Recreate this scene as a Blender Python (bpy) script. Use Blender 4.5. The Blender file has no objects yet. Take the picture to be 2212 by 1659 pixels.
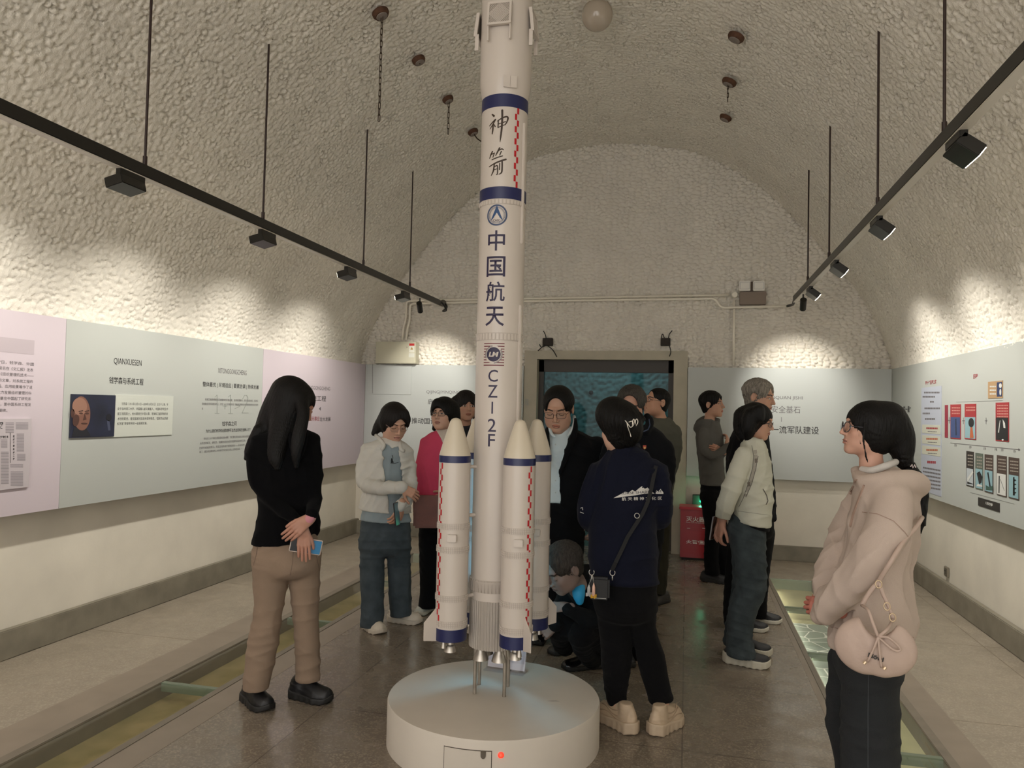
import bpy, bmesh, math, random
import numpy as np
from mathutils import Vector, Matrix
from mathutils.bvhtree import BVHTree

# ------------------------------------------------------------------ camera, world, light, exposure
SC = bpy.context.scene
COL = SC.collection
W, H = 2212, 1659
FPX, CXP, CYP, CAMH = 1620.0, 1106.0, 829.5, 1.55
_vx, _vy = (1484 - CXP) / FPX, (893 - CYP) / FPX
_s = 0.0225
_a = np.array([_vx, _vy, 1.0]); _a /= np.linalg.norm(_a)
_up = np.array([_s, -1.0, _vy - _s * _vx]); _up /= np.linalg.norm(_up)
_x = np.cross(_a, _up); _x /= np.linalg.norm(_x)
RW = np.array([_x, _a, _up])            # world axes seen from the camera (right, down, forward)
CAM = np.array([0, 0, CAMH])

cam_d = bpy.data.cameras.new('camera'); cam = bpy.data.objects.new('camera', cam_d); COL.objects.link(cam)
cam_d.sensor_fit = 'HORIZONTAL'; cam_d.sensor_width = 36.0; cam_d.lens = 36.0 * FPX / W
cam_d.clip_start = 0.05; cam_d.clip_end = 100
_r, _d, _f = RW @ [1, 0, 0], RW @ [0, 1, 0], RW @ [0, 0, 1]
cam.matrix_world = Matrix(((_r[0], -_d[0], -_f[0], 0), (_r[1], -_d[1], -_f[1], 0), (_r[2], -_d[2], -_f[2], CAMH), (0, 0, 0, 1)))
SC.camera = cam

world = bpy.data.worlds.new('world'); SC.world = world; world.use_nodes = True
world.node_tree.nodes['Background'].inputs[0].default_value = (1.0, 0.96, 0.92, 1)
world.node_tree.nodes['Background'].inputs[1].default_value = 1.4     # fill light added through the vault end left open behind the photographer
SC.view_settings.view_transform = 'Standard'; SC.view_settings.look = 'None'
SC.view_settings.gamma = 1; SC.view_settings.use_curve_mapping = False
EXPOSURE = 0.80
SC.view_settings.exposure = EXPOSURE
WALL_W, SPOT_W = 40.0, 42.0        # watts of each wall washer and of each round spot on the tracks
WARM = (1.0, 0.955, 0.87)

# ------------------------------------------------------------------ pixel helpers (2212 x 1659)
def ray(px, py): return RW @ np.array([(px - CXP) / FPX, (py - CYP) / FPX, 1.0])
def atY(px, py, Y): d = ray(px, py); return CAM + d * (Y / d[1])
def atX(px, py, X): d = ray(px, py); return CAM + d * (X / d[0])
def atZ(px, py, Z=0.0): d = ray(px, py); return CAM + d * ((Z - CAMH) / d[2])

# ------------------------------------------------------------------ materials
MATS = {}
def lin(c):
    if isinstance(c, str):
        c = [int(c[i:i + 2], 16) / 255 for i in (0, 2, 4)]
    return tuple(((v + 0.055) / 1.055) ** 2.4 if v > 0.04045 else v / 12.92 for v in c)
def mat(name, col='808080', rough=0.6, metal=0.0, spec=0.5, var=0.0, vscale=8.0, bump=0.0, bscale=200.0, col2=None, emit=None, estr=0.0, stretch=(1, 1, 1), alpha=None, sheen=0.0, sss=0.0, attr=None, detail=3.0, coat=0.0):
    if name in MATS: return MATS[name]
    m = bpy.data.materials.new(name); m.use_nodes = True; MATS[name] = m
    nt = m.node_tree; b = nt.nodes['Principled BSDF']; N = nt.nodes.new; L = nt.links.new
    c = lin(col)
    b.inputs['Roughness'].default_value = rough; b.inputs['Metallic'].default_value = metal
    b.inputs['Specular IOR Level'].default_value = spec
    b.inputs['Base Color'].default_value = (*c, 1)
    if coat: b.inputs['Coat Weight'].default_value = coat; b.inputs['Coat Roughness'].default_value = 0.12
    if sheen: b.inputs['Sheen Weight'].default_value = sheen
    if sss:
        b.inputs['Subsurface Weight'].default_value = sss; b.inputs['Subsurface Radius'].default_value = (0.012, 0.005, 0.003); b.inputs['Subsurface Scale'].default_value = 0.5
    tc = N('ShaderNodeTexCoord'); mp = N('ShaderNodeMapping'); mp.inputs['Scale'].default_value = stretch
    L(tc.outputs['Object'], mp.inputs['Vector'])
    src = None
    if attr:
        at = N('ShaderNodeAttribute'); at.attribute_name = attr; src = at.outputs['Color']
        L(src, b.inputs['Base Color'])
    if var > 0:
        nz = N('ShaderNodeTexNoise'); nz.inputs['Scale'].default_value = vscale; nz.inputs['Detail'].default_value = detail
        L(mp.outputs['Vector'], nz.inputs['Vector'])
        cr = N('ShaderNodeMapRange'); cr.inputs['From Min'].default_value = 0.3; cr.inputs['From Max'].default_value = 0.7
        L(nz.outputs['Fac'], cr.inputs['Value'])
        mx = N('ShaderNodeMix'); mx.data_type = 'RGBA'
        L(cr.outputs['Result'], mx.inputs['Factor'])
        if src is None:
            c2 = lin(col2) if col2 else tuple(v * (1 - var) for v in c)
            mx.inputs['A'].default_value = (*c, 1); mx.inputs['B'].default_value = (*c2, 1)
        else:
            L(src, mx.inputs['A'])
            dk = N('ShaderNodeMix'); dk.data_type = 'RGBA'; dk.blend_type = 'MULTIPLY'; dk.inputs['Factor'].default_value = 1
            L(src, dk.inputs['A']); dk.inputs['B'].default_value = (1 - var, 1 - var, 1 - var, 1)
            L(dk.outputs['Result'], mx.inputs['B'])
        L(mx.outputs['Result'], b.inputs['Base Color'])
    if bump > 0:
        nb = N('ShaderNodeTexNoise'); nb.inputs['Scale'].default_value = bscale; nb.inputs['Detail'].default_value = 2
        L(mp.outputs['Vector'], nb.inputs['Vector'])
        bp = N('ShaderNodeBump'); bp.inputs['Strength'].default_value = bump; bp.inputs['Distance'].default_value = 0.01
        L(nb.outputs['Fac'], bp.inputs['Height']); L(bp.outputs['Normal'], b.inputs['Normal'])
    if emit:
        b.inputs['Emission Color'].default_value = (*lin(emit), 1); b.inputs['Emission Strength'].default_value = estr
    if alpha is not None: b.inputs['Alpha'].default_value = alpha
    return m
def glass_mat(name, tint, gloss=1.0, rough=0.03):
    if name in MATS: return MATS[name]
    m = bpy.data.materials.new(name); m.use_nodes = True; MATS[name] = m
    nt = m.node_tree; N = nt.nodes.new; L = nt.links.new
    nt.nodes.remove(nt.nodes['Principled BSDF']); out = nt.nodes['Material Output']
    tr = N('ShaderNodeBsdfTransparent'); tr.inputs[0].default_value = (*tint, 1)
    gl = N('ShaderNodeBsdfGlossy'); gl.inputs['Roughness'].default_value = rough
    fr = N('ShaderNodeFresnel'); fr.inputs['IOR'].default_value = 1.5
    mx = N('ShaderNodeMixShader'); sc_ = N('ShaderNodeMath'); sc_.operation = 'MULTIPLY'; sc_.inputs[1].default_value = gloss; ge = N('ShaderNodeNewGeometry'); inv = N('ShaderNodeMath'); inv.operation = 'SUBTRACT'; inv.inputs[0].default_value = 1.0; L(ge.outputs['Backfacing'], inv.inputs[1]); m_ = N('ShaderNodeMath'); m_.operation = 'MULTIPLY'; L(fr.outputs[0], m_.inputs[0]); L(inv.outputs[0], m_.inputs[1]); L(m_.outputs[0], sc_.inputs[0]); L(sc_.outputs[0], mx.inputs[0]); L(tr.outputs[0], mx.inputs[1]); L(gl.outputs[0], mx.inputs[2])
    L(mx.outputs[0], out.inputs['Surface'])
    return m

# ------------------------------------------------------------------ mesh helpers
def link(name, me, m=None, parent=None, loc=None, smooth=False):
    o = bpy.data.objects.new(name, me); COL.objects.link(o)
    if m is not None:
        for k in (m if isinstance(m, (list, tuple)) else [m]): me.materials.append(k)
    if parent is not None: o.parent = parent
    if loc is not None: o.location = loc
    if smooth: me.polygons.foreach_set('use_smooth', [True] * len(me.polygons)); me.update()
    return o
def mesh(name, V, F, m=None, parent=None, loc=None, smooth=False):
    me = bpy.data.meshes.new(name); me.from_pydata([tuple(map(float, v)) for v in V], [], [tuple(map(int, f)) for f in F]); me.update()
    return link(name, me, m, parent, loc, smooth)
def quads(name, V, Q, m=None, parent=None, smooth=True):     # fast path for numpy vertex and quad arrays
    me = bpy.data.meshes.new(name); V = np.asarray(V, np.float32); Q = np.asarray(Q, np.int32)
    me.vertices.add(len(V)); me.vertices.foreach_set('co', V.ravel())
    me.loops.add(Q.size); me.loops.foreach_set('vertex_index', Q.ravel())
    me.polygons.add(len(Q)); me.polygons.foreach_set('loop_start', np.arange(0, Q.size, 4, dtype=np.int32))
    me.update(calc_edges=True); me.validate()
    return link(name, me, m, parent, None, smooth)
class MB:
    """collects simple shapes into one mesh"""
    def __init__(s): s.V, s.F, s.M = [], [], []
    def add(s, V, F, mi=0):
        k = len(s.V); s.V += [tuple(map(float, v)) for v in V]; s.F += [tuple(int(i) + k for i in f) for f in F]; s.M += [mi] * len(F); return s
    def box(s, x0, y0, z0, x1, y1, z1, mi=0):
        V = [(x, y, z) for z in (z0, z1) for y in (y0, y1) for x in (x0, x1)]
        return s.add(V, [(0, 2, 3, 1), (4, 5, 7, 6), (0, 1, 5, 4), (2, 6, 7, 3), (0, 4, 6, 2), (1, 3, 7, 5)], mi)
    def obox(s, c, u, v, w, mi=0):      # oriented box: centre and half axes
        c, u, v, w = map(np.asarray, (c, u, v, w))
        V = [c + a * u + b * v + d * w for d in (-1, 1) for b in (-1, 1) for a in (-1, 1)]
        return s.add(V, [(0, 2, 3, 1), (4, 5, 7, 6), (0, 1, 5, 4), (2, 6, 7, 3), (0, 4, 6, 2), (1, 3, 7, 5)], mi)
    def lathe(s, prof, n=32, c=(0, 0, 0), mi=0, a0=0.0, a1=2 * math.pi, R=None):
        V, F = [], []; full = abs(a1 - a0 - 2 * math.pi) < 1e-6; k = n if full else n + 1
        for r, z in prof:
            for i in range(k):
                t = a0 + (a1 - a0) * i / n; p = np.array([r * math.cos(t), r * math.sin(t), z])
                if R is not None: p = R @ p
                V.append(p + np.asarray(c))
        for j in range(len(prof) - 1):
            for i in range(n):
                a, b = j * k + i, j * k + (i + 1) % k
                F.append((a, b, b + k, a + k))
        if full:
            F.append(tuple(range(k))[::-1]); F.append(tuple((len(prof) - 1) * k + i for i in range(k)))
        return s.add(V, F, mi)
    def tube(s, pts, r, n=10, mi=0, closed=False):
        pts = [np.asarray(p, float) for p in pts]; K = len(pts); rs = r if hasattr(r, '__len__') else [r] * K
        V, F = [], []; ref = None
        for i in range(K):
            t = (pts[(i + 1) % K] - pts[i - 1]) if closed else (pts[min(i + 1, K - 1)] - pts[max(i - 1, 0)])
            t = t / (np.linalg.norm(t) + 1e-12)
            if ref is None: ref = np.array([0, 0, 1.0]) if abs(t[2]) < 0.9 else np.array([1.0, 0, 0])
            u = np.cross(t, ref); u /= np.linalg.norm(u) + 1e-12; w = np.cross(u, t); ref = w
            for j in range(n):
                a = 2 * math.pi * j / n; V.append(pts[i] + rs[i] * (math.cos(a) * u + math.sin(a) * w))
        for i in range(K if closed else K - 1):
            for j in range(n):
                a, b = i * n + j, i * n + (j + 1) % n; c2, d2 = ((i + 1) % K) * n + (j + 1) % n, ((i + 1) % K) * n + j
                F.append((a, b, c2, d2))
        if not closed: F.append(tuple(range(n))[::-1]); F.append(tuple((K - 1) * n + j for j in range(n)))
        return s.add(V, F, mi)
    def prism(s, pts, d, o=(0, 0, 0), ax=((1, 0, 0), (0, 1, 0), (0, 0, 1)), mi=0):   # flat polygon pts (a,b) thickened by d along the third axis
        A, B, C = map(np.asarray, ax); o = np.asarray(o, float); n = len(pts)
        V = [o + a * A + b * B for a, b in pts] + [o + a * A + b * B + d * C for a, b in pts]
        return s.add(V, [tuple(range(n))[::-1], tuple(range(n, 2 * n))] + [(i, (i + 1) % n, n + (i + 1) % n, n + i) for i in range(n)], mi)
    def build(s, name, m=None, parent=None, smooth=False, auto=None, bevel=0.0):
        me = bpy.data.meshes.new(name); me.from_pydata(s.V, [], s.F); me.update()
        bm = bmesh.new(); bm.from_mesh(me); bmesh.ops.recalc_face_normals(bm, faces=bm.faces)
        if bevel: bmesh.ops.bevel(bm, geom=[e for e in bm.edges], offset=bevel, segments=2, affect='EDGES', clamp_overlap=True)
        bm.to_mesh(me); bm.free()
        o = link(name, me, m, parent)
        if not bevel and len(me.polygons) == len(s.M): me.polygons.foreach_set('material_index', s.M)
        if smooth or auto:
            me.polygons.foreach_set('use_smooth', [True] * len(me.polygons))
            if auto: me.set_sharp_from_angle(angle=math.radians(auto))
        return o
def empty(name, loc=(0, 0, 0), rz=0.0):
    o = bpy.data.objects.new(name, None); COL.objects.link(o); o.location = loc; o.rotation_euler = (0, 0, rz); o.empty_display_size = 0.1; return o
def tag(o, label=None, cat=None, group=None, kind=None):
    if label: o['label'] = label
    if cat: o['category'] = cat
    if group: o['group'] = group
    if kind: o['kind'] = kind
    return o
def struct(o): o['kind'] = 'structure'; return o
def copy_tree(o, parent=None):
    c = o.copy(); COL.objects.link(c)
    if parent is not None: c.parent = parent
    for ch in list(o.children): copy_tree(ch, c)
    return c
FONT_CACHE = {}
def text_mesh(body, size, align='CENTER', bold=0.0, spacing=1.0, line=1.0, shear=0.0, extrude=0.0):
    cu = bpy.data.curves.new('text', 'FONT'); cu.body = body; cu.size = size; cu.align_x = align; cu.align_y = 'CENTER'
    cu.offset = bold; cu.space_character = spacing; cu.space_line = line; cu.shear = shear; cu.extrude = extrude; cu.resolution_u = 3
    o = bpy.data.objects.new('text', cu); COL.objects.link(o)
    dg = bpy.context.evaluated_depsgraph_get(); me = bpy.data.meshes.new_from_object(o.evaluated_get(dg))
    bpy.data.objects.remove(o); bpy.data.curves.remove(cu)
    me.materials.clear(); return me
def mesh_bounds(me):
    co = np.empty(len(me.vertices) * 3, np.float32); me.vertices.foreach_get('co', co); co = co.reshape(-1, 3)
    return co
def fit_text(body, w=None, h=None, bold=0.0, spacing=1.0, shear=0.0, align='CENTER', line=1.0):
    """text mesh scaled so that its ink box is w wide and/or h high, centred at the origin"""
    me = text_mesh(body, 1.0, align, bold, spacing, line, shear); co = mesh_bounds(me)
    lo, hi = co.min(0), co.max(0); c = (lo + hi) / 2; s = hi - lo
    kx = (w / s[0]) if w else None; ky = (h / s[1]) if h else None
    kx = kx or ky; ky = ky or kx
    co = (co - c) * [kx, ky, 1]
    me.vertices.foreach_set('co', co.astype(np.float32).ravel()); me.update(); return me
def frame(o, u, v):      # 4x4 matrix with local x = u, local y = v
    u = np.asarray(u, float); u /= np.linalg.norm(u); v = np.asarray(v, float); v = v - u * (u @ v); v /= np.linalg.norm(v); n = np.cross(u, v)
    return Matrix(((u[0], v[0], n[0], o[0]), (u[1], v[1], n[1], o[1]), (u[2], v[2], n[2], o[2]), (0, 0, 0, 1)))

# ------------------------------------------------------------------ noise
def hash2(i, j, k=0):
    h = (i * 374761393 + j * 668265263 + k * 2147483647 + 1274126177) & 0xffffffff
    h = ((h ^ (h >> 13)) * 1274126177) & 0xffffffff; h = h ^ (h >> 16)
    return (h & 0xffff) / 65535.0
def worley(u, v, seed=0):
    iu, iv = np.floor(u).astype(np.int64), np.floor(v).astype(np.int64); f1 = np.full(u.shape, 9.0); f2 = f1.copy()
    for a in (-1, 0, 1):
        for b in (-1, 0, 1):
            ci, cj = iu + a, iv + b
            dx = ci + 0.1 + 0.8 * hash2(ci, cj, seed) - u; dy = cj + 0.1 + 0.8 * hash2(ci, cj, seed + 7) - v
            d = np.sqrt(dx * dx + dy * dy); n2 = np.minimum(f2, np.maximum(f1, d)); f1 = np.minimum(f1, d); f2 = n2
    return f1, f2
def vnoise(u, v, seed=0):
    iu, iv = np.floor(u).astype(np.int64), np.floor(v).astype(np.int64); fu, fv = u - iu, v - iv
    fu, fv = fu * fu * (3 - 2 * fu), fv * fv * (3 - 2 * fv)
    a, b, c, d = (hash2(iu + i, iv + j, seed) for j in (0, 1) for i in (0, 1))
    return (a * (1 - fu) + b * fu) * (1 - fv) + (c * (1 - fu) + d * fu) * fv
def catmull(P, n):
    P = np.asarray(P, float); K = len(P)
    if K == 2: t = np.linspace(0, 1, n)[:, None]; return P[0] * (1 - t) + P[1] * t
    Q = np.vstack([2 * P[0] - P[1], P, 2 * P[-1] - P[-2]]); out = []
    for s in np.linspace(0, K - 1 - 1e-9, n):
        i = int(s); t = s - i; a, b, c, d = Q[i:i + 4]
        out.append(0.5 * (2 * b + (c - a) * t + (2 * a - 5 * b + 4 * c - d) * t * t + (3 * b - a - 3 * c + d) * t ** 3))
    return np.array(out)
# ------------------------------------------------------------------ the setting
XL, XR, YF, YB = -3.95, 2.18, 8.62, -2.6        # lower walls, far wall, end left open behind the photographer
XC, ZS = (XL + XR) / 2, 2.0
plaster = mat('plaster', 'ece6da', 0.85, var=0.07, vscale=3.0, bump=0.35, bscale=110, spec=0.2)
lowplaster = mat('lower_plaster', 'e8e1d2', 0.6, var=0.16, vscale=2.2, bump=0.06, bscale=40, spec=0.35, detail=6)
stonebase = mat('grey_base', '8f8878', 0.55, var=0.3, vscale=6, bump=0.08, bscale=80, detail=5)
def terrazzo(name, c1, c2, chip, rough, tile=None, joint='5b5148', spec=0.5):
    m = mat(name, c1, rough, spec=spec); nt = m.node_tree; N = nt.nodes.new; L = nt.links.new; b = nt.nodes['Principled BSDF']
    tc = N('ShaderNodeTexCoord')
    n1 = N('ShaderNodeTexNoise'); n1.inputs['Scale'].default_value = 1.3; n1.inputs['Detail'].default_value = 6; n1.inputs['Roughness'].default_value = 0.65
    L(tc.outputs['Object'], n1.inputs['Vector'])
    mx = N('ShaderNodeMix'); mx.data_type = 'RGBA'; mx.inputs['A'].default_value = (*lin(c1), 1); mx.inputs['B'].default_value = (*lin(c2), 1)
    r1 = N('ShaderNodeMapRange'); r1.inputs['From Min'].default_value = .3; r1.inputs['From Max'].default_value = .7; L(n1.outputs['Fac'], r1.inputs['Value']); L(r1.outputs['Result'], mx.inputs['Factor'])
    vo = N('ShaderNodeTexVoronoi'); vo.inputs['Scale'].default_value = 130; L(tc.outputs['Object'], vo.inputs['Vector'])
    sep = N('ShaderNodeSeparateColor'); L(vo.outputs['Color'], sep.inputs['Color'])
    th = N('ShaderNodeMapRange'); th.inputs['From Min'].default_value = 0.55; th.inputs['From Max'].default_value = 1.0; th.inputs['To Max'].default_value = 0.6; L(sep.outputs[0], th.inputs['Value'])
    m2 = N('ShaderNodeMix'); m2.data_type = 'RGBA'; m2.inputs['B'].default_value = (*lin(chip), 1); L(th.outputs['Result'], m2.inputs['Factor']); L(mx.outputs['Result'], m2.inputs['A'])
    last = m2.outputs['Result']
    n3 = N('ShaderNodeTexNoise'); n3.inputs['Scale'].default_value = 5; n3.inputs['Detail'].default_value = 4; L(tc.outputs['Object'], n3.inputs['Vector'])
    rr = N('ShaderNodeMapRange'); rr.inputs['From Min'].default_value = .35; rr.inputs['From Max'].default_value = .65; rr.inputs['To Min'].default_value = rough * .7; rr.inputs['To Max'].default_value = min(1, rough * 1.6)
    L(n3.outputs['Fac'], rr.inputs['Value']); L(rr.outputs['Result'], b.inputs['Roughness'])
    if tile:
        br = N('ShaderNodeTexBrick'); br.offset = 0.0; br.inputs['Scale'].default_value = 1.0; br.inputs['Mortar Size'].default_value = 0.003; br.inputs['Brick Width'].default_value = tile[0]; br.inputs['Row Height'].default_value = tile[1]
        L(tc.outputs['Object'], br.inputs['Vector'])
        m3 = N('ShaderNodeMix'); m3.data_type = 'RGBA'; m3.inputs['B'].default_value = (*lin(joint), 1); L(br.outputs['Fac'], m3.inputs['Factor']); L(last, m3.inputs['A']); last = m3.outputs['Result']
    L(last, b.inputs['Base Color'])
    return m
tz_mid = terrazzo('terrazzo_brown', '85796a', '6f6458', 'a99c8a', 0.22, (0.9, 0.9))
tz_side = terrazzo('terrazzo_beige', '998e7e', '8a8072', 'aba08e', 0.42, (2.0, 1.45), '6d6251', 0.35)
bordm = mat('stone_border', '8c7f70', 0.45, var=0.15, vscale=5)
framem = mat('channel_frame', '7b7163', 0.5, var=0.2, vscale=9)

# profile of the vault: half widths against height
HALF = (XR - XL) / 2
XV = -0.915
prof = [(3.035, 2.03), (3.01, 2.2), (2.90, 2.5), (2.73, 2.84), (2.50, 3.17), (2.25, 3.5), (1.86, 3.92), (1.47, 4.25), (0.95, 4.53), (0.45, 4.64), (0.0, 4.67)]
right = catmull(prof, 120); arch = np.vstack([right * [-1, 1], right[::-1][1:]])       # from the left springing over the top to the right
arch[:, 0] += XV
seg = np.r_[0, np.cumsum(np.linalg.norm(np.diff(arch, axis=0), axis=1))]
def vault(y0, y1, h):
    nu, nv = int(seg[-1] / h), int((y1 - y0) / h)
    s = np.linspace(0, seg[-1], nu + 1); y = np.linspace(y0, y1, nv + 1)
    ax, az = np.interp(s, seg, arch[:, 0]), np.interp(s, seg, arch[:, 1])
    tx, tz = np.gradient(ax), np.gradient(az); ln = np.hypot(tx, tz); nx, nz = tz / ln, -tx / ln      # towards the room
    S, Yg = np.meshgrid(s, y, indexing='ij')
    u = S / 0.043 + 0.9 * vnoise(S * 9, Yg * 9, 3); v = Yg / 0.040 + 0.9 * vnoise(S * 9, Yg * 9, 4)
    f1, f2 = worley(u, v, 1); g1, _ = worley(u * 2.1 + 9, v * 2.1, 5); e = np.clip((f2 - f1) / .32, 0, 1) ** .7
    mk = np.clip((vnoise(S / .03, Yg / .03, 6) - .45) / .25, 0, 1)
    hgt = .030 - .026 * (1 - e) * (.12 + .88 * mk) + .006 * np.clip(1 - f1 / .8, 0, 1) + .007 * (1 - g1) + 0.014 * (vnoise(S / 0.35, Yg / 0.35, 8) - .5)
    V = np.stack([np.interp(S, s, ax) + hgt * nx[:, None], Yg, np.interp(S, s, az) + hgt * nz[:, None]], -1).reshape(-1, 3)
    i, j = np.meshgrid(np.arange(nu), np.arange(nv), indexing='ij'); a = (i * (nv + 1) + j).ravel(); Q = np.stack([a, a + 1, a + nv + 2, a + nv + 1], 1)
    return V, Q
V1, Q1 = vault(1.6, YF + .03, 0.0105)
V2, Q2 = vault(YB, 1.6, 0.05)
struct(quads('ceiling', np.vstack([V1, V2]), np.vstack([Q1, Q2 + len(V1)]), plaster))
# far wall above the panels, with the door opening cut out, horizontal scalloped daubs
DX0, DX1, DZ = -1.70, -0.15, 2.14          # door opening (inner edge of the surround)
def farwall(h):
    x = np.arange(XL - .05, XR + .05, h); z = np.arange(0, 4.75, h); X, Z = np.meshgrid(x, z, indexing='ij')
    wz = Z + 0.06 * vnoise(X * 2, Z * 2, 11) + 0.022 * vnoise(X * 11, Z * 11, 12)
    f1, f2 = worley(X / 0.070 + 0.8 * vnoise(X * 8, Z * 8, 13), wz / 0.036, 21); g1, _ = worley(X / 0.03, wz / 0.02, 22)
    e = np.clip((f2 - f1) / .40, 0, 1) ** .7; hgt = .046 * e + .022 * np.clip(1 - f1 / .8, 0, 1) + .008 * (1 - g1) + .012 * (vnoise(X / .4, Z / .4, 23) - .5)
    hgt = np.where(Z < 2.0, 0.0, hgt)
    V = np.stack([X, YF - hgt, Z], -1).reshape(-1, 3); nz = len(z); i, j = np.meshgrid(np.arange(len(x) - 1), np.arange(nz - 1), indexing='ij'); a = (i * nz + j)
    xc, zc = x[:-1][:, None] + h / 2, z[:-1][None, :] + h / 2
    keep = ~((xc > DX0 - .03) & (xc < DX1 + .03) & (zc < DZ + .03)) & (zc < np.interp(np.abs(xc - XV), right[::-1, 0], right[::-1, 1], right=2.1) + .06)
    a = a[keep & (zc > .0)]
    return V, np.stack([a, a + nz, a + nz + 1, a + 1], 1)
Vf, Qf = farwall(0.0095)
struct(quads('wall_far', Vf, Qf, plaster))
# lower side walls
mb = MB(); mb.box(XL - .15, YB, -.3, XL, YF + .02, 2.04); struct(mb.build('wall_left', lowplaster))
mb = MB(); mb.box(XR, YB, -.3, XR + .15, YF + .02, 2.04); struct(mb.build('wall_right', lowplaster))
mb = MB(); mb.box(XL, YF - .03, 0, DX0 - .02, YF - .012, 2.0); struct(mb.build('wall_far_lower_left', lowplaster))
mb = MB(); mb.box(DX1 + .02, YF - .03, 0, XR, YF - .012, 2.0); struct(mb.build('wall_far_lower_right', lowplaster))
struct(MB().box(XL - .1, YB, 2.03, XV - 3.0, YF, 2.052).build('trim_9', lowplaster)); struct(MB().box(XV + 3.0, YB, 2.03, XR + .1, YF, 2.052).build('trim_10', lowplaster))
# baseboards
for nm, b in (('baseboard_left', (XL, YB, 0, XL + .05, YF - .02, .175)), ('baseboard_right', (XR - .05, YB, 0, XR, YF - .02, .175)),
              ('baseboard_far', (DX1 + .16, YF - .09, 0, XR, YF - .02, .155)), ('baseboard_far_left', (XL, YF - .09, 0, DX0 - .16, YF - .02, .155))):
    struct(MB().box(*b).build(nm, stonebase, bevel=0.006))
# floor: middle, side strips, borders, far strip
LG0, LG1, RG0, RG1, YE = -2.80, -2.46, 0.79, 1.16, 7.56      # the two glazed channels
T = -0.1
struct(MB().box(LG1 + .2, YB, T, RG0 - .07, YF, 0).build('floor', tz_mid))
struct(MB().box(XL, YB, T, LG0 - .30, YF, 0).build('floor_side_left', tz_side))
struct(MB().box(RG1 + .19, YB, T, XR, YF, 0).build('floor_side_right', tz_side))
struct(MB().box(LG0 - .30, YE + .02, T, LG1 + .2, YF, 0.001).build('floor_far_left', tz_side))
struct(MB().box(RG0 - .07, YE + .02, T, RG1 + .19, YF, 0.001).build('floor_far_right', tz_side))
struct(MB().box(LG0 - .30, YB, T, LG0 - .06, YE + .02, 0.001).build('trim_1', bordm))
struct(MB().box(LG1 + .045, YB, T, LG1 + .2, YE + .02, 0.001).build('trim_2', bordm))
struct(MB().box(RG0 - .07, YB, T, RG0 - .035, YE + .02, 0.001).build('trim_3', bordm))
struct(MB().box(RG1 + .05, YB, T, RG1 + .19, YE + .02, 0.001).build('trim_4', bordm))
# channel frames with a lip, trench floor and sides
for nm, a, b in (('trim_5', LG0 - .06, LG0), ('trim_6', LG1, LG1 + .045), ('trim_7', RG0 - .035, RG0), ('trim_8', RG1, RG1 + .05)):
    o = a if nm in ('trim_5', 'trim_7') else b
    struct(MB().box(a, YB, T, b, YE + .02, 0.004).build(nm, framem, bevel=0.003))
ochre = mat('trench_ochre', '9c8863', 0.8, var=0.4, vscale=7, col2='7d7049', bump=0.2, bscale=40, detail=6)
cream = mat('trench_cream', 'c9c29a', 0.8, var=0.2, vscale=4)
greenw = mat('trench_green', '9fae9b', 0.6, var=0.15, vscale=3)
crack = mat('trench_net', 'aeb7ae', 0.7)
nt = crack.node_tree; vo = nt.nodes.new('ShaderNodeTexVoronoi'); vo.feature = 'DISTANCE_TO_EDGE'; vo.inputs['Scale'].default_value = 6.5
tcn = nt.nodes.new('ShaderNodeTexCoord'); nt.links.new(tcn.outputs['Object'], vo.inputs['Vector'])
mr = nt.nodes.new('ShaderNodeMapRange'); mr.inputs['From Min'].default_value = .02; mr.inputs['From Max'].default_value = .035; nt.links.new(vo.outputs['Distance'], mr.inputs['Value'])
mm = nt.nodes.new('ShaderNodeMix'); mm.data_type = 'RGBA'; mm.inputs['A'].default_value = (.85, .84, .78, 1); mm.inputs['B'].default_value = (*lin('98a197'), 1); nt.links.new(mr.outputs['Result'], mm.inputs['Factor']); nt.links.new(mm.outputs['Result'], nt.nodes['Principled BSDF'].inputs['Base Color'])
TD = -0.09
for nm, a, b, fm in (('trench_left', LG0 - .05, LG1 + .04, ochre), ('trench_right', RG0 - .03, RG1 + .045, cream)):
    m1 = MB(); m1.box(a, YB, TD - .05, b, YE + .02, TD, 0)
    if nm == 'trench_right': m1.box(a + .02, 4.9, TD, b - .02, 6.35, TD + .004, 2)
    m1.box(a, YB, TD, a + .02, YE, -.02, 1); m1.box(b - .02, YB, TD, b, YE, -.02, 1); m1.box(a, YE - .01, TD, b, YE + .02, -.001, 1)
    struct(m1.build('floor_' + nm, [fm, greenw, crack]))
fglass = glass_mat('floor_glass', (0.95, 0.965, 0.94))
edge_m = mat('glass_bar', '6f7a68', 0.4)
bars_l, bars_r = [YB, -.4, 1.9, 3.66, 5.0, 6.3, YE], [YB, -.6, 1.3, 2.6, 3.85, 5.3, 6.5, YE]
k = 0
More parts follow.
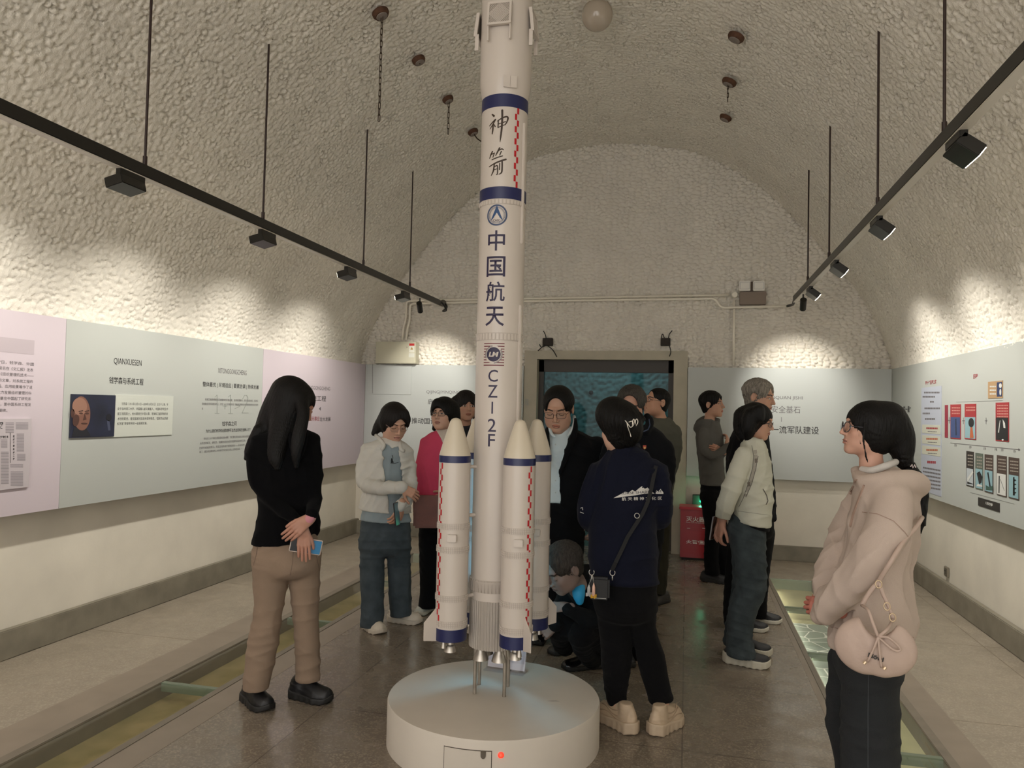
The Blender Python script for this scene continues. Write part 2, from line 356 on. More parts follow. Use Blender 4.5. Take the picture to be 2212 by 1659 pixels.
for side, g0, g1, bars in (('the portrait wall', LG0, LG1, bars_l), ('the timeline wall', RG0, RG1, bars_r)):
    for i in range(len(bars) - 1):
        g = MB().box(g0 + .002, bars[i] + .006, -.018, g1 - .002, bars[i + 1] - .006, -.002).build('floor_glass_pane', fglass)
        k += 1
        tag(g, 'clear glass floor pane in the channel along %s, pane %s' % (side, ('behind the photographer', 'ending beside the photographer', 'nearest in view', 'second in view', 'third in view', 'fourth in view', 'at the far end')[i] if len(bars) > 7 else ('behind the photographer', 'beside the photographer', 'nearest in view', 'second in view', 'third in view', 'at the far end')[i]), 'glass pane', 'glass panes of the floor channels')
        if i: 
            br = MB().box(g0, bars[i] - .014, -.045, g1, bars[i] + .014, 0.002).build('channel_crossbar', edge_m)
            tag(br, 'metal crossbar between glass floor panes along %s, bar number %d from the photographer' % (side, i), 'crossbar', 'crossbars of the floor channels')
# doorway with a pale surround, dark frame and glazed leaf; a stippled passage wall beyond
surr = mat('door_surround', 'b9b29f', 0.7, var=0.12, vscale=6, bump=.1, bscale=30)
dsur = MB(); dsur.box(DX0 - .15, YF - .10, 0, DX0, YF + .12, DZ + .0); dsur.box(DX1, YF - .10, 0, DX1 + .15, YF + .12, DZ); dsur.box(DX0 - .15, YF - .10, DZ, DX1 + .15, YF + .12, DZ + .10)
struct(dsur.build('door_surround', surr))
dfm = mat('door_frame_dark', '3a342c', 0.5)
d1 = MB(); a, b = DX0 + .0, DX1
d1.box(a, YF + .02, 0, a + .06, YF + .08, DZ); d1.box(b - .06, YF + .02, 0, b, YF + .08, DZ); d1.box(a, YF + .02, DZ - .14, b, YF + .08, DZ)
struct(d1.build('door_1', dfm))
struct(MB().box(DX0 - .0 + .06, YF + .045, .0, DX1 - .06, YF + .053, DZ - .14).build('window_1', glass_mat('door_glass', (0.62, 0.78, 0.80), .35)))
teal_wall = mat('passage_plaster', '9aa19c', 0.85, var=.1, vscale=4)
xx = np.arange(DX0 - 1.2, DX1 + 1.2, .02); zz = np.arange(0, 3.0, .02); Xg, Zg = np.meshgrid(xx, zz, indexing='ij')
f1, _ = worley(Xg / .06, Zg / .04, 41); hh = .05 * np.clip(1 - f1 / .8, 0, 1)
Vp = np.stack([Xg, YF + 1.5 - hh, Zg], -1).reshape(-1, 3); n = len(zz); i, j = np.meshgrid(np.arange(len(xx) - 1), np.arange(n - 1), indexing='ij'); a = (i * n + j).ravel()
struct(quads('wall_passage', Vp, np.stack([a, a + n, a + n + 1, a + 1], 1), teal_wall))
pas = MB(); pas.box(DX0 - 1.3, YF + .1, 0, DX0 - 1.2, YF + 1.55, 3.05); pas.box(DX1 + 1.2, YF + .1, 0, DX1 + 1.3, YF + 1.55, 3.05); pas.box(DX0 - 1.3, YF + .1, 3.0, DX1 + 1.3, YF + 1.55, 3.1)
pas.box(DX0 - 1.3, YF + .1, 0, DX0 - .15, YF + .13, 3.0); pas.box(DX1 + .15, YF + .1, 0, DX1 + 1.3, YF + .13, 3.0); pas.box(DX0 - .2, YF + .1, DZ + .1, DX1 + .2, YF + .13, 3.0)
struct(pas.build('wall_passage_sides', teal_wall))
struct(MB().box(DX0 - 1.3, YF, T, DX1 + 1.3, YF + 1.6, 0).build('floor_passage', tz_side))
hp = atY(1277, 848, YF + 1.47)
tag(MB().lathe([(.001, 0), (.028, 0), (.03, .012), (.022, .02), (.001, .02)], 14, (hp[0], hp[1] - .005, hp[2]), R=np.array([[1, 0, 0], [0, 0, -1], [0, 1, 0]])).build('wall_plug', mat('plug_dark', '1c1a18', .7), None, True), 'small dark round plug on the blue-lit passage wall behind the glass door', 'wall plug')
lp = bpy.data.lights.new('passage_lamp', 'AREA'); lp.energy = 5.0; lp.color = (0.50, 0.82, 0.88); lp.size = 1.2; lp.size_y = .15; lp.shape = 'RECTANGLE'
lo = bpy.data.objects.new('passage_lamp', lp); COL.objects.link(lo); lo.location = ((DX0 + DX1) / 2, YF + .7, 2.93)
tub = MB().box((DX0 + DX1) / 2 - .6, YF + .66, 2.94, (DX0 + DX1) / 2 + .6, YF + .74, 2.985).build('passage_light_fitting', mat('tube_cyan', '8fd6e0', .4, emit='7fd0e0', estr=1.2))
tag(tub, 'blue tube light fitting on the ceiling of the passage beyond the glass door', 'light fitting')
lo.parent = tub

# light strips tucked under the inner lip of each channel
for nm, x, rz in (('left', LG1 - .012, 1), ('right', RG0 + .012, -1)):
    st = MB().box(x - .006, 0, -.034, x + .006, YE - .1, -.024).build('channel_light_strip', mat('strip_case', 'd8d2c0', .5))
    tag(st, 'slim light strip under the lip of the glazed channel on the %s side' % ('portrait' if nm == 'left' else 'timeline'), 'light strip', 'light strips of the floor channels')
    l = bpy.data.lights.new('channel_glow', 'AREA'); l.shape = 'RECTANGLE'; l.size = .02; l.size_y = YE - .2; l.energy = .8 if nm == 'left' else 2.4; l.color = (1, .95, .8)
    o = bpy.data.objects.new('channel_glow', l); COL.objects.link(o); o.parent = st; o.location = (x - .012 * rz, YE / 2, -.036); o.rotation_euler = (0, math.radians(35 * rz), 0)
# ------------------------------------------------------------------ plinth and rocket
white = mat('rocket_white', 'cac0b6', 0.28, spec=0.5, var=0.03, vscale=3)
cream_w = mat('nose_cream', 'cdc2ae', 0.3)
navy = mat('rocket_navy', '1d2350', 0.35)
red = mat('rocket_red', 'b3141f', 0.4)
inkd = mat('lettering_indigo', '231a3c', 0.5)
inkb = mat('lettering_brown', '33220f', 0.5)
silver = mat('nozzle_silver', 'b9b2a8', 0.35, metal=0.85)
greyrib = mat('rib_grey', 'b8aea4', 0.5)
RX, RY, RR = -0.89, 3.52, 0.1125
BR, BD, PH = 0.0735, 0.222, 42.0
ZP = 0.20
def zc(py, px=None): return float(atY(1100 - 0.028 * py if px is None else px, py, RY - RR)[2])
def zb_(py): return float(atY(985, py, 3.30)[2])
PC, PR = np.array([-0.87, 3.49]), 0.498
pl = tag(empty('plinth', (PC[0], PC[1], 0)), 'low round off-white plinth with a hatch and a red lit button, carrying the model rocket', 'plinth')
plm = mat('plinth_white', 'cfc6b9', 0.55, var=0.08, vscale=4, bump=.04, bscale=30)
MB().lathe([(.01, 0), (PR, 0), (PR, .193), (PR - .004, .2), (.01, .2)], 96).build('drum', plm, pl, auto=40)
def cyl_hit(px, py, c, R):
    d = ray(px, py); o = CAM[:2] - c; A = d[:2] @ d[:2]; B = 2 * o @ d[:2]; Cc = o @ o - R * R
    t = (-B - math.sqrt(max(B * B - 4 * A * Cc, 0))) / (2 * A); p = CAM + t * d
    return math.atan2(p[1] - c[1], p[0] - c[0]), p[2]
a0, z1 = cyl_hit(961, 1590, PC, PR); a1, z2 = cyl_hit(1062, 1594, PC, PR); z1 = 0.158
def patch(a0, a1, z0, z1, R, t=.003, n=12):
    mb = MB(); V = []
    for r in (R - .002, R + t):
        for z in (z0, z1):
            for i in range(n + 1):
                a = a0 + (a1 - a0) * i / n; V.append((r * math.cos(a), r * math.sin(a), z))
    k = n + 1; F = []
    for i in range(n):
        F += [(2 * k + i, 2 * k + i + 1, 3 * k + i + 1, 3 * k + i), (k + i, k + i + 1, 3 * k + i + 1, 3 * k + i), (i, i + 1, 2 * k + i + 1, 2 * k + i)]
    F += [(0, k, 3 * k, 2 * k), (n, k + n, 3 * k + n, 2 * k + n)]
    return mb.add(V, F)
patch(a0 - .006, a1 + .006, .02, z1 + .003, PR, .0008).build('hatch_gap', mat('gap_dark', '4a4038', .8), pl)
hat = patch(a0, a1, .023, z1, PR, .0025).build('hatch', plm, pl)
al, zl = cyl_hit(1044, 1629, PC, PR)
mb = MB(); R2 = PR + .004; s = .0105
o = np.array([R2 * math.cos(al), R2 * math.sin(al), zl]); t = np.array([-math.sin(al), math.cos(al), 0]); nrm = np.array([math.cos(al), math.sin(al), 0])
shape = [(-s, .014), (s, .014)] + [(s * math.cos(q), -.004 - .013 * math.sin(q)) for q in np.linspace(0, math.pi, 9)]
mb.prism(shape, .006, o - nrm * .003, (t, (0, 0, 1), nrm))
mb.obox(o + nrm * .005 + np.array([0, 0, .008]), t * .008, nrm * .003, np.array([0, 0, .004]))
tag(mb.build('latch', mat('latch_steel', '6d6459', .45, metal=.5), hat), 'grey steel half-round latch')
ab, zbn = cyl_hit(1082, 1631, PC, PR)
o = np.array([PR * math.cos(ab), PR * math.sin(ab), zbn]); nrm = np.array([math.cos(ab), math.sin(ab), 0]); t = np.array([-math.sin(ab), math.cos(ab), 0])
Rm = np.stack([t, [0, 0, 1], nrm], 1)
btn = tag(MB().lathe([(.001, 0), (.0125, 0), (.0125, .004), (.010, .006), (.001, .006)], 20, o - nrm * .001, R=Rm).build('button_ring', mat('btn_ring', 'd8402f', .4, emit='ff3020', estr=.8), pl, True), 'red glowing push button ring')
MB().lathe([(.001, .004), (.0075, .004), (.006, .0075), (.001, .008)], 16, o, R=Rm).build('button_cap', mat('btn_cap', 'ff5a4c', .4, emit='ff1408', estr=6.0), btn, True)
# the scuff on the plinth top
sc = atZ(1195, 1515, .2)
MB().prism([(-.03, -.004), (-.005, -.002), (.012, .004), (.03, .006), (.012, .010), (-.01, .003)], .0006, (sc[0] - PC[0], sc[1] - PC[1], .2)).build('scuff_mark', mat('scuff', '8d857c', .7), pl)

rk = tag(empty('model_rocket', (RX, RY, ZP)), 'tall white model launch rocket with four strap-on boosters and Chinese lettering on the round plinth', 'model rocket')
def L3(z): return z - ZP
Zb0, Zrib0, Zrib1 = zc(1403), zc(1408), zc(1302)
core = MB()
core.lathe([(.02, L3(Zrib1)), (RR, L3(Zrib1)), (RR, L3(3.04)), (.02, L3(3.04))], 72)
core = core.build('core_stage', white, rk, auto=40)
# corrugated skirt
n = 54; mb = MB(); V, F = [], []
for z in (L3(Zrib0), L3(Zrib1)):
    for i in range(n * 4):
        a = 2 * math.pi * i / (n * 4); r = RR - .001 + (.0035 if (i % 4) in (0, 1) else 0.0); V.append((r * math.cos(a), r * math.sin(a), z))
k = n * 4; F = [(i, (i + 1) % k, k + (i + 1) % k, k + i) for i in range(k)] + [tuple(range(k))[::-1], tuple(range(k, 2 * k))]
mb.add(V, F); tag(mb.build('engine_skirt', mat('skirt_grey', 'b1a99f', .45, metal=.25), rk), 'grey corrugated engine skirt')
def ring(par, z, hgt, R, rows=1, slots=48, m=white, name='stiffener_ring', c=(0, 0)):
    mb = MB(); mb.lathe([(R - .004, z), (R + .0012, z), (R + .0012, z + hgt), (R - .004, z + hgt)], 64, (c[0], c[1], 0), 0)
    for r in range(rows):
        zz0 = z + hgt * (r + .12) / rows; zz1 = z + hgt * (r + .88) / rows
        for i in range(slots):
            a = 2 * math.pi * i / slots; w = math.pi / slots * R * .62
            u = np.array([-math.sin(a), math.cos(a), 0]); nn = np.array([math.cos(a), math.sin(a), 0])
            mb.obox(np.array([c[0], c[1], (zz0 + zz1) / 2]) + nn * (R + .0018), u * w, np.array([0, 0, (zz1 - zz0) / 2]), nn * .0016, 1)
    return mb.build(name, [greyrib, m], par)
ring(core, L3(zc(735)), zc(718) - zc(735), RR, 1, 40)
ring(core, L3(zc(440)), zc(429) - zc(440), RR, 1, 40)
fl = MB()
z0, z1 = L3(zc(1284)), L3(zc(1256))
fl.lathe([(RR, z0), (RR + .008, z1 - .012), (RR + .008, z1 - .008), (RR, z1)], 64)
for i in range(44):
    a = 2 * math.pi * i / 44; u = np.array([-math.sin(a), math.cos(a), 0]); nn = np.array([math.cos(a), math.sin(a), 0])
    fl.obox(nn * (RR + .004) + np.array([0, 0, (z0 + z1) / 2]), u * .0012, nn * .0042, np.array([0, 0, (z1 - z0) / 2 - .003]))
fl.build('flange_ring', greyrib, core)
for y0, y1 in ((229, 201), (428, 402)):
    MB().lathe([(RR - .002, L3(zc(y0))), (RR + .0012, L3(zc(y0))), (RR + .0012, L3(zc(y1))), (RR - .002, L3(zc(y1)))], 64).build('navy_band', navy, core, auto=40)
def wrap(me, R, ang, z, name, m, par, c=(0, 0), step=.008, off=.0008):
    bm = bmesh.new(); bm.from_mesh(me); lo = min(v.co.x for v in bm.verts); hi = max(v.co.x for v in bm.verts)
    x = math.floor(lo / step) * step
    while x < hi:
        bmesh.ops.bisect_plane(bm, geom=bm.verts[:] + bm.edges[:] + bm.faces[:], plane_co=(x, 0, 0), plane_no=(1, 0, 0)); x += step
    for v in bm.verts:
        a = ang + v.co.x / R; v.co = Vector((c[0] + (R + off) * math.cos(a), c[1] + (R + off) * math.sin(a), z + v.co.y))
    bmesh.ops.recalc_face_normals(bm, faces=bm.faces)
    me.clear_geometry(); bm.to_mesh(me); bm.free(); me.materials.clear()
    return link(name, me, m, par)
def flat_mesh(polys):
    V, F = [], []
    for p in polys:
        k = len(V); V += [(x, y, 0) for x, y in p]; F.append(tuple(range(k, k + len(p))))
    me = bpy.data.meshes.new('flat'); me.from_pydata(V, [], F); me.update(); return me
FA = -math.pi / 2
px_m = 1 / 452.0
def glyph(ch, yt, yb, wpx, m=inkd, bold=.012, ang=FA, shear=0):
    zt, zbm = zc(yt), zc(yb)
    wrap(fit_text(ch, wpx * px_m, zt - zbm, bold, shear=shear), RR, ang, L3((zt + zbm) / 2), 'lettering', m, core)
for ch, a, b in (('中', 497, 541), ('国', 553, 597), ('航', 608, 651), ('天', 662, 704)): glyph(ch, a, b, 42 if ch != '中' else 38)
for ch, a, b, w in (('C', 799, 825, 21), ('Z', 832, 859, 21), ('I', 868, 894, 3.5), ('2', 905, 933, 18), ('F', 938, 965, 15)): glyph(ch, a, b, w, bold=.004)

def brush(strokes):     # brush characters: strokes in picture points (x, y, width)
    P = []; K = 3.604
    for st in strokes:
        q = catmull([(1000 + x / K, y / K, w / K) for x, y, w in st], 4 * len(st)); prev = None
        for i in range(len(q)):
            t = q[min(i + 1, len(q) - 1)] - q[max(i - 1, 0)]; n = np.array([-t[1], t[0]]); n = n / (np.linalg.norm(n) + 1e-9) * q[i, 2] / 2
            cur = (q[i, :2] + n, q[i, :2] - n)
            if prev is not None: P.append([prev[0], cur[0], cur[1], prev[1]])
            prev = cur
        for e in (q[0], q[-1]): P.append([e[:2] + e[2] / 2 * np.array([math.cos(a), math.sin(a)]) for a in np.linspace(0, 2 * math.pi, 9)[:-1]])
    zm = zc(305); out = []
    for p in P: out.append([((x - (1081 + (y - 305) * -.02)) * px_m * 1.03, zc(y) - zm) for x, y in p])
    wrap(flat_mesh(out), RR, FA - .01, L3(zm), 'lettering', inkb, core)
brush([[(241, 880, 10), (257, 895, 17)], [(219, 965, 9), (245, 943, 10), (270, 924, 12)], [(270, 924, 11), (247, 962, 10), (222, 992, 6)], [(251, 955, 11), (248, 1000, 13), (243, 1033, 9)], [(258, 962, 7), (268, 980, 9)],
       [(292, 938, 10), (290, 988, 10)], [(286, 938, 8), (320, 918, 11), (354, 905, 12), (365, 916, 13), (357, 946, 10), (344, 968, 8)], [(295, 962, 7), (325, 952, 8), (348, 944, 7)], [(290, 990, 8), (320, 977, 8), (346, 968, 7)], [(322, 856, 16), (322, 920, 15), (318, 1000, 15), (311, 1060, 13), (306, 1104, 4)]])
brush([[(246, 1172, 11), (232, 1195, 11), (221, 1222, 7)], [(232, 1196, 7), (262, 1186, 9)], [(262, 1186, 9), (250, 1218, 8)], [(303, 1150, 13), (288, 1178, 12), (272, 1208, 7)], [(292, 1172, 7), (318, 1158, 10), (332, 1164, 8)], [(316, 1176, 9), (304, 1205, 8)],
       [(242, 1236, 8), (290, 1222, 9), (325, 1212, 8)], [(218, 1288, 8), (280, 1262, 12), (350, 1238, 14)], [(262, 1272, 11), (254, 1325, 12), (236, 1360, 6)], [(260, 1296, 7), (284, 1286, 9), (288, 1320, 10), (286, 1352, 9), (278, 1358, 6)], [(260, 1318, 6), (284, 1311, 6)], [(304, 1270, 9), (302, 1318, 9)], [(322, 1256, 12), (322, 1300, 12), (318, 1340, 12), (298, 1356, 6)]])

# round space-agency badge: ring, arrowhead, letters
def annulus(r0, r1, n=40, c=(0, 0), a0=0, a1=2 * math.pi):
    return [[(c[0] + r0 * math.cos(a), c[1] + r0 * math.sin(a)), (c[0] + r1 * math.cos(a), c[1] + r1 * math.sin(a)), (c[0] + r1 * math.cos(b), c[1] + r1 * math.sin(b)), (c[0] + r0 * math.cos(b), c[1] + r0 * math.sin(b))]
            for a, b in zip(np.linspace(a0, a1, n + 1)[:-1], np.linspace(a0, a1, n + 1)[1:])]
bl = mat('badge_blue', '14406f', .45); zl = L3((zc(440) + zc(488)) / 2)
wrap(flat_mesh(annulus(.043, .051) + annulus(.0375, .0395) + annulus(.0335, .035)), RR, FA, zl, 'round_emblem', [mat('badge_ring', '3b4a68', .45)], core)
wrap(flat_mesh([[(0, .047), (-.030, -.026), (-.016, -.014), (0, .012)], [(0, .047), (0, .012), (.016, -.014), (.030, -.026)]]), RR, FA, zl, 'round_emblem', bl, core, off=.001)
wrap(fit_text('CASC', .034, .010, .02), RR, FA, zl - .025, 'lettering', inkd, core, off=.0011)
# striped square badge with a disc and two letters
z2 = L3((zc(742) + zc(789)) / 2); hh = (zc(742) - zc(789)) / 2; bars = []
for i in range(9):
    y = -hh + 2 * hh * i / 8.0; bars.append([(-hh, y - .0022), (hh, y - .0022), (hh, y + .0022), (-hh, y + .0022)])
wrap(flat_mesh(bars), RR, FA, z2, 'square_emblem', mat('badge_stripe', '6b2430', .5), core, off=.0007)
disc = [[(.043 * math.cos(a), .043 * math.sin(a)) for a in np.linspace(0, 2 * math.pi, 33)[:-1]]]
wrap(flat_mesh(disc), RR, FA, z2, 'square_emblem', white, core, off=.0011)
half = [[(.034 * math.cos(a), .034 * math.sin(a)) for a in np.linspace(0, 2 * math.pi, 33)[:-1]]]
wrap(flat_mesh(half), RR, FA, z2, 'square_emblem', inkd, core, off=.0014)
wrap(flat_mesh(annulus(.037, .0385, 16, a0=1.7, a1=3.6) + annulus(.0405, .0425, 16, a0=1.7, a1=3.6) + annulus(.037, .0385, 16, a0=-1.5, a1=.6) + annulus(.0405, .0425, 16, a0=-1.5, a1=.6)), RR, FA, z2, 'square_emblem', inkd, core, off=.0014)
wrap(fit_text('LM', .048, .023, .05, shear=.2), RR, FA, z2, 'lettering', white, core, off=.0018)
def checker(par, R, ang, z0, z1, n, name='red_checker_stripe', c=(0, 0), w=.0115):
    P = []; h = (z1 - z0) / n
    for i in range(n):
        x = (-w if i % 2 else 0.0); P.append([(x, z0 + i * h), (x + w, z0 + i * h), (x + w, z0 + (i + 1) * h * 1.0 - i * 0), (x, z0 + (i + 1) * h)])
        P[-1][2] = (x + w, z0 + (i + 1) * h); P[-1][1] = (x + w, z0 + i * h)
    wrap(flat_mesh(P), R, ang, 0, name, red, par, c, .006, .001)
checker(core, RR, FA + .79, L3(zc(402)), L3(zc(229)), 13)
# cable ducts on the right-hand flank
for y0, y1 in ((520, 256), (1290, 655)):
    za, zb2 = L3(zc(y0)), L3(zc(y1)); a = FA + 1.2
    mb = MB(); u = np.array([-math.sin(a), math.cos(a), 0]); nn = np.array([math.cos(a), math.sin(a), 0])
    mb.obox(nn * (RR + .003) + np.array([0, 0, (za + zb2) / 2]), u * .007, np.array([0, 0, (zb2 - za) / 2]), nn * .007); mb.build('cable_duct', white, core, bevel=.003)
# payload fairing with stabiliser grids, cone and escape tower above the frame
FR = .1255
fair = MB().lathe([(RR - .01, L3(3.03)), (RR, L3(zc(200))), (FR, L3(zc(165))), (FR, L3(3.72)), (.105, L3(3.86)), (.06, L3(4.0)), (.028, L3(4.05)), (.026, L3(4.22)), (.033, L3(4.23)), (.033, L3(4.27)), (.012, L3(4.33)), (.004, L3(4.38)), (.001, L3(4.385))], 72).build('payload_fairing', white, rk, auto=35)
za, zt = L3(zc(72)), L3(zc(8)); meshm = mat('grid_mesh', '7d7468', .6)
for kq in range(4):
    a = FA - .02 + kq * math.pi / 2; u = np.array([-math.sin(a), math.cos(a), 0]); nn = np.array([math.cos(a), math.sin(a), 0]); w = .054
    mb = MB(); zz = np.array([0, 0, 1.0]); ctr = nn * (FR + .012) + zz * (za + (zt - za) * .62); hh = (zt - za) * .37; tilt = zz * hh - nn * .006
    mb.obox(ctr, u * w, tilt, nn * .004, 1)
    for sx in (-1, 1): mb.obox(ctr + u * sx * w, u * .005, tilt * 1.06, nn * .008, 0); mb.obox(ctr + u * sx * w - zz * (hh + .035) - nn * .002, u * .003, zz * .04, nn * .009, 0)
    for sz in (-1, 1): mb.obox(ctr + tilt * sz, u * (w + .004), zz * .005, nn * .008, 0)
    for i in range(-6, 7):
        for sgn in (-1, 1):
            p = ctr + nn * .0045 + u * (i * w / 6.5)
            hw = min(hh, 99); x0 = i * w / 6.5
            t0 = max(-hh, (-w - x0) / sgn if sgn > 0 else (w - x0) / -1); 
            lo_, hi_ = -hh, hh
            if sgn > 0: lo_, hi_ = max(lo_, -w - x0), min(hi_, w - x0)
            else: lo_, hi_ = max(lo_, x0 - w), min(hi_, x0 + w)
            if hi_ - lo_ < .006: continue
            mid = (lo_ + hi_) / 2; ln = (hi_ - lo_) / 2; dvec = (u * sgn + tilt / hh); 
            mb.obox(p + dvec * mid, dvec * ln, np.cross(dvec, nn) / 1.41 * .0011, nn * .0012, 0)
    mb.build('stabiliser_grid', [white, meshm], fair)
mb = MB(); a = FA + .42; u = np.array([-math.sin(a), math.cos(a), 0]); nn = np.array([math.cos(a), math.sin(a), 0])
for sx in (-1, 1): mb.obox(nn * (FR + .0005) + u * sx * .0165 + np.array([0, 0, L3((zc(168) + zc(195)) / 2) + .01]), u * .0158, np.array([0, 0, .028]), nn * .0012)
mb.build('fairing_hatch', white, fair)
# boosters
def booster(ang, chk):
    c = (BD * math.cos(ang), BD * math.sin(ang)); ox = np.array([math.cos(ang), math.sin(ang), 0]); ux = np.array([-math.sin(ang), math.cos(ang), 0])
    zb, zt, ztip = L3(.482), L3(1.330), L3(1.505)
    bd = MB().lathe([(.01, zb), (BR, zb), (BR, zt), (.01, zt)], 56, (*c, 0)).build('booster', white, rk, auto=40)
    pr = [(BR, zt)] + [(BR - (BR - .026) * t ** 1.12, zt + (ztip - zt - .016) * t) for t in np.linspace(.1, 1, 10)] + [(.020, ztip - .007), (.011, ztip - .002), (.001, ztip)]
    MB().lathe(pr, 48, (*c, 0)).build('nose_cone', cream_w, bd, auto=50)
    for z0, z1 in ((zt - .032, zt), (zb, zb + .056)):
        MB().lathe([(BR - .002, z0), (BR + .001, z0), (BR + .001, z1), (BR - .002, z1)], 56, (*c, 0)).build('navy_band', navy, bd, auto=40)
    for y in (1146, 1197, 1303, 1359): ring(bd, L3(zb_(y)), .028, BR, 3, 56, white, c=c)
    if chk is not None: checker(bd, BR, chk, L3(zb_(1346)), zt - .034, 27, c=c, w=.0105)
    # fin, radially outwards
    mb = MB(); b0 = np.array([c[0], c[1], 0]) + ox * (BR - .004)
    mb.prism([(0, zb - .005), (.066, zb + .004), (.066, zb + .085), (0, zb + .155)], .006, b0 - ux * .003, (ox, (0, 0, 1), ux)); mb.build('fin', white, bd, bevel=.0015)
    nz = MB(); nz.lathe([(.012, zb), (.016, zb - .012), (.0165, zb - .028), (.022, zb - .034), (.029, zb - .06), (.026, zb - .06), (.018, zb - .03)], 24, (c[0], c[1], 0)); nz.build('nozzle', silver, bd, auto=40)
    nz = MB(); v = np.array([c[0], c[1], 0]) + ox * .035; nz.lathe([(.006, zb), (.008, zb - .014), (.013, zb - .04), (.011, zb - .04)], 16, tuple(v)); nz.build('vernier_nozzle', silver, bd, auto=40)
    fa = chk - .95 if chk is not None else ang
    bx = MB(); fx = np.array([math.cos(-math.pi / 2 + .1), math.sin(-math.pi / 2 + .1), 0]); fu = np.array([-fx[1], fx[0], 0])
    bx.obox(np.array([c[0], c[1], L3(zb_(1163))]) + fx * (BR + .005) + fu * 0.012, fu * .021, fx * .013, np.array([0, 0, .0165])); bx.build('valve_box', white, bd, bevel=.002)
    for z, ln in ((L3(1.275), .03), (L3(zb_(1120)), .03), (L3(zb_(1300)), .03)):
        MB().tube([np.array([c[0], c[1], z]) - ox * (BR - .008), np.array([c[0], c[1], z]) - ox * (BR + .052)], .009, 12).build('attachment_strut', white, bd, auto=40)
angs = [math.radians(PH + 90 * k) for k in range(4)]      # back right, back left, front left, front right
booster(angs[0], None); booster(angs[1], None); booster(angs[2], -2.23); booster(angs[3], -.62)
for kx, ky in ((-1, -1), (1, -1), (-1, 1), (1, 1)):
    MB().lathe([(.014, L3(Zb0)), (.02, L3(Zb0) - .012), (.021, L3(Zb0) - .03), (.028, L3(Zb0) - .04), (.037, L3(Zb0) - .072), (.034, L3(Zb0) - .072), (.02, L3(Zb0) - .03)], 24, (kx * .045, ky * .045 - .0, 0)).build('engine_nozzle', silver, rk, auto=40)
galv = mat('support_steel', 'a59c90', .45, metal=.6, var=.25, vscale=20)
for px, py in ((1025, 1499), (1089, 1505), (1035, 1479), (1097, 1483)):
    p = atZ(px, py, .2); x, y = p[0] - RX, p[1] - RY
    MB().tube([(x, y, .001), (x, y, L3(Zb0) + .01)], .0088, 14).build('support_rod', galv, rk, auto=40)
# glowing tube added in place of the reflected cyan highlight on the core
cyan = mat('cyan_highlight', '9fe0ff', .4, emit='5fc4f5', estr=3.5)
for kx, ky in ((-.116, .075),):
    MB().tube([(kx, ky, L3(.72)), (kx, ky, L3(1.30))], .0055, 10).build('highlight_streak', cyan, rk)
gl = bpy.data.lights.new('blue_back_glow', 'AREA'); gl.shape = 'RECTANGLE'; gl.size = .14; gl.size_y = .62; gl.energy = 3.2; gl.color = (.22, .68, 1.0)  # blue light for the unseen source behind the rocket
go = bpy.data.objects.new('blue_back_glow', gl); COL.objects.link(go); go.parent = rk; go.location = (.045, .148, L3(.80)); go.rotation_euler = (math.radians(90), 0, math.radians(180 - 28))
# acrylic reading stand behind the rocket
sg = tag(empty('acrylic_sign', (RX, RY, ZP)), 'clear acrylic sign stand on the far side of the plinth behind the rocket', 'sign')
acr = glass_mat('acrylic', (.93, .93, .95)); A_, B_ = atZ(1044, 1449, .2), atZ(1129, 1462, .2)
u = (B_ - A_) / np.linalg.norm(B_ - A_); bk = np.array([-u[1], u[0], 0]); w = np.linalg.norm(B_ - A_); o = np.array([A_[0] - RX, A_[1] - RY, 0])
MB().obox(o + u * w / 2 + bk * .035 + np.array([0, 0, .0045]), u * w / 2, bk * .035, np.array([0, 0, .0025])).build('foot', acr, sg)
MB().obox(o + u * w / 2 + bk * .052 + np.array([0, 0, .062]), u * w / 2, bk * .002, np.array([0, 0, .056]) + bk * .012).build('face', acr, sg)
MB().obox(o + u * w / 2 + bk * .0545 + np.array([0, 0, .062]), u * w * .47, bk * .0004, np.array([0, 0, .05]) + bk * .011).build('paper', mat('sign_paper', 'c9bfc0', .7), sg)

# ------------------------------------------------------------------ lighting tracks, lamps, hangers
black = mat('track_black', '1d1b17', .35, var=.1, vscale=9)
railgrey = mat('track_groove', 'c9c2b6', .4)
rodm = mat('hanger_brown', '2a1711', .5)
lens = mat('lamp_lens', 'ffffff', .3, emit='fff1d6', estr=14.0)
ZR = 2.72
def half_at(z): return float(np.interp(z, [p[1] for p in right], [p[0] for p in right]))
def vault_z(x): return float(np.interp(abs(x - XV), right[::-1, 0], right[::-1, 1]))
def vault_hit(px, py):
    d = ray(px, py)
    for t in np.arange(1.0, 14, .01):
        p = CAM + d * t
        if p[2] > 2.1 and abs(p[0] - XV) > half_at(min(p[2], 4.67)) or p[2] > 4.67: return p
        if p[1] > YF: return p
    return p
def spot(name, loc, target, watts, angle, blend, size=.03, col=WARM, parent=None):
    l = bpy.data.lights.new(name, 'SPOT'); l.energy = watts; l.spot_size = math.radians(angle); l.spot_blend = blend; l.shadow_soft_size = size; l.color = col
    o = bpy.data.objects.new(name, l); COL.objects.link(o); o.location = loc
    o.rotation_euler = (Vector(target) - Vector(loc)).to_track_quat('-Z', 'Y').to_euler(); o.parent = parent; return o
tracks = (('left', -2.72, -1, [(313, 355), (568, 472), (785, 572), (885, 625)], [(283, 372), (577, 505), (757, 577), (876, 631)], (907, 652), 'portrait wall'),
          ('right', 1.04, 1, [(2040, 270), (1896, 432), (1791, 555), (1745, 605)], [(2066, 290), (1893, 472), (1803, 570), (1749, 626)], (1735, 650), 'timeline wall'))
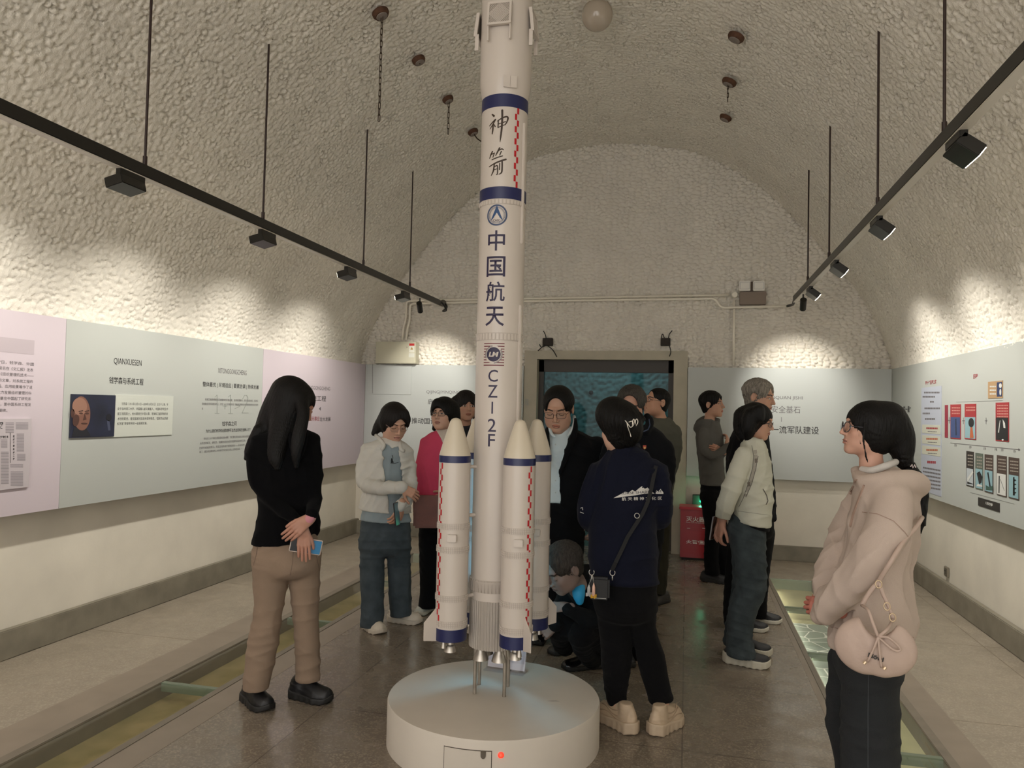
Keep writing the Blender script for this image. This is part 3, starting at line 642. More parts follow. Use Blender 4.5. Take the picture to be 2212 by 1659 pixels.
where = ('first hanger rod from the photographer', 'second hanger rod from the photographer', 'third hanger rod from the photographer', 'hanger rod nearest the far wall')
lwhere = ('first from the photographer', 'second from the photographer', 'third from the photographer', 'nearest the far wall')
for nm, X, sg_, rods, lamps, cyl, wl in tracks:
    r = tag(empty('light_track', (X, 0, ZR)), 'black lighting track hung along the %s side of the vault' % wl, 'light track', 'ceiling light tracks')
    MB().box(-.02, YB + .2, -.03, .02, 7.95, .035).build('rail', black, r, bevel=.004)
    MB().box(-.02, YB + .2, -.035, .02, 7.93, -.030).build('groove', railgrey, r)
    ys = [float(atX(px, py, X)[1]) for px, py in rods]
    for i, y in enumerate([ys[0] - 3.2, ys[0] - 1.5] + ys):
        zt = vault_z(X) + .0
        h = MB(); h.tube([(0, 0, 0), (0, 0, zt - ZR - .035 - .004)], .0068, 8); h.tube([(0, 0, 0.002), (0, 0, .05)], .011, 8); h.tube([(-.02, 0, zt - ZR - .05), (.02, .01, zt - ZR - .045)], .006, 6)
        h = h.build('hanger_rod', rodm, None, auto=40); h.location = (X, y, ZR + .033)
        tag(h, 'thin dark rod holding the %s track, %s' % (wl.replace(' wall', ' side'), where[i - 2] if i > 1 else ('rod above the photographer' if i else 'rod behind the photographer')), 'hanger rod', 'track hanger rods')
    ys = [float(atX(px, py, X)[1]) for px, py in lamps]
    for i, y in enumerate([-1.6, -.1, 1.25] + ys):
        l = tag(empty('wall_washer', (X, y, ZR - .03)), 'black box-shaped wall washer lamp on the %s track, %s' % (wl.replace(' wall', ' side'), lwhere[i - 3] if i > 2 else ('behind the photographer', 'level with the photographer', 'just out of sight overhead')[i]), 'track lamp', 'box lamps on the tracks')
        hx = .06 * sg_
        MB().box(-.016, -.085, -.035, .016, .085, 0).build('adapter', black, l, bevel=.003)
        ca, sa = (.97, .24) if sg_ < 0 else (.80, .60); A = np.array([ca * sg_, 0, -sa]); Bv = np.array([sa * sg_, 0, ca]); c0 = np.array([.028 * sg_, 0, -.062])
        MB().obox(c0, A * .05, np.array([0, .085, 0]), Bv * .026).build('lamp_housing', black, l, bevel=.003)
        MB().obox(c0 + A * .051, A * .002, np.array([0, .076, 0]), Bv * .02).build('lens', lens, l)
        p = c0 + A * .065
        spot('washer_beam', tuple(p), (p[0] + .62 * sg_, p[1], p[2] - .98), WALL_W, 122, .85, .04, parent=l)
    y = float(atX(cyl[0], cyl[1], X)[1]); tgt = np.array([(-3.0 if sg_ < 0 else 1.15), YF, 1.75])
    for yy, tg, wh in ((y, tgt, 'aimed at the far wall'),):
        l = tag(empty('spotlight', (X, yy, ZR - .03)), 'small black cylinder spotlight on the track of the %s %s' % (wl, wh), 'spotlight', 'cylinder spotlights')
        c0 = np.array([0, 0, -.10]); d = tg - (np.array([X, yy, ZR - .13])); d /= np.linalg.norm(d)
        MB().tube([(0, 0, 0), (0, 0, -.075)], .008, 10).build('stem', black, l)
        MB().tube([c0 - d * .065, c0 + d * .065], .029, 20).build('lamp_can', black, l, auto=40)
        MB().tube([c0 + d * .0655, c0 + d * .067], .024, 20).build('lens', lens, l)
        p = c0 + d * .08
        spot('spot_beam', tuple(p), tuple(p + d), SPOT_W, 62, .9, .025, parent=l)
cab = mat('cable_black', '14110f', .5)
e = np.array([-2.72, 7.96, ZR]); q = [e, e + [.02, .04, .01], e + [.05, .1, -.06], atY(957, 672, 8.2), atY(965, 664, 8.42), atY(962, 656, 8.455)]
tag(MB().tube(catmull(q, 24), .011, 8).build('power_cable', cab, None, True), 'black cable looping from the end of the portrait wall track to the far wall socket', 'cable')
p = atY(957, 655, 8.495); tag(MB().lathe([(.001, 0), (.04, 0), (.042, .02), (.03, .032), (.001, .034)], 20, (p[0], p[1] + .01, p[2]), R=np.array([[1, 0, 0], [0, 0, -1], [0, 1, 0]])).build('round_socket', mat('socket_grey', '5d574d', .4), None, True), 'small round dark grey socket on the far wall at the track end', 'socket')
e = np.array([1.04, 7.96, ZR]); q = [e, e + [-.0, .06, -.01], atY(1712, 658, 8.3), atY(1701, 661, 8.45)]
tag(MB().tube(catmull(q, 20), .014, 8).build('power_cable', cab, None, True), 'black sleeve bending from the timeline wall track end to the white conduit', 'cable')

# ------------------------------------------------------------------ things on the vault
rust = mat('rust_disc', '5a3a26', .8, var=.4, vscale=30); conc = mat('disc_face', '8b8078', .8, var=.2, vscale=20); chainm = mat('chain_rust', '3a2a1c', .6, metal=.3)
def anchor(px, py, wpx, links, label, end=None, hook=False):
    p = vault_hit(px, py); x = p[0] - XV; z = p[2]
    t = np.argmin(np.hypot(np.abs(arch[:, 0] - XV) - abs(x), arch[:, 1] - z)); 
    n = np.array([-(x) / 2.97, 0, -.55 - .3]) ; n = np.array([-x * .38, 0, -1.0]); n /= np.linalg.norm(n)
    dist = float(np.linalg.norm(p - CAM)); R = wpx / 2 / FPX * dist
    o = empty('chain_anchor', tuple(p + n * .075)); tag(o, label, 'ceiling anchor', 'rusty discs on the vault')
    u = np.cross(n, [0, 1, 0]); u /= np.linalg.norm(u); v = np.cross(n, u); Rm = np.stack([u, v, n], 1)
    MB().lathe([(.001, -.004), (R, -.004), (R, .012), (R * .8, .03), (.001, .03)], 24, R=Rm).build('disc', rust, o, auto=40)
    MB().lathe([(.001, .028), (R * .7, .028), (R * .66, .034), (.001, .036)], 20, R=Rm).build('disc_face', conc, o, auto=40)
    if links:
        ztop = n[2] * .03
        ztip = float(atY(end[0], end[1], p[1])[2] - p[2] - n[2] * .075) if end else ztop - .2
        L = (ztop - ztip) / links; ch = MB()
        for i in range(links):
            c = np.array([n[0] * .03, 0, ztop - L * (i + .5)]); w = min(.011, L * .16); hl = L * .5 + .004; ax = np.array([1, 0, 0]) if i % 2 == 0 else np.array([.25, .97, 0])
            pts = [c + ax * (w * math.cos(q)) + np.array([0, 0, (hl - w) * (1 if math.sin(q) >= 0 else -1) + w * math.sin(q)]) for q in np.linspace(0, 2 * math.pi, 13)[:-1] + .01]
            ch.tube(pts, .0028, 6, closed=True)
        ch.build('chain', chainm, o, True)
    if hook: MB().tube([n * .03, n * .06 + [.02, 0, -.02], n * .06 + [.06, 0, -.05], n * .06 + [.09, .0, -.04]], .006, 6).build('hook', chainm, o)
    return o
anchor(813, 8, 33, 17, 'largest rusty disc on the vault with the longest hanging chain', (813, 262))
anchor(896, 111, 27, 1, 'rusty disc on the vault with a thin short wire, between the two chained discs', (899, 138))
anchor(960, 198, 23, 6, 'rusty disc beside the rocket with a chain of six links', (962, 290))
anchor(1015, 270, 22, 0, 'small rusty disc close to the rocket with a bent hook', None, True)
anchor(1601, 58, 32, 1, 'broken rusty disc high on the timeline side with one chain link', (1595, 86))
anchor(1585, 158, 29, 4, 'rusty disc on the timeline side with a short four-link chain', (1579, 219))
anchor(1576, 237, 24, 0, 'dark rusty disc with no chain below the short four-link chain')
p = vault_hit(1290, 3); gp = atY(1290, 33, p[1] - .0); o = tag(empty('globe_lamp', (gp[0], gp[1], gp[2])), 'unlit white glass globe lamp at the crown of the vault beside the rocket top', 'ceiling lamp')
gr = 30 / FPX * float(np.linalg.norm(gp - CAM)); top = vault_z(gp[0]) - gp[2]
MB().lathe([(gr * math.sin(a), -gr * math.cos(a)) for a in np.linspace(.01, 2.75, 24)], 36).build('globe', mat('opal_glass', 'b5a898', .12, coat=.5), o, True)
MB().lathe([(.001, gr * .8), (gr * .55, gr * .8), (gr * .6, top - .0), (.001, top)], 24).build('lamp_base', mat('lamp_base', '5c5048', .6), o, auto=40)

# ------------------------------------------------------------------ far wall services
pipe = mat('conduit_white', 'f0e9da', .5)
FY = YF - .112
def run(name, pts, r, label, cat='conduit', group='white conduits on the far wall', y=FY):
    P = [atY(a, b, y) for a, b in pts]; out = []
    for i, q in enumerate(P):     # round the corners
        if 0 < i < len(P) - 1:
            d0, d1 = P[i - 1] - q, P[i + 1] - q; k = min(.05, np.linalg.norm(d0) / 2, np.linalg.norm(d1) / 2)
            a, b = q + d0 / np.linalg.norm(d0) * k, q + d1 / np.linalg.norm(d1) * k
            out += [a * (1 - t) ** 2 + 2 * q * t * (1 - t) + b * t * t for t in np.linspace(0, 1, 6)]
        else: out.append(q)
    return tag(MB().tube(out, r, 10).build(name, pipe, None, True), label, cat, group)
run('conduit', [(869, 734), (872, 705), (877, 690), (878, 650), (1574, 637)], .013, 'upper white conduit from the grey cabinet to the junction disc under the vault')
run('conduit', [(877, 734), (880, 708), (885, 693), (886, 656), (1040, 652), (1545, 645), (1557, 665), (1698, 661)], .013, 'lower white conduit running from the grey cabinet to the timeline wall track')
run('conduit', [(1586, 648), (1584, 789)], .013, 'vertical white conduit dropping from the junction disc to the display panel', y=FY + .025)
p = atY(1587, 637, FY); tag(MB().lathe([(.001, -.02), (.032, -.02), (.032, .02), (.028, .026), (.001, .026)], 24, tuple(p), R=np.array([[1, 0, 0], [0, 0, -1], [0, 1, 0]])).build('junction_disc', pipe, None, auto=40), 'round white junction disc where the conduits meet', 'junction box')
def wallbox(name, x0, y0, x1, y1, dep, m, label, cat, Y=None, bevel=.004, parent=None):
    Yf = (YF - .02 - dep) if Y is None else Y
    a, b = atY(x0, y0, Yf), atY(x1, y1, Yf)
    o = MB().box(a[0], Yf, b[2], b[0], Yf + dep, a[2]).build(name, m, parent, bevel=bevel)
    return tag(o, label, cat) if parent is None else o
cabm = mat('cabinet_grey', 'c3bfa9', .45)
cb = tag(empty('electrical_cabinet'), 'pale grey electrical cabinet standing on top of the far wall panel', 'electrical cabinet')
wallbox('case', 812, 738, 897, 785.5, .12, cabm, None, None, parent=cb, Y=YF - .19)
Yc = YF - .19 - .003
for nm, x0, y0, x1, y1, m in (('door', 813, 740, 895, 784, cabm),):
    a, b = atY(x0, y0, Yc), atY(x1, y1, Yc); MB().box(a[0], Yc, b[2], b[0], Yc + .004, a[2]).build(nm, m, cb, bevel=.001)
Yc -= .0015
for nm, x0, y0, x1, y1, m in (('red_label', 884, 742, 895, 747, mat('label_red', 'c02a2a', .5)), ('white_label', 884, 747, 895, 761, mat('label_white', 'd8d6c8', .6)), ('paper_label', 883, 763, 895, 772, mat('label_pale', 'cfcfc4', .6))):
    a, b = atY(x0, y0, Yc), atY(x1, y1, Yc); MB().box(a[0], Yc, b[2], b[0], Yc + .0012, a[2]).build(nm, m, cb)
a = atY(889.5, 752.5, Yc - .001); MB().prism([(-.018, -.016), (.018, -.016), (0, .018)], .001, tuple(a), ((1, 0, 0), (0, 0, 1), (0, 1, 0))).build('warning_triangle', mat('warn_yellow', 'a98a4a', .5), cb)
a = atY(879, 750, Yc); MB().lathe([(.001, 0), (.008, 0), (.008, .008), (.001, .008)], 12, tuple(a), R=np.array([[1, 0, 0], [0, 0, -1], [0, 1, 0]])).build('lock', silver, cb)
em = tag(empty('emergency_light'), 'twin-headed emergency light unit high on the far wall', 'emergency light')
brn = mat('unit_brown', '857669', .6)
wallbox('battery_case', 1598, 630, 1655, 657, .07, brn, None, None, Y=YF - .135, parent=em)
wallbox('top_bracket', 1600, 609, 1652, 628, .02, mat('bracket_dark', '6c5b4c', .6), None, None, Y=YF - .085, parent=em)
refl = mat('reflector', 'b5b2b6', .2, spec=.8)
for x0, x1 in ((1597, 1621), (1627, 1652)):
    h = wallbox('lamp_head', x0, 606.5, x1, 628, .06, mat('lamp_white', 'e9e5dc', .45), None, None, Y=YF - .145, parent=em, bevel=.006)
    c = atY((x0 + x1) / 2, 617, YF - .147); mb = MB(); w, hgt = .05, .037
    V = [c + np.array([a * w, 0, b * hgt]) for a, b in ((-1, -1), (1, -1), (1, 1), (-1, 1))] + [c + np.array([0, .03, 0])]
    mb.add(V, [(0, 1, 4), (1, 2, 4), (2, 3, 4), (3, 0, 4)]); mb.build('reflector', refl, h)
    q = atY((x0 + x1) / 2, 629, YF - .09); MB().tube([q - [0, 0, .012], q + [0, 0, .012]], .01, 10).build('pivot', mat('lamp_white', 'd0c8ba'), em)
for k, (x, y, lab) in enumerate(((1182, 738, 'dark metal bracket with loose wires above the door, on the rocket side'), (1437, 738, 'dark metal bracket with a bent wire above the door, on the extinguisher side'))):
    o = tag(empty('wall_bracket'), lab, 'wall bracket', 'wired brackets above the door'); dk = mat('bracket_iron', '2b2118', .7, var=.4, vscale=40)
    wallbox('box', x - 10, y - 8, x + 11, y + 9, .06, dk, None, None, Y=YF - .125, parent=o)
    wr = [[(x - 2, y - 6), (x - 4, y - 15), (x - 8, y - 23)], [(x, y + 8), (x + 12, y + 18), (x + 21, y + 33)], [(x - 3, y + 8), (x - 12, y + 12), (x - 17, y + 6)], [(x - 5, y + 6), (x - 20, y + 20)]] if k == 0 else [[(x - 9, y - 6), (x - 6, y - 17), (x - 2, y - 8)], [(x + 7, y - 8), (x + 9, y - 16), (x + 15, y - 24)], [(x + 9, y + 8), (x + 12, y + 22), (x + 9, y + 32)]]
    for w_ in wr: MB().tube(catmull([atY(a, b, YF - .13) for a, b in w_], 10), .006, 6).build('wire', cab, o, True)

# fire extinguisher box with the green exit lamp behind it
fx = tag(empty('fire_extinguisher_box'), 'red steel fire extinguisher box with white lettering beside the doorway', 'fire extinguisher box')
fred = mat('fire_red', '9c1420', .4, coat=.3); fpink = mat('fire_lid', 'c23a44', .4)
Fy = 8.22; a, b = atY(1470, 1100, Fy), atY(1566, 1203, Fy); xa, xb, zt = a[0], b[0], a[2]
MB().box(xa + .0, Fy, .025, xb, Fy + .24, zt).build('case', fred, fx, bevel=.004)
MB().box(xa - .012, Fy - .014, zt, xb + .012, Fy + .25, zt + .03).build('lid', fpink, fx, bevel=.004)
MB().box(xa + .02, Fy + .01, 0, xb - .02, Fy + .23, .03).build('skid', mat('skid_black', '171210', .7), fx)
zm = atY(1500, 1143, Fy)[2]; MB().box(xa + .02, Fy - .006, .05, xb - .02, Fy + .002, zm - .01).build('door', fred, fx, bevel=.003)
wt = mat('print_white', 'e2d6d2', .6)
def wtext(body, x0, x1, y, h, bold=.02):
    A, B = atY(x0, y, Fy - .008), atY(x1, y, Fy - .008); me = fit_text(body, B[0] - A[0], h, bold); o = link('lettering', me, wt, fx); o.matrix_world = frame((A + B) / 2, (1, 0, 0), (0, 0, 1)); return o
wtext('灭火器箱', 1482, 1537, 1122, .055); wtext('FIRE EXTINGUISHER BOX', 1482, 1545, 1130, .010, 0); wtext('火警☎119', 1482, 1543, 1172, .042)
for x0, x1 in ((1484, 1491), (1517, 1540)):
    A, B = atY(x0, 1141, Fy - .008), atY(x1, 1141, Fy - .008); MB().box(A[0], Fy - .008, A[2] - .003, B[0], Fy - .004, A[2] + .003).build('white_rule', wt, fx)
ex = tag(empty('exit_lamp'), 'small dark exit lamp with a lit green arrow just above the red extinguisher box', 'exit sign')
wallbox('case', 1496, 1069, 1550, 1097, .09, mat('exit_case', '2c3328', .5), None, None, Y=YF - .16, parent=ex)
c = atY(1516, 1083, YF - .163); MB().prism([(-.025, 0), (0, .028), (.02, .028), (.02, -.028), (0, -.028)], .003, tuple(c), ((1, 0, 0), (0, 0, 1), (0, 1, 0))).build('lit_arrow', mat('exit_green', '40ffb0', .4, emit='12f08a', estr=2.2), ex)
gl2 = bpy.data.lights.new('exit_glow', 'POINT'); gl2.energy = .35; gl2.color = (.1, 1, .5); gl2.shadow_soft_size = .03; g2 = bpy.data.objects.new('exit_glow', gl2); COL.objects.link(g2); g2.location = tuple(c - np.array([0, .06, 0])); g2.parent = ex
# socket on the timeline wall, small marks
p = atX(2046, 1235, XR - .006); ot = tag(empty('wall_socket', tuple(p)), 'small grey power socket low on the wall under the timeline', 'wall socket')
MB().box(-.012, -.043, -.043, .003, .043, .043).build('plate', mat('socket_plate', '8a8272', .4), ot, bevel=.004)
MB().box(-.016, -.03, -.03, -.011, .03, .03).build('insert', mat('socket_dark', '6a6357', .5), ot, bevel=.002)
for dy, dz in ((-.01, .008), (.01, .008), (0, -.012)): MB().box(-.0175, dy - .003, dz - .007, -.0155, dy + .003, dz + .007).build('slot', cab, ot)
# ------------------------------------------------------------------ display panels
pgrey = mat('panel_grey_green', 'b6b9b4', 0.5, spec=.35)
ppink = mat('panel_pink', 'cbbfc6', 0.5, spec=.35)
pfar = mat('panel_pale', 'bcc0bd', 0.5, spec=.35)
ink = mat('print_dark', '2d2b2c', .6); inkg = mat('print_grey', '8b8d8a', .6); inkp = mat('print_mid', '6a6567', .6); inkr = mat('print_red', '9c2a35', .6); cardw = mat('card_white', 'c9ccc3', .45)
PZ0, PZ1 = 0.865, 2.06
PXL, PXR, PYF = -3.83, 2.075, YF - .12
class Panel:
    """a wall panel; px() turns a point of the photograph into a place on its face"""
    def __init__(s, name, axis, pos, a, b, m, label, thick=.035):
        s.axis, s.pos = axis, pos; s.o = tag(empty('display_panel'), label, 'display panel', 'display panels on the walls'); s.n = 0
        lo, hi = min(a, b), max(a, b)
        if axis == 'L': bx = (pos - thick, lo, PZ0, pos, hi, PZ1)
        elif axis == 'R': bx = (pos, lo, PZ0, pos + thick, hi, PZ1)
        else: bx = (lo, pos, PZ0, hi, pos + thick, PZ1)
        MB().box(*bx).build('board', m, s.o)
        # battens that hold the board off the wall
        back = MB()
        for q in (lo + .08, hi - .08):
            if axis == 'L': back.box(XL + .004, q - .03, PZ0 + .1, pos - thick, q + .03, 1.94)
            elif axis == 'R': back.box(pos + thick, q - .03, PZ0 + .1, XR - .004, q + .03, 1.94)
            else: back.box(q - .03, pos + thick, PZ0 + .1, q + .03, YF - .035, 1.94)
        back.build('batten', lowplaster, s.o)
    def px(s, x, y, off=0.0):
        if s.axis == 'L': return atX(x, y, s.pos + off)
        if s.axis == 'R': return atX(x, y, s.pos - off)
        return atY(x, y, s.pos - off)
    @property
    def u(s): return {'L': (0, 1, 0), 'R': (0, -1, 0), 'F': (1, 0, 0)}[s.axis]
    def text(s, body, x0, x1, y, hpx=None, m=None, bold=.0, off=.0012, par=None, spacing=1.0):
        A, B = s.px(x0, y), s.px(x1, y); w = float(np.linalg.norm((B - A)[:2])); C = s.px((x0 + x1) / 2, y, off)
        # centre by distance on the wall, not in the picture
        C[:2] = ((A + B) / 2)[:2]; C = C + (s.px(x0, y, off) - A)
        hh = None
        if hpx: hh = abs(s.px((x0 + x1) / 2, y - hpx / 2)[2] - s.px((x0 + x1) / 2, y + hpx / 2)[2])
        C[2] = (A[2] + B[2]) / 2
        o = link('lettering', fit_text(body, w, hh, bold, spacing), m or ink, par or s.o); o.matrix_world = frame(C, s.u, (0, 0, 1)); s.n += 1; return o
    def card(s, name, x0, y0, x1, y1, m, thick=.006, par=None, off=0.0, yl=None):
        """axis-aligned card: x0,x1 px of its sides, y0,y1 px of top and bottom measured at x0"""
        A, B = s.px(x0, y0), s.px(x1, y0); z1, z0 = s.px(x0, y0)[2], s.px(x0, y1)[2]; f = off; g = off + thick
        if s.axis == 'L': bx = (s.pos + f, min(A[1], B[1]), z0, s.pos + g, max(A[1], B[1]), z1)
        elif s.axis == 'R': bx = (s.pos - g, min(A[1], B[1]), z0, s.pos - f, max(A[1], B[1]), z1)
        else: bx = (min(A[0], B[0]), s.pos - g, z0, max(A[0], B[0]), s.pos - f, z1)
        return MB().box(*bx).build(name, m, par or s.o)
    def poly(s, name, pts, m, off=.001, par=None, thick=.0006):
        P = [s.px(x, y, off) for x, y in pts]; n = {'L': np.array([1, 0, 0]), 'R': np.array([-1, 0, 0]), 'F': np.array([0, -1, 0])}[s.axis]
        mb = MB(); k = len(P); mb.add([p for p in P] + [p + n * thick for p in P], [tuple(range(k)), tuple(range(k, 2 * k))[::-1]] + [(i, (i + 1) % k, k + (i + 1) % k, k + i) for i in range(k)])
        return mb.build(name, m, par or s.o)
    def oval(s, name, c, rx, ry, m, off=.001, rot=0, par=None, n=24):
        return s.poly(name, [(c[0] + rx * math.cos(a) * math.cos(rot) - ry * math.sin(a) * math.sin(rot), c[1] + rx * math.cos(a) * math.sin(rot) + ry * math.sin(a) * math.cos(rot)) for a in np.linspace(0, 2 * math.pi, n + 1)[:-1]], m, off, par)
yA = float(atX(136, 890, PXL)[1]); yB = float(atX(565, 890, PXL)[1])
A = Panel('a', 'L', PXL, .6, yA - .003, ppink, 'pale pink display panel with the newspaper page on the portrait wall')
B = Panel('b', 'L', PXL, yA, yB - .003, pgrey, 'grey-green display panel with the framed portrait and heading')
C = Panel('c', 'L', PXL, yB, PYF - .002, ppink, 'pale pink display panel in the far corner behind the long-haired woman')
Z = Panel('z', 'L', PXL, YB + .3, .597, pgrey, 'grey-green display panel on the portrait wall behind the photographer')
for i, t in enumerate(('80年9月27日，钱学森、许国', '志、王寿云联名在《文汇报》发表', '了题为《组织管理的技术——', '系统工程》的文章，对系统工程的', '概念、内涵、应用前景等作了说', '明，并提出要大力发展组织管理的科', '学技术。该文章在中国起了研究系', '统工程的大潮，是中国系统工程发', '展的里程碑。')):
    y = 783 + 12.6 * i - (.6 * i); x1 = (73, 72, 73, 71, 70, 68, 67, 67, 16)[i]
    A.text(t, x1 - 115 * (len(t) / 15.0), x1, y + (i * .9), 7.5, inkp)
A.card('faint_band', -30, 724, 75, 757, mat('panel_pink_dark', 'b9adb3', .5), .001)
np_ = A.card('newspaper', -70, 905, 65, 1066, mat('newsprint', 'bfb6ba', .6), .012)
rnd = random.Random(5)
def columns(x0, x1, y0, y1, n):
    mb = MB(); h = (y1 - y0) / n
    for i in range(n):
        y = y0 + h * (i + .25); p = [A.px(x, yy, .0125) for x, yy in ((x0, y), (x1, y), (x1, y + h * .5), (x0, y + h * .5))]; mb.add(p, [(0, 1, 2, 3)])
    mb.build('print_columns', mat('newsprint_text', '8d868b', .7), np_)
for c in ((-60, -32, 930, 1050, 30), (-28, -2, 930, 1050, 30), (2, 16, 949, 968, 8), (12, 30, 912, 936, 7), (34, 61, 912, 928, 6), (2, 19, 975, 1046, 22), (36, 52, 936, 976, 16), (37, 55, 980, 996, 7), (22, 50, 1002, 1010, 3), (23, 50, 1018, 1050, 13)): columns(*c)
A.text('文汇报', -40, 8, 919, 15, ink, .03, .0128, np_); A.text('组织管理的技术', -10, 18, 944, 6, ink, .03, .0128, np_)
for x, ya, yb in ((22, 935, 1000),): A.poly('rule', [(x, ya), (x + .7, ya), (x + .7, yb), (x, yb)], ink, .0128, np_)
for i, ch in enumerate('组织管理系统工程'): A.text(ch, 28, 31.5, 942 + i * 7, 5, ink, .02, .0128, np_)

B.text('QIANXUESEN', 246, 306, 783, 15, ink); B.text('钱学森与系统工程', 236, 310, 823, 15, ink, .008)
fr = B.card('portrait', 152.5, 851, 247, 946, mat('portrait_ground', '262833', .4, var=.35, vscale=5, col2='31354a'), .012)
sk, sk2 = mat('portrait_skin', '7d5749', .6), mat('portrait_skin_dark', '4f352e', .6)
g = .0125
B.poly('portrait_jacket', [(155, 944), (160, 925), (172, 918), (184, 922), (193, 936), (196, 943)], mat('portrait_jacket', '23242a', .6), g, fr)
B.oval('portrait_face', (176, 893), 19, 37, sk, g + .0006, -.03, fr)
B.oval('portrait_face', (172, 878), 16, 19, mat('portrait_brow', '97705f', .6), g + .0012, 0, fr)
B.oval('portrait_ear', (157, 893), 4, 10, sk2, g + .0012, 0, fr)
for x in (175, 188): B.oval('portrait_eye', (x, 893), 4.2, 2.2, sk2, g + .0018, .1, fr); B.poly('portrait_eyebrow', [(x - 5, 888), (x + 4, 886), (x + 5, 888), (x - 5, 890)], mat('portrait_hair', '3a2a26', .7), g + .0018, fr)
B.poly('portrait_nose', [(183, 893), (187, 906), (179, 908)], sk2, g + .0018, fr); B.oval('portrait_mouth', (182, 915), 7, 1.8, sk2, g + .0018, .05, fr); B.oval('portrait_cheek', (164, 908), 7, 13, sk2, g + .0009, .15, fr)
B.oval('portrait_plant', (235, 902), 6, 8, mat('portrait_plant', '1b1c24', .6), g, 0, fr); B.poly('portrait_plant', [(231, 908), (236, 908), (239, 930), (233, 930)], mat('portrait_shade', '43485e', .6), g, fr)
wc = B.card('white_card', 246.5, 852, 373, 944, cardw, .008)
for i, t in enumerate(('钱学森（1911年12月11日—2009年10月31日）出生于上海，毕', '业于加州理工大学，中国载人航天奠基人，中国科学院及中', '国工程院院士，他长期担任中国火箭、导弹和卫星研制的技', '术领导职务，曾获国家科技进步奖特等奖，“国家杰出贡献', '科学家”荣誉称号和一级英模奖章。')):
    x0, x1 = (263, 363) if i == 0 else ((254, 362.5) if i < 4 else (253, 318)); B.text(t, x0, x1, 873 + i * 10.4, 6.2, ink, 0, .0085, wc)
B.text('XITONGGONGCHENG', 471, 533, 803, 10.5, inkp); B.text('整体最优 | 环境适应 | 要素协调 | 持续发展', 438, 559, 834, 11.5, ink, .006)
pale_ink = mat('print_pale', '9ca09a', .6)
def stroke(P, w=1.3):
    for q in strip_px(P, w): B.poly('outline_numeral', q, pale_ink)
def strip_px(pts, w):
    P = np.array(pts, float); out = []
    for a, b in zip(P[:-1], P[1:]):
        n = np.array([-(b - a)[1], (b - a)[0]]); n = n / np.linalg.norm(n) * w / 2; out.append([tuple(a + n), tuple(b + n), tuple(b - n), tuple(a - n)])
    return out
for x in (468, 497): stroke([(x - 4, 858), (x + 1, 853), (x + 1, 892)]); stroke([(x - 4, 893), (x + 6, 893)])
stroke([(486, 871), (486, 884)]); stroke([(481, 877), (491, 877)]); stroke([(507, 872), (519, 877), (507, 883)]); stroke([(524, 862), (528, 854), (533, 854), (536, 860), (534, 868), (523, 892), (537, 892)])
for i, (t, x0, x1) in enumerate((('系统工程思想是从系统整体的价值出发，妥善处理部分、部分和部分间，系统论', 443, 557.5), ('系统集成实现系统整体为上，实现“1+1>2”的涌现效应，是以辩证唯物主义处理系统时的综合方法的', 436, 557.5), ('论', 436, 439))): B.text(t, x0, x1, 864.5 + i * 9, 5, inkp, 0, .0016)
B.text('钱学森之问', 480, 511, 915, 10, ink, .006); B.text('为什么我们的学校总是培养不出杰出的科技创新人才？', 445, 541, 929.5, 7.5, ink, .008)
for i, (t, x0, x1) in enumerate((('社会主义人才系统工程的理论创始者是：“我们要实现社会主义现代化的目标，就得', 440, 548), ('从历史的结论，使优势，就要把科技与经济发展的综合协作工作，系统工程中', 432, 548), ('已经形成他的学问，而且正在形成个新科技体——系统科学，都可以在社', 431, 548), ('看了，建立并运用好的人才系统可为社会主义的人才系统工程。”', 431, 522))): B.text(t, x0, x1, 944.5 + i * 9.4, 5, inkp, 0, .0016)
C.text('HANGTIAN XITONGGONGCHENG', 618, 713, 837, 8, inkp); C.text('航天系统工程', 640, 704.5, 860, 12.5, ink, .006)
for x in (672, 691): C.poly('arrow_mark', [(x + 2, 878.5), (x + 2, 887.5), (x - 2, 883)], inkp)
C.text('推进创新', 612, 652, 903, 10, ink, .004); C.text('支撑航天事业', 655, 690, 904.3, 10, inkr, .004); C.text('壮大发展', 691, 714, 905.6, 9.5, ink, .004)
xd0, xd1 = DX0 - .155, DX1 + .155
D = Panel('d', 'F', PYF, PXL + .002, xd0, pfar, 'pale display panel between the corner and the door, below the electrical cabinet')
E = Panel('e', 'F', PYF, xd1, PXR - .002, pfar, 'pale display panel on the far wall above the red extinguisher box')
cov = D.card('cover_flap', 805, 788, 889.5, 851, pfar, .006); D.poly('flap_shadow_gap', [(804.5, 787), (805.3, 787), (805.3, 849.5), (804.5, 849.5)], inkp, .0065, cov)
D.text('QIJINGJIYINQING', 921, 993, 848, 8.5, inkp); D.text('启经济新引擎', 924, 996, 868, 12.5, ink); D.text('推动国计民生发展', 889, 997, 910, 13.5, ink, .006)
D.text('钱学森系统工程', 1083, 1142, 868, 14, mat('panel_pale_print', '9fa3a0', .6))
E.text('ANQUAN JISHI', 1658, 1734, 860, 9, inkp); E.text('筑国家安全基石', 1618, 1729, 884, 15.5, inkp); E.poly('rule', [(1687.5, 901), (1688.6, 901), (1688.6, 911), (1687.5, 911)], inkp); E.text('支撑世界一流军队建设', 1598, 1769, 928, 16.5, ink, .006)
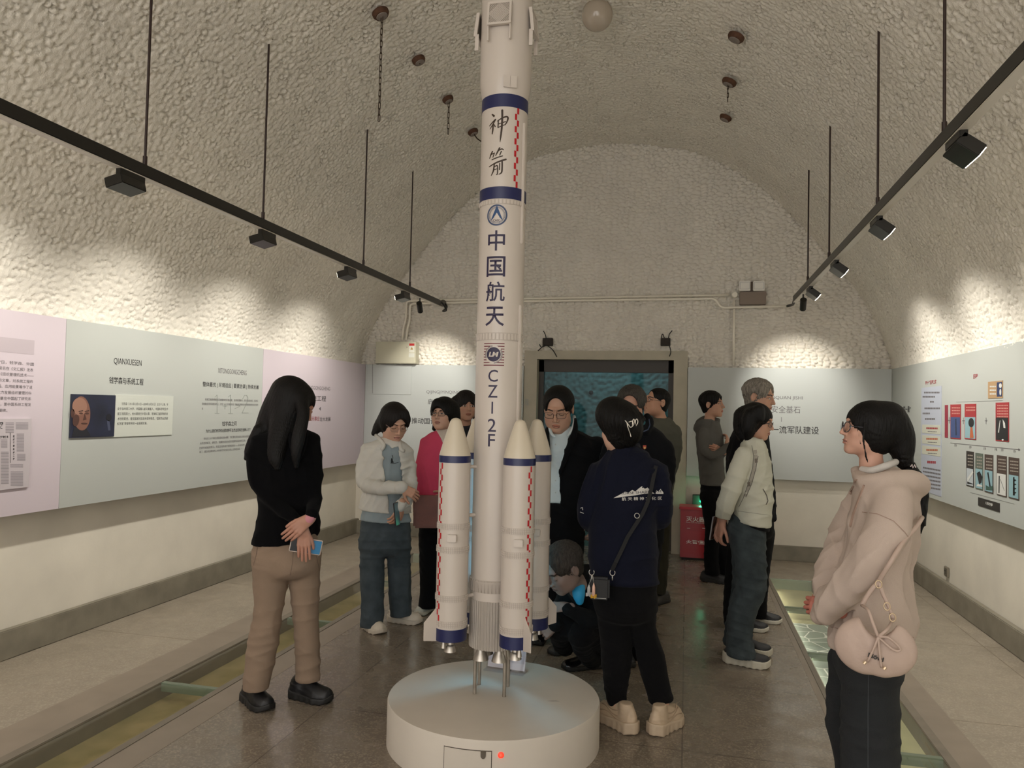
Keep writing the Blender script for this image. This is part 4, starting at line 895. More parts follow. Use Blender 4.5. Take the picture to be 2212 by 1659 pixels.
# the long timeline panel
yR = float(atX(2190, 1000, PXR)[1])
Tm = Panel('t', 'R', PXR, 4.2, PYF - .002, pgrey, 'long grey-green display panel with the red and black timeline cards')
Tn = Panel('n', 'R', PXR, YB + .3, 4.197, pgrey, 'grey-green display panel beside and behind the photographer on the timeline wall')
Tm.text('四十年历程之路', 1999, 2023, 826, 9, inkr, .02); Tm.text('历程', 2102, 2112, 813, 10, inkr, .02)
Tm.text('“第一星”', 1949, 1967, 884, 14, ink, .03); Tm.text('立', 1968, 1974, 938, 10, inkg)
st = Tm.card('text_strip', 1991, 838, 2034.5, 1059, mat('strip_lilac', 'b4b9c6', .5), .003)
for i in range(3): Tm.card('cream_band', 1993, 917 + i * 22.5, 2032.5, 935 + i * 22.5, mat('strip_cream', 'c6c6b6', .5), .002, st, .003)
def band(name, x0, x1, y, h, m, slope, par, off):     # a line of small print as a strip of blocks
    mb = MB(); n = max(2, int((x1 - x0) / 3.2)); r = random.Random(int(x0 * 7 + y))
    for i in range(n):
        a = x0 + (x1 - x0) * i / n; b = a + (x1 - x0) / n * .82; ya, yb = y + slope * (a - x0), y + slope * (b - x0)
        P = [Tm.px(q, w, off) for q, w in ((a, ya - h / 2), (a, ya + h / 2), (b, yb + h / 2), (b, yb - h / 2))]; mb.add(P, [(0, 1, 2, 3)])
    mb.build(name, m, par)
for y, x0, x1 in ((848, 1996, 2030), (857, 1993, 2020), (868, 2009, 2018), (882, 1997, 2031), (893, 1993, 2009), (905, 1998, 2020)): band('print_line', x0, x1, y, 3.6, inkp, 0, st, .0035)
for y, c in ((925, inkr), (948, mat('print_orange', 'b05a35', .6)), (972, mat('print_orange', 'b05a35'))): band('print_line', 2001, 2026, y, 4, c, .02, st, .0055); band('print_line', 2004, 2024, y + 7, 1.6, inkp, .05, st, .0055)
band('print_line', 2003, 2022, 998, 5.5, inkr, .05, st, .0035)
for i in range(6): band('print_line', 1994, 2032, 1010 + i * 8.3, 3.6, inkp, .18 - .005 * i, st, .0035)
cr_, cdk, cbr, cbl = mat('card_red', 'a02b30', .5), mat('card_dark', '2f2723', .5), mat('card_brown', '4a3a34', .5), mat('card_blue', '3c4d7d', .5)
sky, pale = mat('photo_sky', '8db0b8', .5), mat('photo_pale', 'b9c0c4', .5); bk = mat('photo_black', '1d1c1e', .5); wht = mat('photo_white', 'd4d4cf', .5); beige = mat('card_beige', 'b08f68', .5)
def tcard(x0, x1, yt, yb, ysplit, mtop, mbot, drop=0):
    c = Tm.card('picture_card', x0, yt, x1, yb, mtop, .004); Tm.card('photo', x0 + 1, ysplit, x1 - .8, yb - 2, mbot, .001, c, .004); return c
Tm.card('red_bar', 2042, 875, 2048, 945, mat('card_crimson', '8e1f36', .5), .004)
c1 = tcard(2054, 2076, 874, 947, 901, cr_, cbl); Tm.poly('photo_shape', [(2064, 905), (2065.5, 905), (2066, 940), (2064.5, 940)], bk, .0055, c1)
c2 = tcard(2085, 2109, 873, 948, 901, cr_, sky)
Tm.oval('photo_shape', (2098, 913), 6, 10, bk, .0055, 0, c2); Tm.poly('photo_shape', [(2096.5, 923), (2100.5, 923), (2103, 946), (2095, 946)], mat('photo_fire', 'b8623a', .5), .0055, c2)
c3 = tcard(2152, 2180, 870, 952, 902, cr_, bk); Tm.poly('photo_shape', [(2160, 908), (2161, 908), (2158, 935), (2156, 934)], wht, .0055, c3); Tm.poly('photo_shape', [(2166, 906), (2171, 914), (2172, 925), (2168, 924), (2167, 916)], wht, .0055, c3); Tm.oval('photo_shape', (2166, 950), 2, 2, wht, .0055, 0, c3)
for x0, x1, y, n, c, cc in ((2056, 2074, 881, 3, wht, c1), (2087, 2107, 880, 2, wht, c2), (2154, 2178, 876, 5, wht, c3)):
    for i in range(n): band('print_line', x0, x1, y + i * 6, 2.6, inkr if False else mat('print_rose', 'c98a80', .6), 0, cc, .0048)
c4 = Tm.card('picture_card', 2135.5, 825, 2167, 861, beige, .004); Tm.card('photo', 2155, 826, 2166, 857, mat('photo_navy', '26345c', .5), .001, c4, .004); Tm.oval('photo_shape', (2161, 833), 3, 5, wht, .0055, 0, c4); Tm.oval('photo_shape', (2161, 847), 2, 7, wht, .0055, 0, c4)
for i in range(3): band('print_line', 2138, 2152, 835 + i * 8, 3, wht, .0, c4, .0048)
for x0, x1, yt, yb, ys, mt, mb_ in ((2088.5, 2104, 974, 1049, 1011, cdk, pale), (2108, 2124, 978, 1055, 1012, mat('card_sage', '5d665a', .5), sky), (2128, 2146, 981, 1062, 1015, cbr, sky), (2154.5, 2175, 983, 1069, 1022, cbr, wht), (2180, 2202, 987, 1075, 1025, cbr, sky)):
    c = tcard(x0, x1, yt, yb, ys, mt, mb_)
    for i in range(4): band('print_line', x0 + 2, x1 - 2, yt + 9 + i * 7, 2.6, mat('print_sand', '9a9186', .6), .12, c, .0048)
    w = x1 - x0; yc = ys + 6
    if mb_ is pale: Tm.poly('photo_shape', [(x0 + 2, yb - 8), (x0 + 1.2, yb - 16), (x1 - 3, yc), (x1 - 1.5, yc + 4)], wht, .0055, c); Tm.poly('photo_shape', [(x0 + 1, yb - 4), (x0 + 1, yb - 9), (x1 - 1, yb - 3)], bk, .0055, c)
    elif mb_ is wht: Tm.poly('photo_shape', [(x0 + 3, yc), (x0 + 5, yc), (x0 + 4.5, yb - 4), (x0 + 2.5, yb - 4)], bk, .0055, c); Tm.poly('photo_shape', [(x0 + 6, yc + 8), (x0 + 7, yc + 7), (x1 - 5, yb - 9), (x1 - 6, yb - 9)], inkg, .0055, c)
    elif x0 < 2110: Tm.poly('photo_shape', [(x0 + 2, yc + 4), (x0 + w * .5, yc), (x1 - 2, yc + 12), (x1 - 4, yb - 12), (x0 + w * .45, yb - 9)], bk, .0055, c); Tm.poly('photo_shape', [(x0 + 1.5, yb - 5), (x0 + 4, yb - 10), (x1 - 2, yb - 6), (x1 - 2, yb - 3)], wht, .0058, c)
    elif x0 < 2150: Tm.poly('photo_shape', [(x0 + w * .25, yc), (x0 + w * .40, yc - 1), (x0 + w * .70, yb - 8), (x0 + w * .55, yb - 7)], bk, .0055, c); Tm.poly('photo_shape', [(x0 + 1.5, yb - 4), (x0 + 1.5, yb - 14), (x0 + w * .5, yb - 10), (x1 - 1.5, yb - 13), (x1 - 1.5, yb - 3)], mat('photo_hill', '3d5a50', .5), .0058, c)
    else:
        Tm.poly('photo_shape', [(x0 + w * .38, yc), (x0 + w * .52, yc - 1), (x0 + w * .55, yb - 5), (x0 + w * .36, yb - 5)], bk, .0055, c)
        for q in range(4): Tm.poly('photo_shape', [(x0 + w * .5, yc + 4 + q * 9), (x0 + w * .72, yc + 6 + q * 9), (x0 + w * .5, yc + 9 + q * 9)], bk, .0055, c)
pl8 = Tm.card('black_plate', 2114, 1074, 2160, 1092, mat('plate_black', '2a2524', .5), .004); Tm.text('八年四弹', 2128, 2144, 1088, 7, wht, .03, .005, pl8)
Tm.poly('timeline_rule', [(2053, 956.3), (2053, 957.3), (2202, 971.8), (2202, 970.6)], inkp); Tm.poly('timeline_arrow', [(2200, 968), (2200, 974.5), (2204, 971.4)], inkp)
for x, y in ((2064, 962), (2096, 966), (2127, 969), (2151, 971), (2165, 972), (2191, 975)): Tm.text('19', x - 2.2, x + 2.2, y, 6, inkp, .01)
for x, y in ((2050.5, 908), (2081, 909), (2130, 909)): Tm.poly('cross_mark', [(x - 2.5, y - 1), (x - .4, y - 1), (x - .4, y - 7), (x + .4, y - 7), (x + .4, y - 1), (x + 2.5, y - 1), (x + 2.5, y + 1), (x + .4, y + 1), (x + .4, y + 7), (x - .4, y + 7), (x - .4, y + 1), (x - 2.5, y + 1)], inkp)

Tm.poly('bracket_rule', [(2065, 868.2), (2166, 864.6), (2166, 865.4), (2065, 869)], inkg); Tm.poly('bracket_rule', [(2096, 1063.2), (2191, 1088.2), (2191, 1089), (2096, 1064)], inkg)
# ------------------------------------------------------------------ figure kit: smooth implicit surfaces meshed on a grid
def smin(a, b, k):
    h = np.clip(.5 + .5 * (b - a) / k, 0, 1); return b * (1 - h) + a * h - k * h * (1 - h)
def smax(a, b, k): return -smin(-a, -b, k)
def union(ds, k):
    d = ds[0]
    for e in ds[1:]: d = smin(d, e, k)
    return d
def surfnet(fn, lo, hi, h):
    lo = np.asarray(lo, float); hi = np.asarray(hi, float); c = 4; nb = np.ceil((hi - lo) / h / c).astype(int) + 1; n = nb * c
    g = [lo[i] + h * (np.arange(nb[i]) * c + (c - 1) / 2) for i in range(3)]
    Pc = np.stack(np.meshgrid(*g, indexing='ij'), -1).reshape(-1, 3); vc = fn(Pc).reshape(nb)
    D = vc.astype(np.float32)
    for ax in range(3): D = np.repeat(D, c, ax)
    M = np.abs(vc) < c * h * 1.5
    for ax in range(3): M = np.repeat(M, c, ax)
    I = np.argwhere(M); D[M] = fn(lo + I * h).astype(np.float32)
    ins = D < 0; s = np.zeros(n - 1, np.int8)
    for a in (0, 1):
        for b in (0, 1):
            for d in (0, 1): s += ins[a:n[0] - 1 + a, b:n[1] - 1 + b, d:n[2] - 1 + d]
    C = np.argwhere((s > 0) & (s < 8)); acc = np.zeros((len(C), 3)); cnt = np.zeros(len(C))
    cor = [np.array([a, b, d]) for a in (0, 1) for b in (0, 1) for d in (0, 1)]
    val = [D[tuple((C + o).T)] for o in cor]
    for i in range(8):
        for j in range(i + 1, 8):
            if np.abs(cor[i] - cor[j]).sum() == 1:
                m = (val[i] < 0) != (val[j] < 0); t = val[i][m] / (val[i][m] - val[j][m])
                acc[m] += cor[i] + t[:, None] * (cor[j] - cor[i]); cnt[m] += 1
    V = lo + h * (C + acc / cnt[:, None])
    idx = -np.ones(n - 1, np.int32); idx[tuple(C.T)] = np.arange(len(C)); Q = []
    for ax in range(3):
        o1, o2 = [(1, 2), (2, 0), (0, 1)][ax]
        sl = [slice(1, n[k] - 1) for k in range(3)]; sl[ax] = slice(0, n[ax] - 1); A = ins[tuple(sl)]
        sl2 = list(sl); sl2[ax] = slice(1, n[ax]); B = ins[tuple(sl2)]
        E = np.argwhere(A != B)
        if not len(E): continue
        flip = A[tuple(E.T)]; off = np.array([1, 1, 1]); off[ax] = 0; E = E + off
        e1 = np.zeros(3, int); e1[o1] = 1; e2 = np.zeros(3, int); e2[o2] = 1
        q = np.stack([idx[tuple((E - e1 - e2).T)], idx[tuple((E - e2).T)], idx[tuple(E.T)], idx[tuple((E - e1).T)]], 1)
        q[~flip] = q[~flip][:, ::-1]; Q.append(q)
    Q = np.vstack(Q); Q = Q[(Q >= 0).all(1)]
    return V, Q
def chain_sdf(pts, rs):
    A, B, ra, rb = pts[:-1], pts[1:], rs[:-1], rs[1:]
    def f(P):
        d = np.full(len(P), 9.0)
        for a, b, r0, r1 in zip(A, B, ra, rb):
            ab = b - a; L = ab @ ab + 1e-12; t = np.clip(((P - a) @ ab) / L, 0, 1)
            v = P - a - t[:, None] * ab; d = np.minimum(d, np.sqrt((v * v).sum(1)) - (r0 + (r1 - r0) * t))
        return d
    return f
def ell(P, c, r):
    q = (P - c) / r; k1 = np.sqrt((q * q).sum(1)) + 1e-9; k2 = np.sqrt(((q / r) ** 2).sum(1)) + 1e-9; return k1 * (k1 - 1) / k2
def cap(P, a, b, r0, r1=None):
    a = np.asarray(a, float); b = np.asarray(b, float); return chain_sdf(np.array([a, b]), np.array([r0, r0 if r1 is None else r1]))(P)
def wrinkle(P, seed, amp, lam=.07, squash=2.2):
    r = np.random.RandomState(seed); d = 0
    for i in range(4):
        k = r.normal(size=3); k[2] *= squash; k /= np.linalg.norm(k); w = r.normal(size=3) * 6
        ph = math.pi * (P @ k) / (lam * (0.7 + .35 * i)) + 1.3 * np.sin(P @ w + i) + r.rand() * 6
        m = np.clip(.45 + .75 * np.sin(P @ (r.normal(size=3) * 8) + 2 * i), 0, 1); rg = 1 - np.abs(np.sin(ph)); d = d + (rg * rg - .3) * m
    return -amp * d * 1.6
class Person:
    def __init__(s, label, px, D, ymid=1200, group=None):
        r = ray(px, ymid); a = math.atan2(r[0], r[1]); s.a, s.D = a, D
        s.u = np.array([math.cos(a), -math.sin(a), 0]); s.w = np.array([math.sin(a), math.cos(a), 0]); s.G = s.w * D
        s.o = tag(empty('person', tuple(s.G), -a), label, 'person', group); s.mpp = float(np.linalg.norm(s.L(px + 1, ymid) - s.L(px, ymid)))
        s.bodyV, s.bodyQ, s.bodyC, s.nv = [], [], [], 0; s.parts = []
    def L(s, px, py, off=0.0):
        r = ray(px, py); t = (s.D + off) / (r @ s.w); p = CAM + t * r; return np.array([(p - s.G) @ s.u, off, p[2]])
    def loc(s, p): p = np.asarray(p) - s.G; return np.array([p @ s.u, p @ s.w, p[2]])
    def ground(s, px, py): return s.loc(atZ(px, py, 0))
    # ---- shapes given in picture points
    def loft(s, rings, pad=0.0, kcap=.012, kb=None):
        T = []
        for g in rings:
            py, xl, xr, b = g[:4]; off = g[4] if len(g) > 4 else 0.0
            a, c = s.L(xl, py, off), s.L(xr, py, off); T.append(((a[2] + c[2]) / 2, (a[0] + c[0]) / 2, (c[0] - a[0]) / 2, off, b))
        T = np.array(sorted(T)); T = catmull(T, 60); o = np.argsort(T[:, 0]); T = T[o]; z0, z1 = T[0, 0], T[-1, 0]
        def f(P):
            z = np.clip(P[:, 2], z0, z1); cu, a, cw, b = (np.interp(z, T[:, 0], T[:, i]) for i in (1, 2, 3, 4))
            x, y = (P[:, 0] - cu), (P[:, 1] - cw); a, b = np.maximum(a, .01), np.maximum(b, .01)
            k1 = np.sqrt((x / a) ** 2 + (y / b) ** 2) + 1e-9; k2 = np.sqrt((x / a ** 2) ** 2 + (y / b ** 2) ** 2) + 1e-9
            d = k1 * (k1 - 1) / k2
            return smax(smax(d, z0 - P[:, 2], kb or kcap), P[:, 2] - z1, kcap) - pad
        f.box = (np.array([(T[:, 1] - T[:, 2]).min(), (T[:, 3] - T[:, 4]).min(), z0]), np.array([(T[:, 1] + T[:, 2]).max(), (T[:, 3] + T[:, 4]).max(), z1]))
        return f
    def limb(s, pts, n=None):
        """points (px, py, off, radius in px)"""
        q = np.array([[*s.L(p[0], p[1], p[2]), p[3] * s.mpp * (s.D + p[2]) / s.D] for p in pts]); q = catmull(q, n or 5 * len(q)); f = chain_sdf(q[:, :3], q[:, 3])
        f.box = ((q[:, :3] - q[:, 3:]).min(0), (q[:, :3] + q[:, 3:]).max(0)); return f
    def carve(s, part, win):
        f = lambda P: smax(part(P), -win(P), .006)
        f.box = part.box; return f
    def grow(s, name, fn, box, h, m, parent=None, join=True):
        lo, hi = box[0] - 5 * h, box[1] + 5 * h; V, Q = surfnet(fn, lo, hi, h); o = quads(name, V, Q, m, parent or s.o); return o
    def garment(s, name, parts, m, h=.008, k=.03, wr=None, hems=(), cut=None, body=True, parent=None, extra=None):
        """smooth union of parts; hems: list of (py_at, sign) flat cuts given as functions"""
        lo = np.min([p.box[0] for p in parts], 0); hi = np.max([p.box[1] for p in parts], 0)
        def raw(P): return union([p(P) for p in parts], k)
        def f(P):
            d = raw(P)
            if wr: d = d + wrinkle(P, *wr)
            for c in hems: d = smax(d, c(P), .004)
            if cut is not None: d = smax(d, cut(P), .006)
            return d
        o = s.grow(name, f, (lo, hi), h, m, parent)
        if body:
            def rawcut(P):
                d = raw(P)
                for c in hems: d = np.maximum(d, c(P) + .0)
                return d
            s.parts.append((rawcut, lo, hi))
        o_f = f; s.last = f; return o
    def below(s, px, py, off=0.0):      # keeps what lies above the given height
        z = s.L(px, py, off)[2]; return lambda P: z - P[:, 2]
    def slant(s, a, b, keep='above'):   # keeps what lies above the line a-b of the picture
        A, B = s.L(*a), s.L(*b); sg = 1 if keep == 'above' else -1
        return lambda P: sg * ((A[2] + (B[2] - A[2]) * (P[:, 0] - A[0]) / (B[0] - A[0] + 1e-9)) - P[:, 2])
    def addbody(s, V, Q, C):
        s.bodyV.append(V); s.bodyQ.append(Q + s.nv); s.bodyC.append(C); s.nv += len(V)
    def finish(s, skin):
        """one body mesh: head, hands and the limbs inside the clothes"""
        if s.parts:
            lo = np.min([p[1] for p in s.parts], 0); hi = np.max([p[2] for p in s.parts], 0)
            V, Q = surfnet(lambda P: union([p[0](P) for p in s.parts], .03) + .024, lo - .06, hi + .06, .02)
            s.addbody(V, Q, np.tile(np.array(lin(skin)), (len(V), 1)))
        V, Q, C = np.vstack(s.bodyV), np.vstack(s.bodyQ), np.vstack(s.bodyC)
        o = quads('body', V, Q, mat('skin', 'c09078', .5, attr='col', sss=.12, spec=.35), s.o)
        at = o.data.color_attributes.new('col', 'FLOAT_COLOR', 'POINT'); at.data.foreach_set('color', np.hstack([C, np.ones((len(C), 1))]).astype(np.float32).ravel()); return o
    # ---- head
    def head(s, px, py, hpx, yaw, pitch=0, roll=0, off=0.0, neck=None, skin='b98a72', lip=None, brow='241c1a', eyes='open', jaw=1.0, nose=1.0, h=.0028, hairpaint=None, brows=True):
        sc = hpx * s.mpp * (s.D + off) / s.D / .232; s.hs = sc
        cy, sy, cp, sp, cr, sr = (g(math.radians(v)) for v in (yaw, pitch, roll) for g in (math.cos, math.sin))
        R = np.array([[cy, -sy, 0], [sy, cy, 0], [0, 0, 1]]) @ np.array([[1, 0, 0], [0, cp, -sp], [0, sp, cp]]) @ np.array([[cr, 0, sr], [0, 1, 0], [-sr, 0, cr]])
        c = s.L(px, py, off); s.hR, s.hc = R, c
        nb = None
        if neck is not None:
            q = s.L(neck[0], neck[1], neck[2]); nb = (R.T @ (q - c)) / sc; nr = neck[3] * s.mpp / sc
        s.nb = nb
        def f(P):
            X = P.copy(); ax = np.abs(P[:, 0]); M = np.stack([ax, P[:, 1], P[:, 2]], 1)
            d = ell(M, np.array([0, .018, .032]), np.array([.075, .094, .084]))
            d = smin(d, ell(M, np.array([0, -.030, -.042]), np.array([.061 * jaw, .060, .074])), .03)
            d = smin(d, ell(M, np.array([.030, -.012, -.066]), np.array([.030 * jaw, .052, .034])), .03)
            d = smin(d, cap(M, (0, -.066, -.100), (.011, -.064, -.100), .017), .022)
            d = smin(d, cap(M, (0, -.088, .030), (.036, -.074, .026), .007), .018)
            d = smin(d, ell(M, np.array([.044, -.056, -.026]), np.array([.020, .022, .022])), .02)
            d = smax(d, -(ell(M, np.array([.033, -.106, .002]), np.array([.020, .022, .014]))), .014)
            d = smin(d, ell(M, np.array([.0325, -.0745, .001]), np.array([.0155, .0125, .0115])), .004)
            d = smin(d, chain_sdf(np.array([[0, -.088, .014], [0, -.097, -.008], [0, -.106 * (1 + .02 * (nose - 1)), -.030]]), np.array([.0055, .0065, .0095]) * nose)(M), .010)
            d = smin(d, ell(M, np.array([.0115, -.094, -.034]), np.array([.0085, .010, .007]) * nose), .005)
            d = smax(d, -(ell(M, np.array([.006, -.099, -.0425]), np.array([.0035, .004, .003]))), .003)
            d = smin(d, ell(M, np.array([0, -.0865, -.0605]), np.array([.0215, .010, .0052])), .004)
            d = smin(d, ell(M, np.array([0, -.0855, -.0715]), np.array([.0180, .010, .0062])), .004)
            d = smax(d, -(ell(M, np.array([0, -.0985, -.0658]), np.array([.024, .0055, .0016]))), .003)
            e = ell(M, np.array([.077, .020, -.004]), np.array([.0075, .0185, .031])); e = smax(e, -ell(M, np.array([.0845, .017, -.002]), np.array([.006, .011, .020])), .004)
            d = smin(d, e, .006)
            if nb is not None:
                nk = chain_sdf(np.array([[0, .018, -.045], [nb[0] * .5, .016 + (nb[1] - .018) * .5, (nb[2] - .045) * .5], nb]), np.array([.050, .048, nr]))(P); d = smin(d, nk, .022)
            return d
        lo, hi = np.array([-.095, -.125, -.135]), np.array([.095, .125, .13])
        if nb is not None: lo, hi = np.minimum(lo, nb - nr), np.maximum(hi, nb + nr)
        V, Q = surfnet(f, lo, hi, h / sc)
        x, y, z = np.abs(V[:, 0]), V[:, 1], V[:, 2]; C = np.tile(np.array(lin(skin)), (len(V), 1)); front = y < -.055
        sk = np.array(lin(skin)); lp = (np.array(lin(lip)) * .6 + sk * .4) if lip else sk * [.82, .58, .56]
        ck = np.exp(-(((x - .045) / .02) ** 2 + ((z + .03) / .02) ** 2))[:, None] * .22; C = C * (1 - ck) + C * np.array([1.05, .80, .76]) * ck
        m = front & ((x / .0225) ** 2 + ((z + .0660) / .0105) ** 2 < 1) & (y < -.078); C[m] = lp
        m = front & (x < .0215) & (np.abs(z + .0658) < .0014) & (y < -.078); C[m] = lp * .35
        bz = .0225 + .006 * np.exp(-((x - .034) / .012) ** 2) - .002
        if brows: m = front & (x > .013) & (x < .053) & (np.abs(z - bz) < .0042 - .04 * np.maximum(0, x - .04)); C[m] = np.array(lin(brow)) * .7 + sk * .3 * .3
        ex = (x - .0325)
        if eyes == 'open':
            q = (ex / .0145) ** 2 + ((z - .0005) / .0052) ** 2; m = front & (q < 1); C[m] = [.55, .52, .50]
            m = front & (q < 1) & (ex ** 2 + z ** 2 < .0056 ** 2); C[m] = [.02, .012, .010]
            m = front & (q >= 1) & (q < 1.75) & (z > .0005); C[m] = [.03, .02, .018]
        else:
            m = front & (np.abs(ex) < .015) & (np.abs(z + .0035 - 14 * ex ** 2) < .0017); C[m] = [.03, .02, .018]
        if hairpaint:
            hc = np.array(lin(hairpaint[0])); zl = hairpaint[1]; m = (z > zl + np.where(y < -.02, .0, -.05 - .0) * 0) & (ell(V, np.array([0, -.09, -.02]), np.array([.074, .075, .092])) > 0) & ((z > .0) | (y > .035)) & (z > -.06) & ~((x > .068) & (z < .03) & (y < .045) & (y > -.01)); C[m] = hc
        s.headV = V * sc @ R.T + c; s.addbody(s.headV, Q, C); return sc
    def H(s, p): return (np.asarray(p, float) * s.hs) @ s.hR.T + s.hc          # head point to person point
    def hair(s, m, thick=.016, face=((0, -.122, -.030), (.074, .092, .112)), nape=-.085, strands=(), h=.004, rough=.0009, vol=(1, 1, 1), seed=1, k=.03, cutter=None, streak=110., name='hair', parent=None, shift=(0, 0, 0), fade=None):
        R, c, sc = s.hR, s.hc, s.hs; fc, fr = map(np.array, face); lims = [s.limb(st) for st in strands]
        def f(P):
            X = ((P - c) @ R) / sc
            if fade is None:
                d = ell(X, np.array([0, .020, .030]) + shift, np.array([.075 + thick, .094 + thick, .084 + thick]) * vol)
                if nape < -.03: d = smin(d, ell(X, np.array([0, .030, -.02]), np.array([.068 + thick * .7, .070 + thick, .10])), .03)
            else:
                t = np.clip((X[:, 2] - fade[0]) / (fade[1] - fade[0]), 0, 1); t = t * t * (3 - 2 * t)
                base = ell(X, np.array([0, .018, .032]), np.array([.075, .094, .084])); base = smin(base, ell(X, np.array([0, .030, -.03]), np.array([.060, .072, .075])), .03)
                d = base - (.003 + (thick - .003) * t) + .004 * (1 - t)
            d = smax(d, nape - X[:, 2], .012)
            ear = ell(np.stack([np.abs(X[:, 0]), X[:, 1], X[:, 2]], 1), np.array([.084, .014, -.010]), np.array([.022, .027, .036]))
            if fade is not None: d = smax(d, -ear, .004)
            d = d * sc
            if lims: d = union([d] + [l(P) for l in lims], k)
            ang = np.arctan2(X[:, 0], X[:, 1] - .02)
            d = d + rough * (np.sin(ang * streak + 3 * np.sin(X[:, 2] * 14 + seed)) + .9 * np.sin(ang * streak * .31 + 3 + 5 * X[:, 2])) * np.clip((.125 - X[:, 2]) / .06, .1, 1)
            if fade is not None and rough > .001: d = d + rough * np.sin(X[:, 0] * 210 + 3 * np.sin(X[:, 1] * 60)) * np.sin(X[:, 1] * 190 + 2 * np.sin(X[:, 0] * 70))
            d = smax(d, -ell(X, fc, fr) * sc, .006)
            if cutter is not None: d = smax(d, cutter(X, P), .005)
            return d
        r = .17 * sc; lo, hi = c - r, c + r
        for l in lims: lo, hi = np.minimum(lo, l.box[0]), np.maximum(hi, l.box[1])
        return s.grow(name, f, (lo, hi), h, m, parent)
    def glasses(s, m, w=.025, hgt=.019, z=-.003, y=-.099, r=.0016, lens=True, round_=True):
        mb = MB()
        for sx in (-1, 1):
            n = 24; pts = []
            for t in np.linspace(0, 2 * math.pi, n + 1)[:-1]:
                cx, cz = math.cos(t), math.sin(t); e = 1.0 if round_ else .55
                pts.append(s.H((sx * .0335 + w * np.sign(cx) * abs(cx) ** e, y + .012 * ((.0335 + sx * 0 + w * cx * sx) / .06) ** 2, z + hgt * np.sign(cz) * abs(cz) ** e)))
            mb.tube(pts, r, 6, closed=True)
            mb.tube([s.H((sx * (.0335 + w), y + .011, z + .006)), s.H((sx * .074, -.05, z + .008)), s.H((sx * .079, .01, z + .012)), s.H((sx * .078, .03, z - .002))], r, 6)
        mb.tube([s.H((-.010, y + .001, z + .004)), s.H((0, y - .003, z + .006)), s.H((.010, y + .001, z + .004))], r, 6)
        o = mb.build('glasses', m, s.o, True)
        if lens:
            for sx in (-1, 1):
                c0 = s.H((sx * .0335, y + .004, z)); V = [c0]; 
                for t in np.linspace(0, 2 * math.pi, 25)[:-1]: V.append(s.H((sx * .0335 + w * .97 * math.cos(t), y + .004, z + hgt * .97 * math.sin(t))))
                back = [v + s.hR @ np.array([0, .0012, 0]) for v in V]; k = len(V)
                F = [(0, i, i % (k - 1) + 1) for i in range(1, k)] + [(k, k + i % (k - 1) + 1, k + i) for i in range(1, k)] + [(i, k + i, k + i % (k - 1) + 1, i % (k - 1) + 1) for i in range(1, k)]
                mesh('lens', V + back, F, glass_mat('spectacle_glass', (.96, .97, .97)), o)
        return o
    # ---- hand: wrist, direction of the fingers, direction of the back of the hand (person space), thumb side
    def hand(s, wrist, fdir, back, side=1, curl=(.35, .45, .35), spread=.06, sc=1.0, skin='b98a72', thumb=(.75, .62, -.25), curls=None, h=.0024, arm=.03, nails=None):
        wrist = s.L(*wrist) if len(wrist) == 3 and abs(wrist[0]) > 20 else np.asarray(wrist, float)
        Y = np.asarray(fdir, float); Y /= np.linalg.norm(Y); Zb = np.asarray(back, float); Zb = Zb - Y * (Zb @ Y); Zb /= np.linalg.norm(Zb); X = np.cross(Y, Zb) * side
        ch = []; kx = [.0285, .0098, -.0092, -.0268]; ln = [.92, 1.0, .94, .76]; tips = []
        pal = [(np.array([[kx[i] * .62, .004, 0], [kx[i], .086 - (.004 if i in (0,) else 0) - (.008 if i == 3 else 0), 0]]), np.array([.0125, .0098])) for i in range(4)]
        fin = []
        for i in range(4):
            p = pal[i][0][1].copy(); a = 0.0; pts = [p]; cu = curls[i] if curls else curl; sx = spread * (1.5 - i)
            for j, L in enumerate((.043, .026, .021)):
                a += cu[j]; dv = np.array([math.sin(sx) * math.cos(a), math.cos(sx) * math.cos(a), -math.sin(a)]); p = p + dv * L * ln[i]; pts.append(p)
            fin.append((np.array(pts), np.array([.0092, .0085, .0078, .0066]) * (.93 if i == 3 else 1))); tips.append((pts[-1], pts[-1] - pts[-2]))
        tv = np.array(thumb, float); tv /= np.linalg.norm(tv); t0 = np.array([.020, .018, -.004]); t1 = t0 + tv * .042; tv2 = tv * .8 + np.array([-.15, .35, -.12]); tv2 /= np.linalg.norm(tv2); t2 = t1 + tv2 * .031; t3 = t2 + (tv2 + np.array([-.1, .2, -.05])) * .022
        fin.append((np.array([t0, t1, t2, t3]), np.array([.014, .0108, .0098, .0078]))); fs = [chain_sdf(a, b) for a, b in fin]; ps = [chain_sdf(a, b) for a, b in pal]
        fa = chain_sdf(np.array([[0, .012, 0], [0, -arm, 0]]), np.array([.0235, .027]))
        def f(P):
            d = union([p(P) for p in ps], .012); d = smin(d, ell(P, np.array([.016, .035, -.008]), np.array([.018, .030, .014])), .012)
            Q = P * [1, 1, 1.25]; d = smin(d, fa(Q), .018)
            g = fs[0](P)
            for e in fs[1:4]: g = np.minimum(g, e(P))
            d = smin(d, g, .006); return smin(d, fs[4](P), .010)
        V, Q = surfnet(f, (-.07, -arm - .03, -.11), (.09, .20, .05), h / sc)
        C = np.tile(np.array(lin(skin)), (len(V), 1)); C[:, 1:] *= (1 - .06 * np.clip(V[:, 1:2] / .15, 0, 1))
        if nails is not None:
            for t, dv in tips: m = (np.linalg.norm(V - t - dv * .1 - np.array([0, 0, .003]), axis=1) < .0075); C[m] = lin(nails)
        W = (V * sc) @ np.stack([X, Y, Zb]) + wrist
        if side < 0: Q = Q[:, ::-1]
        s.addbody(W, Q, C)
        return lambda p: (np.asarray(p) * sc) @ np.stack([X, Y, Zb]) + wrist
